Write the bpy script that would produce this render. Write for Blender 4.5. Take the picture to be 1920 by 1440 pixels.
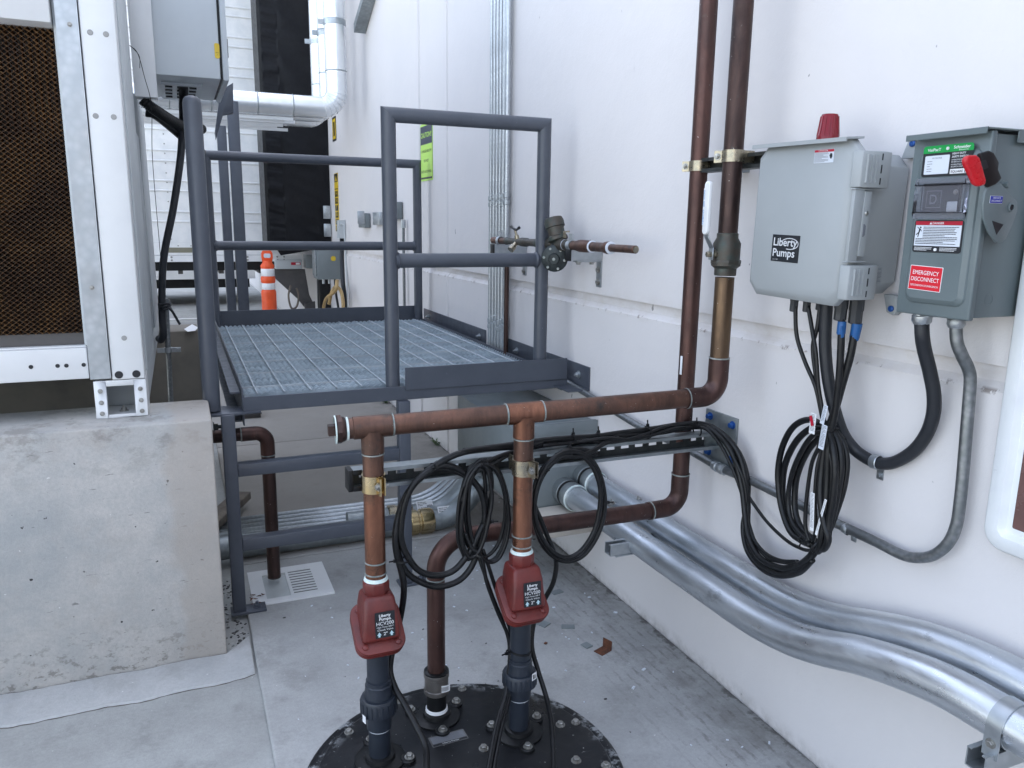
import bpy, bmesh, math, random
from math import sin, cos, pi, radians, sqrt
from mathutils import Vector, Matrix, noise
random.seed(7)
for o in list(bpy.data.objects): bpy.data.objects.remove(o)
scene = bpy.context.scene
COL = scene.collection

# ------------------------------------------------------------ camera
cd = bpy.data.cameras.new('camera'); cam = bpy.data.objects.new('camera', cd); COL.objects.link(cam)
cd.sensor_width = 36; cd.lens = 27.366; cd.clip_start = .05; cd.clip_end = 500
yaw, pit, rol = 0.4035, 0.20306, 0.01393
fw = Vector((sin(yaw)*cos(pit), cos(yaw)*cos(pit), -sin(pit)))
rr = Vector((cos(yaw), -sin(yaw), 0)); uu = rr.cross(fw)
rt = cos(rol)*rr + sin(rol)*uu; up = -sin(rol)*rr + cos(rol)*uu
cam.matrix_world = Matrix(((rt.x, up.x, -fw.x, -1.583), (rt.y, up.y, -fw.y, 0), (rt.z, up.z, -fw.z, 1.5), (0, 0, 0, 1)))
scene.camera = cam

# ------------------------------------------------------------ sky, sun, exposure
SUN_EL, SUN_AZ = radians(60), radians(74)      # azimuth clockwise from +Y; the sun stands behind the tall wall
world = bpy.data.worlds.new('World'); scene.world = world; world.use_nodes = True
wn = world.node_tree.nodes; wl = world.node_tree.links
bg = wn['Background']; bg.inputs[1].default_value = .15
sky = wn.new('ShaderNodeTexSky'); sky.sky_type = 'NISHITA'; sky.sun_disc = False
sky.sun_elevation = SUN_EL; sky.sun_rotation = SUN_AZ; sky.dust_density = 2.0; sky.air_density = 1.0; sky.ozone_density = 1.2
hs = wn.new('ShaderNodeHueSaturation'); hs.inputs['Saturation'].default_value = .60       # a thin milky veil over the blue
wl.new(sky.outputs[0], hs.inputs['Color']); wl.new(hs.outputs[0], bg.inputs[0])
sd = bpy.data.lights.new('sun', 'SUN'); sd.energy = 4.0; sd.angle = radians(.5); sd.color = (1, .95, .88)
sun = bpy.data.objects.new('sun', sd); COL.objects.link(sun)
sdir = Vector((sin(SUN_AZ)*cos(SUN_EL), cos(SUN_AZ)*cos(SUN_EL), sin(SUN_EL)))
sun.rotation_euler = sdir.to_track_quat('Z', 'Y').to_euler()
sun.location = (0, 0, 30)
scene.view_settings.view_transform = 'Standard'; scene.view_settings.look = 'None'
scene.view_settings.exposure = 2.2; scene.view_settings.gamma = 1
scene.render.engine = 'CYCLES'; scene.cycles.max_bounces = 8; scene.cycles.diffuse_bounces = 5

# ------------------------------------------------------------ materials
def rgb(*c): return (c[0], c[1], c[2], 1)
class NT:
    def __init__(s, name):
        s.m = bpy.data.materials.new(name); s.m.use_nodes = True
        s.t = s.m.node_tree; s.n = s.t.nodes; s.b = s.n['Principled BSDF']
        s.tc = s.n.new('ShaderNodeTexCoord')
    def lk(s, a, b): s.t.links.new(a, b)
    def noise(s, scale, detail=5, rough=.55, stretch=None, dist=0, src='Object', off=0):
        mp = s.n.new('ShaderNodeMapping'); s.lk(s.tc.outputs[src], mp.inputs[0])
        if stretch: mp.inputs['Scale'].default_value = stretch
        mp.inputs['Location'].default_value = (off, off*.7, off*1.3)
        nz = s.n.new('ShaderNodeTexNoise'); nz.inputs['Scale'].default_value = scale
        nz.inputs['Detail'].default_value = detail; nz.inputs['Roughness'].default_value = rough
        nz.inputs['Distortion'].default_value = dist
        s.lk(mp.outputs[0], nz.inputs['Vector']); return nz.outputs[0]
    def vor(s, scale, stretch=None, feature='F1'):
        mp = s.n.new('ShaderNodeMapping'); s.lk(s.tc.outputs['Object'], mp.inputs[0])
        if stretch: mp.inputs['Scale'].default_value = stretch
        v = s.n.new('ShaderNodeTexVoronoi'); v.inputs['Scale'].default_value = scale; v.feature = feature
        s.lk(mp.outputs[0], v.inputs['Vector']); return v
    def ramp(s, a, lo, hi, c0=0., c1=1.):
        r = s.n.new('ShaderNodeMapRange'); r.inputs[1].default_value = lo; r.inputs[2].default_value = hi
        r.inputs[3].default_value = c0; r.inputs[4].default_value = c1; r.clamp = True
        s.lk(a, r.inputs[0]); return r.outputs[0]
    def math(s, op, a, b):
        m = s.n.new('ShaderNodeMath'); m.operation = op
        for i, x in enumerate((a, b)):
            if isinstance(x, (int, float)): m.inputs[i].default_value = x
            else: s.lk(x, m.inputs[i])
        return m.outputs[0]
    def mix(s, f, a, b):
        m = s.n.new('ShaderNodeMix'); m.data_type = 'RGBA'
        if isinstance(f, (int, float)): m.inputs[0].default_value = f
        else: s.lk(f, m.inputs[0])
        for i, x in ((6, a), (7, b)):
            if isinstance(x, tuple): m.inputs[i].default_value = rgb(*x)
            else: s.lk(x, m.inputs[i])
        return m.outputs[2]
    def bump(s, h, strength, dist=.002):
        b = s.n.new('ShaderNodeBump'); b.inputs['Strength'].default_value = strength; b.inputs['Distance'].default_value = dist
        s.lk(h, b.inputs['Height']); s.lk(b.outputs[0], s.b.inputs['Normal'])
    def sep(s, src='Object'):
        x = s.n.new('ShaderNodeSeparateXYZ'); s.lk(s.tc.outputs[src], x.inputs[0]); return x.outputs

def mat(name, c, c2=None, rough=.5, metal=0., scale=9, lohi=(.4, .62), bump=0, bscale=60, stretch=None, speck=None, rvar=.08, spec=.5, bdist=.002, coat=0):
    t = NT(name); f = t.noise(scale, 6, .6, stretch)
    col = t.mix(t.ramp(f, *lohi), c, c2 or tuple(x*.86 for x in c))
    if speck:                                   # (colour, scale, threshold): paint spatter, dust flecks
        for k, (sc, ss, th) in enumerate(speck if isinstance(speck, list) else [speck]):
            sp = t.ramp(t.noise(ss, 2, .5, off=3+k), th, th+.015)
            col = t.mix(sp, col, sc)
    t.lk(col, t.b.inputs['Base Color'])
    t.lk(t.ramp(t.noise(scale*2.3, 4, .6, stretch, off=5), .3, .7, max(rough-rvar, .03), min(rough+rvar, 1)), t.b.inputs['Roughness'])
    t.b.inputs['Metallic'].default_value = metal; t.b.inputs['Specular IOR Level'].default_value = spec
    if coat: t.b.inputs['Coat Weight'].default_value = coat; t.b.inputs['Coat Roughness'].default_value = .15
    if bump: t.bump(t.noise(bscale, 4, .6, stretch), bump, bdist)
    return t.m

W_ = (.8, .8, .78)
M = {}
M['steel'] = mat('painted_steel', (.070, .079, .098), (.058, .066, .083), rough=.40, scale=11, bump=.18, bscale=120, lohi=(.35, .7), speck=[((.2, .22, .26), 150, .775), ((.13, .07, .045), 60, .80)])
M['white_metal'] = mat('white_metal', (.70, .71, .71), (.62, .63, .635), rough=.38, scale=3, lohi=(.45, .75), speck=((.3, .3, .3), 60, .815))
M['offwhite'] = mat('offwhite_metal', (.50, .53, .54), (.45, .48, .49), rough=.4, scale=3, lohi=(.45, .75))
M['cabinet'] = mat('cabinet_paint', (.55, .59, .61), (.48, .52, .54), rough=.42, scale=2.5, lohi=(.45, .75))
M['dark_panel'] = mat('brown_grey_panel', (.085, .08, .078), (.07, .066, .065), rough=.5)
def galv(name, c, c2, rough=.36, sc=42):
    t = NT(name); v = t.vor(sc); col = t.mix(t.ramp(v.outputs['Distance'], .1, .75), c, c2)
    col = t.mix(t.ramp(t.noise(5, 5), .40, .75), col, tuple(x*.84 for x in c2))
    t.lk(col, t.b.inputs['Base Color']); t.b.inputs['Metallic'].default_value = .85
    t.lk(t.ramp(t.noise(16, 5), .3, .7, rough-.08, rough+.14), t.b.inputs['Roughness'])
    t.bump(t.noise(90, 3), .08, .001); return t.m
M['galv'] = galv('galvanised_steel', (.52, .55, .57), (.42, .45, .47))
M['galv_dull'] = galv('dull_galvanised_steel', (.40, .43, .44), (.30, .33, .34), .46)
M['conduit'] = galv('zinc_conduit', (.30, .31, .32), (.20, .215, .22), .42, 80)
M['bank'] = galv('bright_zinc_conduit', (.60, .63, .65), (.48, .51, .53), .34, 80)
M['strut_dark'] = mat('stained_shaded_strut', (.06, .065, .065), (.035, .038, .038), rough=.45, metal=.5, scale=20)  # oily dull metal; the slotted arm's inner shade is also in this colour
t = NT('big_galvanised_conduit'); v = t.noise(7, 6, .6, (1, .25, 1)); col = t.mix(t.ramp(v, .35, .68), (.72, .75, .78), (.38, .42, .46)); col = t.mix(t.ramp(t.noise(9, 8, .75, (1, .5, 1), off=4), .60, .64, 0, .35), col, (.22, .24, .26))
col = t.mix(t.ramp(t.noise(260, 2), .70, .73), col, (.95, .95, .95)); t.lk(col, t.b.inputs['Base Color'])
t.b.inputs['Metallic'].default_value = .9; t.lk(t.ramp(t.noise(14, 6, .7, (1, .3, 1)), .3, .7, .22, .55), t.b.inputs['Roughness']); t.bump(t.math('ADD', t.noise(14, 4, .5, (1, .4, 1)), t.math('MULTIPLY', t.noise(160, 3), .15)), .35, .004)
M['duct'] = t.m
M['silver'] = mat('aluminium_jacket', (.80, .82, .83), (.70, .73, .75), rough=.24, metal=.7, scale=2.2, lohi=(.3, .7), rvar=.03)
M['bolt'] = mat('bolt_metal', (.42, .42, .40), (.26, .25, .23), rough=.38, metal=.85, scale=80)
def copper(name, c, c2, c3, rough=.42, metal=.75, patch=.62):
    t = NT(name); col = t.mix(t.ramp(t.noise(9, 8, .7, (1, 1, .28), .8), .38, .62), c, c2); col = t.mix(t.ramp(t.noise(38, 6, .7, (1, 1, .12), off=14), .45, .75, 0, .55), col, tuple(x*.55 for x in c2))
    col = t.mix(t.ramp(t.noise(16, 6, .7, off=9), patch, patch+.12), col, c3)
    sp = t.ramp(t.noise(210, 2, .5, off=2), .755, .775); col = t.mix(sp, col, (.62, .6, .58))
    t.lk(col, t.b.inputs['Base Color']); t.b.inputs['Metallic'].default_value = metal
    t.lk(t.ramp(t.noise(20, 5, .6, off=4), .3, .7, rough-.1, rough+.16), t.b.inputs['Roughness']); t.bump(t.noise(70, 4), .1, .001); return t.m
M['cop_dark'] = copper('aged_dark_copper', (.088, .053, .045), (.046, .031, .029), (.070, .064, .060))
M['cop_red'] = copper('aged_red_copper', (.110, .058, .049), (.068, .042, .038), (.10, .072, .062))
M['cop_mid'] = copper('brown_copper', (.170, .088, .062), (.095, .058, .046), (.060, .050, .045), patch=.55)
M['cop_bright'] = copper('bright_copper', (.28, .130, .082), (.17, .080, .054), (.095, .062, .047), .33, .85, .56)
M['cop_gold'] = copper('golden_copper', (.17, .112, .068), (.10, .066, .044), (.07, .052, .042), .38, .8)
M['solder'] = mat('solder_ring', (.36, .37, .35), (.20, .24, .23), rough=.5, metal=.5, scale=60)
M['flux'] = mat('pale_flux', (.55, .68, .66), (.75, .78, .74), rough=.7, scale=60)
M['bronze'] = mat('green_bronze', (.075, .064, .052), (.058, .078, .070), rough=.5, metal=.5, scale=30, lohi=(.45, .7), bump=.3, bscale=120)
M['dark_iron'] = mat('dark_iron', (.045, .055, .055), (.03, .035, .036), rough=.5, metal=.4, scale=40, bump=.3, bscale=150)
M['black'] = mat('black_rubber', (.0045, .0048, .0056), (.008, .0085, .0095), rough=.40, scale=40, speck=((.16, .16, .16), 150, .80), bump=.1, spec=.35)
M['blackp'] = mat('black_plastic', (.006, .0065, .0075), (.009, .0095, .010), rough=.42, spec=.35)
M['gland'] = mat('gland_plastic', (.035, .037, .04), (.028, .03, .032), rough=.5)
M['flex'] = mat('flex_conduit', (.022, .024, .029), (.016, .018, .022), rough=.45, scale=10, spec=.4)
M['pvc'] = mat('dark_pvc', (.019, .025, .037), (.014, .019, .028), rough=.42, scale=12, speck=((.25, .28, .3), 90, .80))
M['valve_red'] = mat('valve_red', (.150, .023, .019), (.095, .016, .014), rough=.42, scale=14, lohi=(.38, .66), speck=[((.42, .33, .31), 90, .775), ((.30, .16, .13), 26, .76)], bump=.35, bscale=110)
M['brass'] = mat('yellow_zinc', (.58, .45, .24), (.42, .36, .26), rough=.22, metal=1, scale=14, lohi=(.4, .7))
M['brass2'] = mat('zinc_clamp', (.42, .36, .26), (.28, .26, .21), rough=.3, metal=.95, scale=30)
M['enclosure'] = mat('grey_enclosure', (.345, .365, .37), (.32, .34, .345), rough=.45, scale=3, bump=.06, bscale=400, speck=((.6, .6, .6), 60, .83))
M['switch'] = mat('switch_paint', (.125, .155, .16), (.112, .14, .146), rough=.36, scale=5, bump=.1, bscale=220)
M['greybox'] = mat('junction_box_paint', (.20, .225, .23), (.17, .195, .20), rough=.38, scale=4)
M['red'] = mat('red_plastic', (.62, .012, .02), (.5, .01, .018), rough=.3)
M['orange'] = mat('orange_plastic', (.85, .10, .02), (.75, .085, .02), rough=.42)
M['white'] = mat('white_paint', (.8, .8, .79), (.72, .73, .73), rough=.5)
M['reflect'] = mat('reflective_band', (.82, .82, .82), (.74, .74, .75), rough=.35)
M['wood'] = mat('weathered_wood', (.20, .17, .135), (.11, .09, .075), rough=.8, scale=14, stretch=(1, 1, .12), lohi=(.35, .65), bump=.4)
M['plate'] = mat('name_plate', (.20, .20, .20), (.14, .14, .14), rough=.35, metal=.6)
M['rust'] = mat('rusty_steel', (.13, .045, .02), (.07, .028, .016), rough=.8, scale=40, bump=.4)
M['tan'] = mat('tan_cover', (.50, .46, .40), (.46, .42, .37), rough=.6)
M['blue_tape'] = mat('blue_tape', (.01, .10, .30), (.012, .08, .24), rough=.45)
M['blue_cap'] = mat('blue_anchor', (.02, .09, .32), rough=.4, metal=.4)
M['gray_pvc'] = mat('light_pipe', (.5, .53, .53), rough=.4)
M['yellow'] = mat('hose_tan', (.42, .28, .11), (.33, .22, .09), rough=.45)
M['leaf'] = mat('weed_leaf', (.07, .13, .03), (.05, .09, .03), rough=.6)
# flat label inks (printed labels are themselves flat)
def ink(n, c, r=.4): M[n] = mat('label_'+n, c, c, rough=r, rvar=.02)
ink('k', (.012, .014, .018)); ink('w', (.78, .79, .8)); ink('lw', (.62, .66, .72)); ink('ir', (.62, .01, .025)); ink('dr', (.42, .008, .03)); ink('gr', (.0, .30, .055))
ink('lime', (.50, .80, .13)); ink('yl', (.72, .50, .03)); ink('bl', (.02, .03, .30)); ink('gy', (.16, .17, .19)); ink('ag', (.45, .62, .68)); ink('sb', (.05, .25, .55)); ink('navy', (.03, .04, .07)); ink('sil', (.62, .63, .64))

# ------------------------------------------------------------ mesh building
def V(*a): return Vector(a if len(a) > 1 else a[0])
class MB:
    def __init__(s): s.v = []; s.f = []; s.mi = []; s.mats = []; s.cur = 0; s.pc = []
    def piece(s): s.pc.append((len(s.v), len(s.f))); return s
    def use(s, m):
        if m not in s.mats: s.mats.append(m)
        s.cur = s.mats.index(m); return s
    def add(s, vs, fs):
        o = len(s.v); s.v += [Vector(p) for p in vs]
        for f in fs: s.f.append([o+i for i in f]); s.mi.append(s.cur)
        return s
    def box(s, a, b):
        x0, y0, z0 = [min(p, q) for p, q in zip(a, b)]; x1, y1, z1 = [max(p, q) for p, q in zip(a, b)]
        return s.add([(x0,y0,z0),(x1,y0,z0),(x1,y1,z0),(x0,y1,z0),(x0,y0,z1),(x1,y0,z1),(x1,y1,z1),(x0,y1,z1)],
                     [(0,3,2,1),(4,5,6,7),(0,1,5,4),(1,2,6,5),(2,3,7,6),(3,0,4,7)])
    def obox(s, c, ax, ay, az):                  # centre and three half vectors
        c, ax, ay, az = V(c), V(ax), V(ay), V(az)
        vs = [c+i*ax+j*ay+k*az for k in (-1, 1) for i, j in ((-1,-1),(1,-1),(1,1),(-1,1))]
        return s.add(vs, [(0,3,2,1),(4,5,6,7),(0,1,5,4),(1,2,6,5),(2,3,7,6),(3,0,4,7)])
    def beam(s, p, q, w, h, upv=(0, 0, 1)):      # rectangular bar from p to q
        p, q = V(p), V(q); d = (q-p).normalized(); u = V(upv); sdv = d.cross(u).normalized(); u = sdv.cross(d).normalized()
        return s.obox((p+q)/2, (q-p)/2, sdv*w/2, u*h/2)
    def tube(s, pts, r, n=14, cap=True, closed=False):
        pts = [V(p) for p in pts]; N = len(pts); rs = r if isinstance(r, (list, tuple)) else [r]*N
        T = []
        for i in range(N):
            a = pts[(i-1) % N] if closed else pts[max(i-1, 0)]; b = pts[(i+1) % N] if closed else pts[min(i+1, N-1)]
            T.append((b-a).normalized() if (b-a).length > 1e-9 else Vector((0, 0, 1)))
        u = T[0].orthogonal().normalized(); vs = []
        for i in range(N):
            if i:
                ax = T[i-1].cross(T[i])
                if ax.length > 1e-8: u = Matrix.Rotation(T[i-1].angle(T[i]), 3, ax.normalized()) @ u
            u = (u - T[i]*u.dot(T[i])).normalized(); w = T[i].cross(u)
            vs += [pts[i] + rs[i]*(cos(2*pi*k/n)*u + sin(2*pi*k/n)*w) for k in range(n)]
        fs = []
        for i in range(N if closed else N-1):
            j = (i+1) % N
            for k in range(n): fs.append((i*n+k, i*n+(k+1) % n, j*n+(k+1) % n, j*n+k))
        if cap and not closed: fs += [tuple(reversed(range(n))), tuple((N-1)*n+k for k in range(n))]
        return s.add(vs, fs)
    def lathe(s, base, axis, prof, n=24, ref=None, cap=True):     # prof: (radius, height)
        base, a = V(base), V(axis).normalized(); u = (V(ref) if ref else a.orthogonal()); u = (u-a*u.dot(a)).normalized(); w = a.cross(u)
        vs = []; fs = []
        for r, h in prof: vs += [base+a*h+r*(cos(2*pi*k/n)*u+sin(2*pi*k/n)*w) for k in range(n)]
        for i in range(len(prof)-1):
            for k in range(n): fs.append((i*n+k, i*n+(k+1) % n, (i+1)*n+(k+1) % n, (i+1)*n+k))
        if cap: fs += [tuple(reversed(range(n))), tuple((len(prof)-1)*n+k for k in range(n))]
        return s.add(vs, fs)
    def ext(s, poly, o, u, v, w):                # polygon in the (u, v) frame, extruded along w
        o, u, v, w = V(o), V(u), V(v), V(w); P = [o+a*u+b*v for a, b in poly]; n = len(P)
        if u.cross(v).dot(w) < 0: P = P[::-1]
        return s.add(P+[p+w for p in P], [tuple(reversed(range(n))), tuple(range(n, 2*n))] + [(i, (i+1) % n, n+(i+1) % n, n+i) for i in range(n)])
    def hexb(s, c, axis, r=.008, h=.006, washer=True, stud=False):
        s.piece(); c, a = V(c), V(axis).normalized()
        if washer: s.lathe(c, a, [(r*1.45, 0), (r*1.45, r*.22)], 16); c = c+a*r*.22
        s.lathe(c, a, [(r, 0), (r, h*.85), (r*.86, h)], 6)
        if stud: s.lathe(c+a*h, a, [(r*.5, 0), (r*.5, h*.9)], 8)
        return s
    def build(s, name, m=None, parent=None, bevel=0, seg=2, smooth=True, angle=38):
        org = V(parent['_o']) if parent is not None else None
        me = bpy.data.meshes.new(name)
        if org is None:
            xs = [v.x for v in s.v]; ys = [v.y for v in s.v]; zs = [v.z for v in s.v]
            org = Vector(((min(xs)+max(xs))/2, (min(ys)+max(ys))/2, min(zs)))
            loc = org
        else: loc = Vector((0, 0, 0))
        me.from_pydata([v-org for v in s.v], [], s.f)
        ms = s.mats or [m]
        if s.mats and m and m not in ms: pass
        for x in ms: me.materials.append(M[x] if isinstance(x, str) else x)
        me.polygons.foreach_set('material_index', s.mi)
        if bevel:
            bm = bmesh.new(); bm.from_mesh(me); bmesh.ops.remove_doubles(bm, verts=bm.verts, dist=1e-6)
            es = [e for e in bm.edges if len(e.link_faces) == 2 and e.calc_face_angle(0) > radians(30)]
            bmesh.ops.bevel(bm, geom=es, offset=bevel, offset_type='OFFSET', segments=seg, profile=.5, affect='EDGES', clamp_overlap=True)
            bm.to_mesh(me); bm.free()
        if smooth:
            me.polygons.foreach_set('use_smooth', [True]*len(me.polygons)); me.set_sharp_from_angle(angle=radians(angle))
        me.update()
        o = bpy.data.objects.new(name, me); COL.objects.link(o); o.location = loc
        if parent is not None: o.parent = parent
        o['_o'] = tuple(org); return o

def each(mb, name, m=None, parent=None, **kw):     # every marked piece becomes an object of its own
    P = mb.pc+[(len(mb.v), len(mb.f))]; out = []
    for (v0, f0), (v1, f1) in zip(P, P[1:]):
        q = MB(); q.v = mb.v[v0:v1]; q.f = [[i-v0 for i in f] for f in mb.f[f0:f1]]; q.mi = mb.mi[f0:f1]; q.mats = mb.mats
        out.append(q.build(name, m, parent, **kw))
    return out
def thing(name, label, cat, loc, group=None):
    o = bpy.data.objects.new(name, None); COL.objects.link(o); o.location = loc; o.empty_display_size = .1
    o['_o'] = tuple(loc); tag(o, label, cat, group); return o
def tag(o, label=None, cat=None, group=None, kind=None):
    if label: o['label'] = label
    if cat: o['category'] = cat
    if group: o['group'] = group
    if kind: o['kind'] = kind
    return o
def clone(root, d, label=None, rotz=0, group=None):
    r = root.copy(); COL.objects.link(r); r.location = root.location + V(d)
    if rotz: r.rotation_euler.z = rotz
    if label: r['label'] = label
    if group: r['group'] = group
    for ch in list(root.children):
        c = ch.copy(); COL.objects.link(c); c.parent = r
        for g in list(ch.children): e = g.copy(); COL.objects.link(e); e.parent = c
    return r
def fil(pts, R, n=10):                            # polyline with rounded corners
    pts = [V(p) for p in pts]; out = [pts[0]]; Rs = R if isinstance(R, (list, tuple)) else [R]*(len(pts)-2)
    for i in range(1, len(pts)-1):
        a = (pts[i-1]-pts[i]); b = (pts[i+1]-pts[i]); ang = a.angle(b)
        if ang > 3.1: out.append(pts[i]); continue
        d = min(Rs[i-1]/math.tan(ang/2), a.length*.49, b.length*.49); rad = d*math.tan(ang/2)
        a.normalize(); b.normalize(); c = pts[i]+(a+b).normalized()*rad/sin(ang/2)
        p0 = pts[i]+a*d-c; p1 = pts[i]+b*d-c; tot = p0.angle(p1); axr = p0.cross(p1).normalized()
        for k in range(n+1): out.append(c+Matrix.Rotation(tot*k/n, 3, axr) @ p0)
    return out+[pts[-1]]
def cr(pts, n=8, closed=False):                   # Catmull-Rom
    P = [V(p) for p in pts]; N = len(P); out = []
    g = (lambda i: P[i % N]) if closed else (lambda i: P[0]*2-P[1] if i < 0 else (P[-1]*2-P[-2] if i >= N else P[i]))
    for i in range(N if closed else N-1):
        a, b, c, d = g(i-1), g(i), g(i+1), g(i+2)
        for k in range(n):
            t = k/n; out.append(.5*((2*b)+(c-a)*t+(2*a-5*b+4*c-d)*t*t+(3*b-a-3*c+d)*t**3))
    if not closed: out.append(P[-1])
    return out
def ring(mb, c, axis, r, t=.002, h=.006, n=28):
    c, a = V(c), V(axis).normalized(); return mb.lathe(c-a*h/2, a, [(r-.001, 0), (r+t, h*.2), (r+t, h*.8), (r-.001, h)], n, cap=False)
def rrect(w, h, r, n=5):                          # rounded rectangle polygon from (0,0) to (w,h)
    P = []
    for cx, cy, a0 in ((w-r, r, -pi/2), (w-r, h-r, 0), (r, h-r, pi/2), (r, r, pi)):
        P += [(cx+r*cos(a0+pi/2*k/n), cy+r*sin(a0+pi/2*k/n)) for k in range(n+1)]
    return P
def circ(r, n=20, cx=0, cy=0, a0=0, a1=2*pi): return [(cx+r*cos(a0+(a1-a0)*k/n), cy+r*sin(a0+(a1-a0)*k/n)) for k in range(n if a1-a0 > 6.28 else n+1)]
_tc = {}
def glyphs(s, bold=0.):
    k = (s, bold)
    if k not in _tc:
        cu = bpy.data.curves.new('txt', 'FONT'); cu.body = s; cu.offset = bold; cu.resolution_u = 3
        ob = bpy.data.objects.new('txt', cu); COL.objects.link(ob); dg = bpy.context.evaluated_depsgraph_get()
        me = bpy.data.meshes.new_from_object(ob.evaluated_get(dg))
        vs = [tuple(v.co[:2]) for v in me.vertices]; fs = [tuple(p.vertices) for p in me.polygons]
        bpy.data.objects.remove(ob); bpy.data.curves.remove(cu); bpy.data.meshes.remove(me)
        x0 = min(v[0] for v in vs); x1 = max(v[0] for v in vs); y0 = min(v[1] for v in vs); y1 = max(v[1] for v in vs)
        _tc[k] = (vs, fs, x0, x1, y0, y1)
    return _tc[k]
class Label:                                      # a printed label: thin layers on a plane, in metres from its lower-left corner
    def __init__(s, o, u, v, w, h, base='w', r=.002, t=.0006, bend=None):
        s.o, s.u, s.v = V(o), V(u).normalized(), V(v).normalized(); s.nrm = s.u.cross(s.v).normalized(); s.mb = MB(); s.w, s.h = w, h; s.z = t; s.bend = bend
        s.poly(rrect(w, h, r), base, 0, t)
    def P(s, a, b, z):
        if s.bend:                                # label wrapped round a pipe of radius bend, a measured from mid width
            th = (a-s.w/2)/s.bend; return s.o+s.u*(s.w/2+(s.bend+z)*sin(th))+s.v*b+s.nrm*((s.bend+z)*cos(th)-s.bend)
        return s.o+s.u*a+s.v*b+s.nrm*z
    def poly(s, pl, m, z0, z1=None):
        s.mb.use(m); z1 = z1 or z0+.00025
        if s.bend:
            xs = [p[0] for p in pl]; x0, x1 = min(xs), max(xs); ys = [p[1] for p in pl]; y0, y1 = min(ys), max(ys); k = max(2, int((x1-x0)/.002))
            for i in range(k):
                a, b = x0+(x1-x0)*i/k, x0+(x1-x0)*(i+1)/k; s.mb.add([s.P(a, y0, z1), s.P(b, y0, z1), s.P(b, y1, z1), s.P(a, y1, z1)], [(0, 1, 2, 3)])
            return s
        n = len(pl); s.mb.add([s.P(a, b, z0) for a, b in pl]+[s.P(a, b, z1) for a, b in pl], [tuple(range(n, 2*n))]+[(i, (i+1) % n, n+(i+1) % n, n+i) for i in range(n)]); return s
    def rect(s, a, b, w, h, m, lv=1, r=0): return s.poly([(x+a, y+b) for x, y in (rrect(w, h, r) if r else [(0, 0), (w, 0), (w, h), (0, h)])], m, s.z+.0003*(lv-1), s.z+.0003*lv)
    def txt(s, t, a, b, h, w=None, m='k', lv=2, bold=.0, slant=0, al='l'):
        vs, fs, x0, x1, y0, y1 = glyphs(t, bold); k = h/.7; W = (x1-x0)*k; kx = k if w is None else k*w/W; W = (x1-x0)*kx
        a -= {'l': 0, 'c': W/2, 'r': W}[al]; s.mb.use(m)
        s.mb.add([s.P(a+(x-x0)*kx+slant*y*k, b+y*k, s.z+.0003*lv) for x, y in vs], fs); return s
    def lines(s, a, b, w, n, dy, h, m='k', lv=2, seed=1):     # fine print too small to read
        rnd = random.Random(seed)
        for i in range(n):
            x = a; end = a+w*(rnd.uniform(.5, 1) if i % 3 == 2 else rnd.uniform(.9, 1))
            while x < end:
                L = min(rnd.uniform(1.2, 4.5)*h, end-x); s.rect(x, b-i*dy, max(L, h*.3), h, m, lv); x += L+h*.55
        return s
    def build(s, parent, name='label', lab=None):
        o = s.mb.build(name, None, parent, smooth=False)
        if lab: o['label'] = lab
        return o

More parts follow.
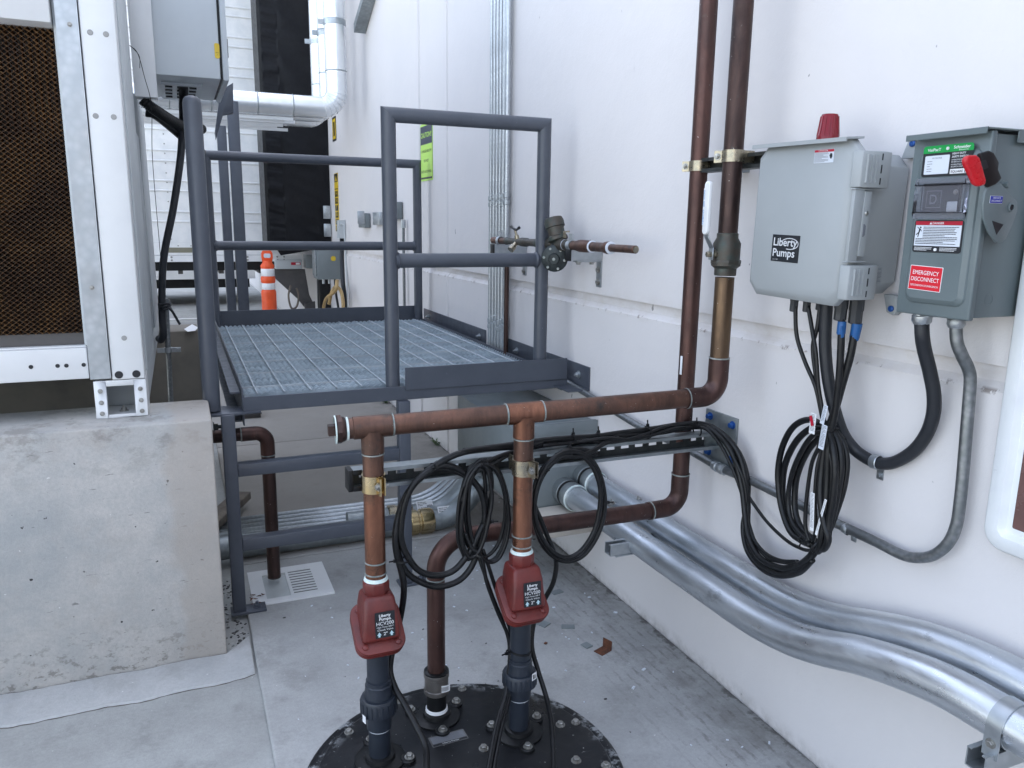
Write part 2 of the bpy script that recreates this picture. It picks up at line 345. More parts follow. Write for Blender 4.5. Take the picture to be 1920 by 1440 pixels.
# ------------------------------------------------------------ ground
def pos(t):
    g = t.n.new('ShaderNodeNewGeometry'); x = t.n.new('ShaderNodeSeparateXYZ'); t.lk(g.outputs['Position'], x.inputs[0]); return g.outputs['Position'], x.outputs
def concrete(name, c, c2, c3, tracks=False, rough=.8, pits=False, form=False):
    t = NT(name); P, xyz = pos(t)
    def nz(scale, det=6, r=.6, st=(1, 1, 1), off=0):
        mp = t.n.new('ShaderNodeMapping'); t.lk(P, mp.inputs[0]); mp.inputs['Scale'].default_value = st; mp.inputs['Location'].default_value = (off, off, off)
        n = t.n.new('ShaderNodeTexNoise'); n.inputs['Scale'].default_value = scale; n.inputs['Detail'].default_value = det; n.inputs['Roughness'].default_value = r
        t.lk(mp.outputs[0], n.inputs['Vector']); return n.outputs[0]
    col = t.mix(t.ramp(nz(2.1, 8, .68), .40, .60), c, c2)
    col = t.mix(t.ramp(nz(5.5, 8, .7, off=4), .52, .74), col, c3)
    col = t.mix(t.ramp(nz(90, 3, .7), .35, .75, 0, .35), col, tuple(x*.7 for x in c2))
    col = t.mix(t.ramp(nz(60, 2, .5, off=9), .765, .785), col, (.66, .66, .64))
    h = t.math('ADD', nz(220, 3, .7), t.math('MULTIPLY', nz(28, 5, .6), 1.2))
    if tracks:
        w = t.n.new('ShaderNodeTexWave'); w.wave_type = 'BANDS'; w.bands_direction = 'X'; w.inputs['Scale'].default_value = 8.5
        w.inputs['Distortion'].default_value = 3.5; w.inputs['Detail'].default_value = 5; w.inputs['Detail Scale'].default_value = 7; w.inputs['Detail Roughness'].default_value = .8
        mp = t.n.new('ShaderNodeMapping'); t.lk(P, mp.inputs[0]); mp.inputs['Scale'].default_value = (1, .22, 1); mp.inputs['Rotation'].default_value = (0, 0, -.05); t.lk(mp.outputs[0], w.inputs['Vector'])
        m = t.math('MULTIPLY', t.ramp(w.outputs[0], .74, .97), t.ramp(xyz[0], -.42, -.20))
        m = t.math('MULTIPLY', m, t.ramp(nz(13, 8, .8, off=2), .46, .58)); m = t.math('MULTIPLY', m, t.ramp(xyz[1], 5.5, 3.5))
        m = t.math('MULTIPLY', m, t.ramp(xyz[0], -.012, -.05))
        col = t.mix(t.math('MULTIPLY', m, .5), col, (.10, .092, .082))
        col = t.mix(t.math('MULTIPLY', t.ramp(xyz[1], 3.42, 3.50), .75), col, (.27, .245, .215))
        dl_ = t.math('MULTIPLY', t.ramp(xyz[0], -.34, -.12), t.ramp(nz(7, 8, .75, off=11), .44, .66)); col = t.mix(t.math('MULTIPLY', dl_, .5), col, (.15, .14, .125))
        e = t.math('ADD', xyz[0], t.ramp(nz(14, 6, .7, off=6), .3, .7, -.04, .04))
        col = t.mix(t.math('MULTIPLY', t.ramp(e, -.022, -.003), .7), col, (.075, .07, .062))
    if pits:
        col = t.mix(t.ramp(nz(46, 2, .4, (1, 1, 1), 7), .765, .775), col, (.05, .05, .05))
        top = t.math('MULTIPLY', t.ramp(xyz[2], .66, .80), t.ramp(nz(6, 7, .7, (1, 1, 1.6), 1), .50, .58)); col = t.mix(t.math('MULTIPLY', top, .5), col, (.19, .18, .16))
        low = t.math('MULTIPLY', t.ramp(xyz[2], .22, .02), t.ramp(nz(26, 6, .75, (1, 1, 1.4), 3), .53, .60)); col = t.mix(t.math('MULTIPLY', low, .7), col, (.17, .16, .14))
        scr = t.ramp(nz(30, 3, .6, (.5, .5, 3.2), 12), .70, .72); col = t.mix(t.math('MULTIPLY', scr, .6), col, (.11, .11, .11))
        bn = t.math('MULTIPLY', t.ramp(t.math('ADD', xyz[0], t.ramp(nz(8, 5), .3, .7, -.03, .03)), -1.665, -1.63), .6); col = t.mix(bn, col, (.42, .375, .33))
        st = t.ramp(nz(7, 5, .6, (1, 1, .08), 5), .5, .7, 0, .5); col = t.mix(st, col, tuple(x*.78 for x in c))
        h = t.math('ADD', h, t.math('MULTIPLY', t.ramp(nz(46, 2, .4, (1, 1, 1), 7), .75, .775), -2.5))
    t.lk(col, t.b.inputs['Base Color']); t.b.inputs['Roughness'].default_value = rough; t.b.inputs['Specular IOR Level'].default_value = .25
    t.bump(h, .35, .003); M[name] = t.m
concrete('slab_concrete', (.43, .435, .43), (.34, .345, .34), (.25, .25, .24), tracks=True)
concrete('apron_concrete', (.41, .42, .41), (.32, .325, .315), (.23, .235, .225))
concrete('plinth_concrete', (.53, .51, .48), (.38, .39, .385), (.43, .40, .37), pits=True)
concrete('mortar_concrete', (.47, .475, .47), (.40, .41, .41), (.36, .36, .35))
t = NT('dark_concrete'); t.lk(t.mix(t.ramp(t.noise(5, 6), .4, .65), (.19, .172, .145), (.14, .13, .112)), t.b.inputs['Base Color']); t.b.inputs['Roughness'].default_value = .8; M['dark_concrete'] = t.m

g = MB().box((-70, -60, -.6), (70, 90, -.022)).build('ground', 'apron_concrete', smooth=False); tag(g, kind='structure')
m = MB()
ys = [-3, 3.43, 5.4, 7.9]
for a, b in zip(ys, ys[1:]): m.box((-1.425, a+.004, -.03), (-.0005, b-.004, 0))
g = m.build('pavement', 'slab_concrete', bevel=.008, seg=3); tag(g, kind='structure')
for y, x1 in ((20.7442, -.9), (13.1000, -1.2)): tag(MB().box((-6, y-.06, -.021), (x1, y+.06, -.017)).build('painted_line', 'white', smooth=False), kind='structure')

# ------------------------------------------------------------ building wall
t = NT('wall_paint'); P, xyz = pos(t)
def wnz(scale, det=5, r=.6, st=(1, 1, 1), off=0):
    mp = t.n.new('ShaderNodeMapping'); t.lk(P, mp.inputs[0]); mp.inputs['Scale'].default_value = st; mp.inputs['Location'].default_value = (off, off, off)
    n = t.n.new('ShaderNodeTexNoise'); n.inputs['Scale'].default_value = scale; n.inputs['Detail'].default_value = det; n.inputs['Roughness'].default_value = r
    t.lk(mp.outputs[0], n.inputs['Vector']); return n.outputs[0]
col = t.mix(t.ramp(wnz(1.1, 6), .35, .68), (.725, .695, .683), (.685, .662, .657))
col = t.mix(t.ramp(wnz(3.2, 7, .68, (1, 1, .5), 3), .60, .78, 0, .5), col, (.70, .685, .675))
col = t.mix(t.ramp(wnz(26, 2, .5, (1, 1, .6), 8), .764, .78), col, (.27, .26, .26))
col = t.mix(t.math('MULTIPLY', t.ramp(wnz(20, 6, .75, (1, 1, .16), 2), .69, .74), .5), col, (.42, .40, .39))
gr = t.math('MULTIPLY', t.ramp(xyz[2], 1.14, 1.175), t.ramp(xyz[2], 1.26, 1.212)); gd = t.math('MULTIPLY', gr, t.ramp(wnz(7, 7, .7, (1, 1, 2), 5), .42, .72))
col = t.mix(t.math('MULTIPLY', gd, .42), col, (.46, .39, .31))
cr_ = t.math('MULTIPLY', t.math('MULTIPLY', t.ramp(xyz[2], 1.155, 1.16), t.ramp(xyz[2], 1.172, 1.166)), t.ramp(wnz(16, 6, .8, (1, 1, .6), 6), .56, .6)); col = t.mix(t.math('MULTIPLY', cr_, .7), col, (.16, .12, .10))
bs = t.math('MULTIPLY', t.ramp(xyz[2], .05, .0), t.ramp(wnz(18, 6, .7), .4, .65)); col = t.mix(t.math('MULTIPLY', bs, .6), col, (.3, .28, .25))
t.lk(col, t.b.inputs['Base Color']); t.b.inputs['Roughness'].default_value = .55; t.b.inputs['Specular IOR Level'].default_value = .35
t.bump(t.math('ADD', t.math('MULTIPLY', wnz(3.0, 3), 5.), t.math('MULTIPLY', wnz(70, 5, .7), .8)), .34, .004); M['wall_paint'] = t.m

m = MB()
m.box((.018, -6, -.3), (8, 45, 7.5))
def panel(y0, y1, z0, z1, cb=0, ct=0):           # raised panel with chamfered reveal edges
    c = .012; i = c
    o = [(.02, y0, z0), (.02, y1, z0), (.02, y1, z1), (.02, y0, z1)]
    f = [(0, y0+i, z0+cb), (0, y1-i, z0+cb), (0, y1-i, z1-ct), (0, y0+i, z1-ct)]
    m.add(o+f, [(4, 7, 6, 5), (0, 4, 5, 1), (1, 5, 6, 2), (2, 6, 7, 3), (3, 7, 4, 0)])
for y0, y1 in ((-6.01, -1.2), (-1.19, 4.776), (4.786, 5.372), (5.392, 12), (12.02, 45.01)):
    panel(y0, y1, -.31, 1.186, 0, .022); panel(y0, y1, 1.216, 7.51, .004, 0)
m.box((-5, -9, -.3), (.017, -6.02, 4))  # added wing, unseen behind the camera, put there to block light
wall = m.build('building_wall', 'wall_paint', smooth=False); tag(wall, 'tall white painted panel wall with a dirty horizontal groove behind all the pipes, plus an added unseen light-blocking wing', 'wall')

# ------------------------------------------------------------ concrete plinths
def pitted_block(name, a, b, matname, amp=.006, worn=True):
    m = MB().box(a, b); o = m.build(name, matname, bevel=.006, seg=2, angle=50); return o
p = pitted_block('concrete_plinth', (-4.5, 2.69, -.03), (-1.515, 3.02, .85), 'plinth_concrete'); tag(p, 'near pitted grey concrete plinth under the white machine foot', 'plinth', 'concrete plinths')
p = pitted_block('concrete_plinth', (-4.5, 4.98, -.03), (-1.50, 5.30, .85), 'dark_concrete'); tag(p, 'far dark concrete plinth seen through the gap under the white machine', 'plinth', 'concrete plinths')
m = MB()
def lipy(i): return 2.60 + .006*sin(i*1.7)+.004*sin(i*4.1)
N = 260; vs = []; fs = []
for i in range(N+1):
    x = -4.5+(3.066)*i/N; nn = noise.noise(Vector((x*7, 0, 0)))*.012+noise.noise(Vector((x*31, 3, 0)))*.004; y = 2.530+nn+.022*max(0, (x+1.62)/.18)**2; yy = 2.6895 if x < -1.515 else 2.69+(x+1.515)*1.2; ck = .0035+.003*noise.noise(Vector((x*23, 9, 0))); vs += [(x, y-ck, -.0215), (x, y, -.0205), (x, y+.004, -.014+nn*.1), (x, yy-.001-ck*.6, .002+nn*.4), (x, yy, .001+nn*.4)]
for i in range(N):
    a = i*5; fs += [(a+k, a+5+k, a+6+k, a+1+k) for k in range(4)]
m.mats = ['mortar_concrete', 'crack_dark']; M['crack_dark'] = mat('crack_dirt', (.07, .062, .052), (.14, .13, .11), rough=.9, scale=30); m.add(vs, fs); m.mi = [1 if k % 4 in (0, 3) else 0 for k in range(len(fs))]; g = m.build('mortar_strip', None); tag(g, 'pale smeared mortar strip along the foot of the near plinth', 'mortar')

# ------------------------------------------------------------ trailer at the dock
TY = 9.4
tr = thing('semi_trailer', 'white ribbed trailer backed up against the black dock shelter', 'trailer', (-6.5, TY+1.2, -.02))
zb = 1.0395; zt = 1.2441
m = MB().box((-13.5, TY, zt+.005), (-.32, TY+2.5, 4.1)); m.build('body', 'white', tr, smooth=False)
m = MB()
for z in ([4.303, 4.21, 4.011, 3.916, 3.719, 3.629, 3.419, 3.322, 3.115, 3.016, 2.84, 2.74, 2.533, 2.432, 2.217, 2.109, 1.903, 1.799, 1.578, 1.473]): m.piece().tube([(-13.5, TY-.002, z), (-.33, TY-.002, z)], .011, 6)
each(m, 'panel_rib', 'white', tr)
m = MB()
m.box((-13.5, TY-.012, zb+.075), (-.25, TY, zt)); m.box((-13.5, TY-.02, zb), (-.25, TY+.02, zb+.07)); m.build('bottom_rail', 'white', tr, smooth=False)
m = MB(); zr = zt-.03
x = -13.4
while x < -.3:
    m.lathe((x, TY-.012, zr), (0, -1, 0), [(.008, 0), (.004, .005)], 6); x += .13
for xx in (-1.6360, -4.0360):
    for k in range(40): m.lathe((xx, TY-.001, zt+.04+k*.1), (0, -1, 0), [(.008, 0), (.004, .005)], 6)
for xx in (-3.3, -2.9, -1.72, -1.33, -.93, -.53):
    for dx in (0, .075):
        for dz in (.018, .052): m.lathe((xx+dx, TY-.021, zb+dz), (0, -1, 0), [(.012, 0), (.007, .007)], 6)
tag(m.build('rivet', 'bolt', tr), kind='stuff')
m = MB(); m.box((-13, TY+.05, zb-.10), (-.3, TY+.09, zb-.005))
m.use('blackp'); m.build('side_skirt', 'blackp', tr)
m = MB()
for k in range(26): m.piece().lathe((-13+k*.45, TY+.048, zb-.035), (0, -1, 0), [(.022, 0), (.02, .004)], 10)
each(m, 'grommet', 'white', tr)
m = MB(); xm = -1.5956
m.box((xm-.1, TY-.016, zb+.10), (xm+.28, TY-.0125, zb+.155)); m.build('marker_strip', mat('olive_strip', (.22, .21, .15)), tr)
m = MB(); m.box((-1.3, TY-.016, zt-.075), (-.52, TY-.0125, zt-.045)); m.build('marker_strip', mat('grey_strip', (.55, .55, .56)), tr)
# floor frame, rear guard bracket and axle
m = MB()
m.box((-13.3, TY+.1, zb-.06), (-.35, TY+2.4, zb-.02))
for k in range(30): m.box((-13.2+k*.43, TY+.1, zb-.14), (-13.15+k*.43, TY+2.4, zb-.06))
m.build('floor_frame', 'dark_panel', tr)
a = (-0.564,9.35,1.0595); b = (-0.2645,9.35,0.954)
m = MB().box((a[0], 9.30, b[2]), (b[0], 9.46, a[2])); rb = m.build('rear_bumper', 'offwhite', tr, bevel=.01)
a = (-0.3907,9.28,1.0317); b = (-0.2847,9.28,1.0007)
Label((a[0], 9.298, b[2]), (1, 0, 0), (0, 0, 1), b[0]-a[0], a[2]-b[2], 'dr', .004).rect((b[0]-a[0])*.5, .004, (b[0]-a[0])*.42, (a[2]-b[2])*.7, 'w').build(rb, 'reflector')
gp = [(-0.5749,9.35,0.9508), (-0.2284,9.35,0.9475), (-0.1909,9.35,0.6558), (-0.1346,9.35,0.5166), (-0.2518,9.35,0.5073), (-0.3152,9.35,0.5964), (-0.5678,9.35,0.8475)]
m = MB().ext([(q[0], q[2]) for q in gp], (0, 9.36, 0), (1, 0, 0), (0, 0, 1), (0, .06, 0))
m.ext([(q[0]-.0, q[2]-.03) for q in gp[3:5]]+[(gp[4][0], gp[4][2]+.05), (gp[3][0], gp[3][2]+.06)], (0, 9.30, 0), (1, 0, 0), (0, 0, 1), (0, .055, 0))
m.build('guard_bracket', 'dark_panel', tr)
a = (-0.2233,9.3,1.1149); b = (-0.1262,9.3,0.9617)
MB().box((a[0], 9.26, b[2]), (b[0], 9.5, a[2])).build('corner_post', 'greybox', tr, bevel=.006)
m = MB()
for yy in (TY+.35, TY+2.1):
    for xx in (-11.2, -12.4): m.piece().lathe((xx, yy-.14, .48), (0, 1, 0), [(.2, 0), (.45, 0), (.5, .05), (.5, .25), (.45, .28), (.2, .28)], 28)
each(m, 'wheel', 'blackp', tr)
m = MB()
for yy in (TY+.6, TY+1.9): m.piece().box((-4.3, yy, 0), (-4.15, yy+.12, zb-.1))
each(m, 'landing_leg', 'dark_panel', tr)

# second trailer in the next bay
t2 = thing('semi_trailer', 'distant white trailer low in the gap beneath the near ribbed trailer', 'trailer', (-7, 17, -.02))
z1 = 0.4570
MB().box((-13.5, 15, z1), (-.3, 17.5, 4.1)).build('body', 'white_metal', t2, smooth=False)
m = MB().box((-13.3, 15.1, z1-.16), (-.4, 17.4, z1-.002)); m.build('floor_frame', 'blackp', t2)
m = MB()
for xx in (-11, -12.2): m.piece().lathe((xx, 15.05, .48), (0, 1, 0), [(.2, 0), (.45, 0), (.5, .05), (.5, .25), (.45, .28)], 24)
each(m, 'wheel', 'blackp', t2)
far = MB().box((-70, 62, -.5), (30, 64, 9)).build('far_building', 'offwhite', smooth=False); tag(far, 'pale far building closing the yard behind the trailers', 'building')

# ------------------------------------------------------------ dock shelter
ds = thing('dock_shelter', 'black fabric dock shelter on the wall around the trailer end', 'dock shelter', (-.33, 8.87, 1.2))
SY = 8.87; x0, x1, z0, z1 = -.655, -.004, 1.2538, 4.6
def cloth(xa, xb, y, za, zb, amp, f, seed, nx=40, nz=150):
    vs = []; fs = []
    for j in range(nz+1):
        for i in range(nx+1):
            x = xa+(xb-xa)*i/nx; z = za+(zb-za)*j/nz
            n = noise.noise(Vector((x*1.5+seed, z*f+x*3, seed)))*amp + noise.noise(Vector((x*5+seed, z*f*3.1+x*4, seed+4)))*amp*.35
            e = min(1, 12*min(i/nx, 1-i/nx)); vs.append((x, y-.02-n*e, z))
    for j in range(nz):
        for i in range(nx): a = j*(nx+1)+i; fs.append((a, a+1, a+nx+2, a+nx+1))
    return MB().add(vs, fs)
M['cloth'] = mat('black_fabric', (.003, .0033, .005), (.005, .0055, .008), rough=.5, scale=30, bump=.2, bscale=220, spec=.25)
xs = x0+.17
cloth(xs, x1, SY, z0, z1, .022, 3.4, 3).build('side_curtain', 'cloth', ds, angle=180)
cloth(x0, xs, SY, z0, z1, .018, 11, 8, 24, 260).build('pleated_edge', 'cloth', ds, angle=180)
m = MB().box((x0+.004, SY+.001, z0+.01), (x1, SY+.12, z1)); m.box((x0-.03, SY-.02, z0), (x0, SY+.5, z1)); m.build('curtain_frame', 'blackp', ds)
m = MB().ext([(x0+.12, z0-.13), (x0+.04, z0), (x1-.03, z0), (x1-.12, z0-.06)], (0, SY+.1, 0), (1, 0, 0), (0, 0, 1), (0, .04, 0)); m.build('bottom_flap', 'cloth', ds)
m = MB()
for yy in (385, 420): q = (0.0008,8.8,1.5844); m.piece().box((q[0]-.09, 8.80, 1.5844-.06-(yy-385)*.0055), (q[0]-.01, 8.82, 1.5844+.08-(yy-385)*.0055))
each(m, 'latch_plate', 'galv', ds, bevel=.004)
# dock bumper
m = MB().box((-.13, 9.0, .35), (-.003, 9.18, .92)); g = m.build('dock_bumper', 'black', bevel=.02); tag(g, 'black rubber dock bumper below the shelter curtain', 'bumper')
# hatch frame on the wall behind the pipes

# ------------------------------------------------------------ white cooling machine on the plinths
PY = 2.82
mc = thing('cooling_machine', 'large white sheet metal machine with a brown honeycomb pad, standing on the plinths', 'machine', (-1.86, PY, .85))
m = MB().box((-1.808, PY, .978), (-1.71, PY+.10, 2.65)); post = m.build('corner_post', 'white_metal', mc, bevel=.005, seg=3)
m = MB()
for x, z in ([(-1.782, 2.049), (-1.739, 2.048), (-1.787, 1.808), (-1.737, 1.808), (-1.762, 1.116), (-1.757, 2.318), (-1.715, 2.322)]): m.piece().lathe((x, PY-.0005, z), (0, -1, 0), [(.0085, 0), (.0075, .0012)], 16)
each(m, 'plug', mat('grey_plug', (.33, .33, .32)), post)
m = MB()
for x, z in ([(-1.787, 0.995), (-1.735, 0.995)]): m.piece().lathe((x, PY-.0006, z), (0, -1, 0), [(.0125, 0), (.0125, .0008)], 20)
each(m, 'bolt_hole', 'k', post)
# galvanised strip beside the post, set at a slight angle
m = MB().ext([(-1.871, 0), (-1.8105, 0), (-1.8105, .03), (-1.815, .03), (-1.815, .004), (-1.866, .004), (-1.866, .03), (-1.871, .03)], (0, PY-.004, .985), (1, 0, 0), (0, 1, 0), (0, 0, 1.665)); st = m.build('galvanised_strip', 'galv', mc)
m = MB()
for px, pz in ([(-1.834, 2.065), (-1.841, 1.282)]): m.hexb((px, PY-.004, pz), (0, -1, 0), .005, .004)
each(m, 'bolt', 'bolt', st)
# foot: open box
def foot(y0, par):
    m = MB(); xa, xb = -1.864, -1.709; za, zb = .852, .976; t_ = .004
    m.box((xa, y0, za), (xa+.036, y0+.004, zb)); m.box((xb-.036, y0, za), (xb, y0+.004, zb)); m.box((xa+.036, y0, zb-.018), (xb-.036, y0+.004, zb)); m.box((xa+.036, y0, za), (xb-.036, y0+.004, za+.010))
    m.box((xa, y0+.004, za), (xa+.003, y0+.17, zb)); m.box((xb-.003, y0+.004, za), (xb, y0+.17, zb)); m.box((xa+.003, y0+.004, za), (xb-.003, y0+.17, za+.003)); m.box((xa+.003, y0+.004, zb-.003), (xb-.003, y0+.17, zb))
    f = m.build('foot', 'white_metal', par, bevel=.0012, seg=1)
    m = MB()
    for x in (xa+.018, xb-.018):
        for z in (.868, .905, .944): m.hexb((x, y0-.0005, z), (0, -1, 0), .0052, .004)
    m.hexb(((xa+xb)/2, y0+.08, za+.003), (0, 0, 1), .010, .009, stud=True); each(m, 'bolt', 'bolt', f)
foot(PY, mc)
m = MB().box((-4.2, PY+.006, .987), (-1.874, PY+.07, 1.088)); m.box((-4.2, PY+.02, 1.088), (-1.874, PY+.12, 1.094)); bm_ = m.build('bottom_beam', 'white_metal', mc, bevel=.004, seg=3)
m = MB()
for px in (58, 108, 124.5, 157): q = Vector((-2.0339,2.826,1.0383)); q = Vector({58: (-2.0342,2.826,1.0349), 108: (-1.9605,2.826,1.034), 124.5: (-1.9358,2.826,1.0334), 157: (-1.8866,2.826,1.0332)}[px]); m.piece().lathe((q.x, PY+.0055, q.z), (0, -1, 0), [(.0065, 0), (.0065, .0008)], 16)
each(m, 'bolt_hole', 'k', bm_)
MB().box((-4.2, PY+.05, 1.095), (-1.874, PY+.16, 1.133)).build('pad_tray', 'dark_panel', mc)
# top trough above the pad
m = MB().ext([(PY-.02, 0), (PY+.10, -.012), (PY+.10, .58), (PY-.03, .58)], (-4.2, 0, 2.062), (0, 1, 0), (0, 0, 1), (2.318, 0, 0)); m.build('top_trough', 'white_metal', mc, bevel=.004)
m = MB().box((-1.880, PY+.02, 1.095), (-1.8725, PY+.10, 2.65)); m.build('side_flange', 'offwhite', mc)
# honeycomb pad: wavy paper sheets on edge, flutes alternating
vs = []; fs = []; mb = MB()
pitch = .0098; A = .0047; per = .0155; z0, z1 = 1.134, 2.066; nz = int((z1-z0)/per*6); nsh = 120; xr = -1.884
for i in range(nsh):
    xc = xr-i*pitch; sgn = 1 if i % 2 else -1; base = len(vs); J = noise.noise(Vector((i*.7, 0, 3)))*.002
    for j in range(nz+1):
        z = z0+(z1-z0)*j/nz; w = noise.noise(Vector((xc*9, z*5, 0)))*.0022; ph = 2*pi*z/per+(pi if i % 2 else 0)+J*200
        vs += [(xc+w+A*sin(ph), PY+.034+noise.noise(Vector((xc*60, z*60, 2)))*.002, z), (xc+w+.0012+A*sin(ph), PY+.034, z), (xc+w+A*sin(ph+sgn*1.9), PY+.060, z)]
    for j in range(nz):
        a = base+j*3; fs += [(a, a+1, a+4, a+3), (a, a+3, a+5, a+2)]
mb.add(vs, fs); M['pad'] = mat('honeycomb_pad', (.080, .036, .013), (.16, .078, .024), rough=.8, scale=6, lohi=(.42, .62), speck=((.34, .21, .09), 300, .64))
mb.build('honeycomb_pad', 'pad', mc, angle=180)
MB().box((-4.2, PY+.061, 1.10), (-1.882, PY+.16, 2.2)).build('pad_backing', mat('dark_pad', (.012, .006, .003)), mc)
MB().box((-4.2, PY+.036, 1.134), (xr-nsh*pitch+.004, PY+.06, 2.066)).build('pad_wing', 'pad', mc)
# right side of the machine
m = MB(); m.box((-1.716, PY+.103, .99), (-1.704, 3.62, 2.65)); m.build('side_panel', 'offwhite', mc, bevel=.002)
m = MB(); m.box((-1.735, 3.63, 1.02), (-1.715, 3.70, 2.65)); m.box((-1.75, 3.72, 1.0), (-1.71, 4.05, 1.86)); m.build('side_frame', 'galv', mc, bevel=.002)
m = MB(); m.box((-1.73, 4.07, .99), (-1.705, 4.95, 2.05)); m.build('side_panel', 'offwhite', mc, bevel=.002)
m = MB().box((-1.860, PY+.175, .853), (-1.712, 5.02, .972)); m.build('base_rail', 'offwhite', mc, bevel=.003)
m = MB().box((-4.15, PY+.2, 2.2), (-1.76, 5.1, 2.66)); m.box((-4.15, PY+.17, .99), (-1.77, 5.1, 2.2)); m.build('casing', 'offwhite', mc, bevel=.004)
a = (-1.7,4.4994,2.1548)
m = MB().box((-1.70, 3.66, 1.985), (-1.615, 3.74, 2.65)); m.build('side_cover', 'white_metal', mc, bevel=.003)
# thin sensing tubes
m = MB(); m.tube(cr([(-1.7027,3.62,2.1705), (-1.6756,3.6,2.1397), (-1.6572,3.6,2.0515), (-1.6404,3.62,1.9439), (-1.653,3.7,1.7406), (-1.651,3.7,1.3664), (-1.6487,3.7,1.1611)]), .0014, 6); m.tube(cr([(-1.6954,3.62,2.1653), (-1.6706,3.6,2.1302), (-1.6721,3.6,2.0843)]), .0012, 6); m.build('sensing_tube', 'blackp', mc)

# ------------------------------------------------------------ control cabinet
CY = 3.75
cb = thing('control_cabinet', 'light grey control cabinet with a yellow sticker hung above the platform post', 'cabinet', (-1.48, CY, 2.1))
m = MB().box((-1.622, CY, 2.09), (-1.362, 4.42, 2.75)); body = m.build('body', 'cabinet', cb, bevel=.004, seg=3)
m = MB().box((-1.352, CY-.01, 2.085), (-1.328, 4.44, 2.75)); m.build('side_door', 'cabinet', cb, bevel=.004)
m = MB().box((-1.362, CY+.01, 2.095), (-1.352, 4.42, 2.75)); m.build('door_gasket', 'blackp', cb)
c = (-1.3705,3.745,2.2042); L = Label((c[0]-.010, CY-.0005, c[2]-.031), (1, 0, 0), (0, 0, 1), .020, .062, 'yl', .008)
L.txt('!', .010, .012, .006, None, 'k', al='c').txt('HOT', .010, .022, .004, None, 'k', al='c'); L.build(cb, 'sticker')
m = MB().box((-1.60, 3.92, 2.078), (-1.43, 4.38, 2.0895)); m.use('blackp')
for i in range(4):
    for j in range(3): m.box((-1.585+j*.05, 3.95+i*.105, 2.072), (-1.555+j*.05, 3.97+i*.105, 2.0781))
m.mats = ['cabinet', 'blackp']; m.mi = [0]*6+[1]*(len(m.f)-6); m.build('gland_plate', None, cb)
a = (-1.3034,3.9,2.2388); MB().box((-1.327, 3.85, a[2]-.04), (-1.318, 3.88, a[2]+.04)).build('latch', 'blackp', cb, bevel=.003)
# conduits dropping out of the cabinet
gp_ = (-1.5082,3.8541,2.07)
def corr(pts, r, n=8, amp=.0022, per=.007):
    P = cr(pts, 30); out = []; rs = []; d = 0; last = P[0]; P2 = [P[0]]
    tot = sum((P[i+1]-P[i]).length for i in range(len(P)-1)); step = per/4; acc = 0; out = [P[0]]
    for i in range(len(P)-1):
        s_ = (P[i+1]-P[i]); L_ = s_.length
        while acc+L_ >= step*len(out) and L_ > 0:
            tt = (step*len(out)-acc)/L_; out.append(P[i]+s_*tt)
        acc += L_
    rs = [r+amp*(1 if k % 4 in (0, 1) else -1) for k in range(len(out))]
    return out, rs
o1, r1 = corr([(-1.6722,3.72,1.9814), (-1.6498,3.72,1.9598), (-1.5819,3.76,1.9178), (-1.5197,3.85,1.8959), (-1.4728,4,1.9023), (-1.436,4.2,1.9266)], .021)
g = MB().tube(o1, r1, 16).build('corrugated_hose', 'blackp', angle=180); tag(g, 'fat black ribbed hose slanting from the machine side behind the tall post', 'hose')
o1, r1 = corr([(gp_[0], gp_[1]+.1, 2.085), (-1.5098,4.05,2.0523), (-1.5165,4.02,1.9204), (-1.5233,4.02,1.885)], .019)
m = MB().tube(o1, r1, 16); g = m.build('corrugated_hose', 'blackp', angle=180); tag(g, 'short black ribbed hose dropping straight from the cabinet underside', 'hose')
g = MB().tube(cr([(-1.6669,3.85,1.9444), (-1.6339,3.85,1.9377), (-1.5778,3.95,1.9027), (-1.5083,4.1,1.8575), (-1.4343,4.3,1.8277)]), .0165, 14).build('black_cable', 'black', angle=180); tag(g, 'smooth black cable under the fat ribbed hose beside the machine', 'cable')
g = MB().tube(cr([(-1.5251,4,1.8946), (-1.5427,4,1.7651), (-1.5866,4,1.5497), (-1.6362,4,1.3555), (-1.6579,4,1.2082), (-1.6684,4,1.0588), (-1.67,4,0.9705), (-1.6795,4.02,0.9376), (-1.6928,4.1,0.9321)]), .0165, 14).build('drop_cable', 'flex', angle=180); tag(g, 'long dark grey cable hanging beside the machine down to the grey knot', 'cable')
dr = thing('ground_pipe', 'thin grey pipe standing clamped beside the far plinth', 'pipe', (-1.6646,4.05,0.6498))
MB().tube([(-1.6479,4.05,1.1288), (-1.6546,4.05,0.8986), (-1.6615,4.05,0.5559)], .0125, 12).build('pipe', 'conduit', dr)
m = MB(); c = Vector((-1.6533,4.05,0.8829)); m.lathe(c-Vector((0, 0, .012)), (0, 0, 1), [(.018, 0), (.018, .024)], 16); m.box(c+Vector((-.05, -.006, -.012)), c+Vector((.055, .006, .010))); m.hexb(c+Vector((.04, -.008, 0)), (0, -1, 0), .007, .006); m.build('clamp', 'galv', dr)
m = MB(); c = Vector((-1.6541,3.99,1.0971))
for k in range(3): m.tube([c+Vector((.024*cos(a_/12*2*pi), .024*sin(a_/12*2*pi), -.008+k*.011+.004*sin(a_*1.3+k))) for a_ in range(12)], .006, 8, closed=True)
m.tube(cr([c+Vector((.012, -.02, 0)), c+Vector((.03, -.02, -.02)), c+Vector((.055, -.01, -.075)), c+Vector((.06, -.01, -.085))]), .006, 8)
g = m.build('cord_knot', 'flex'); tag(g, 'grey cord knotted round the hanging cable and thin pipe', 'cord')

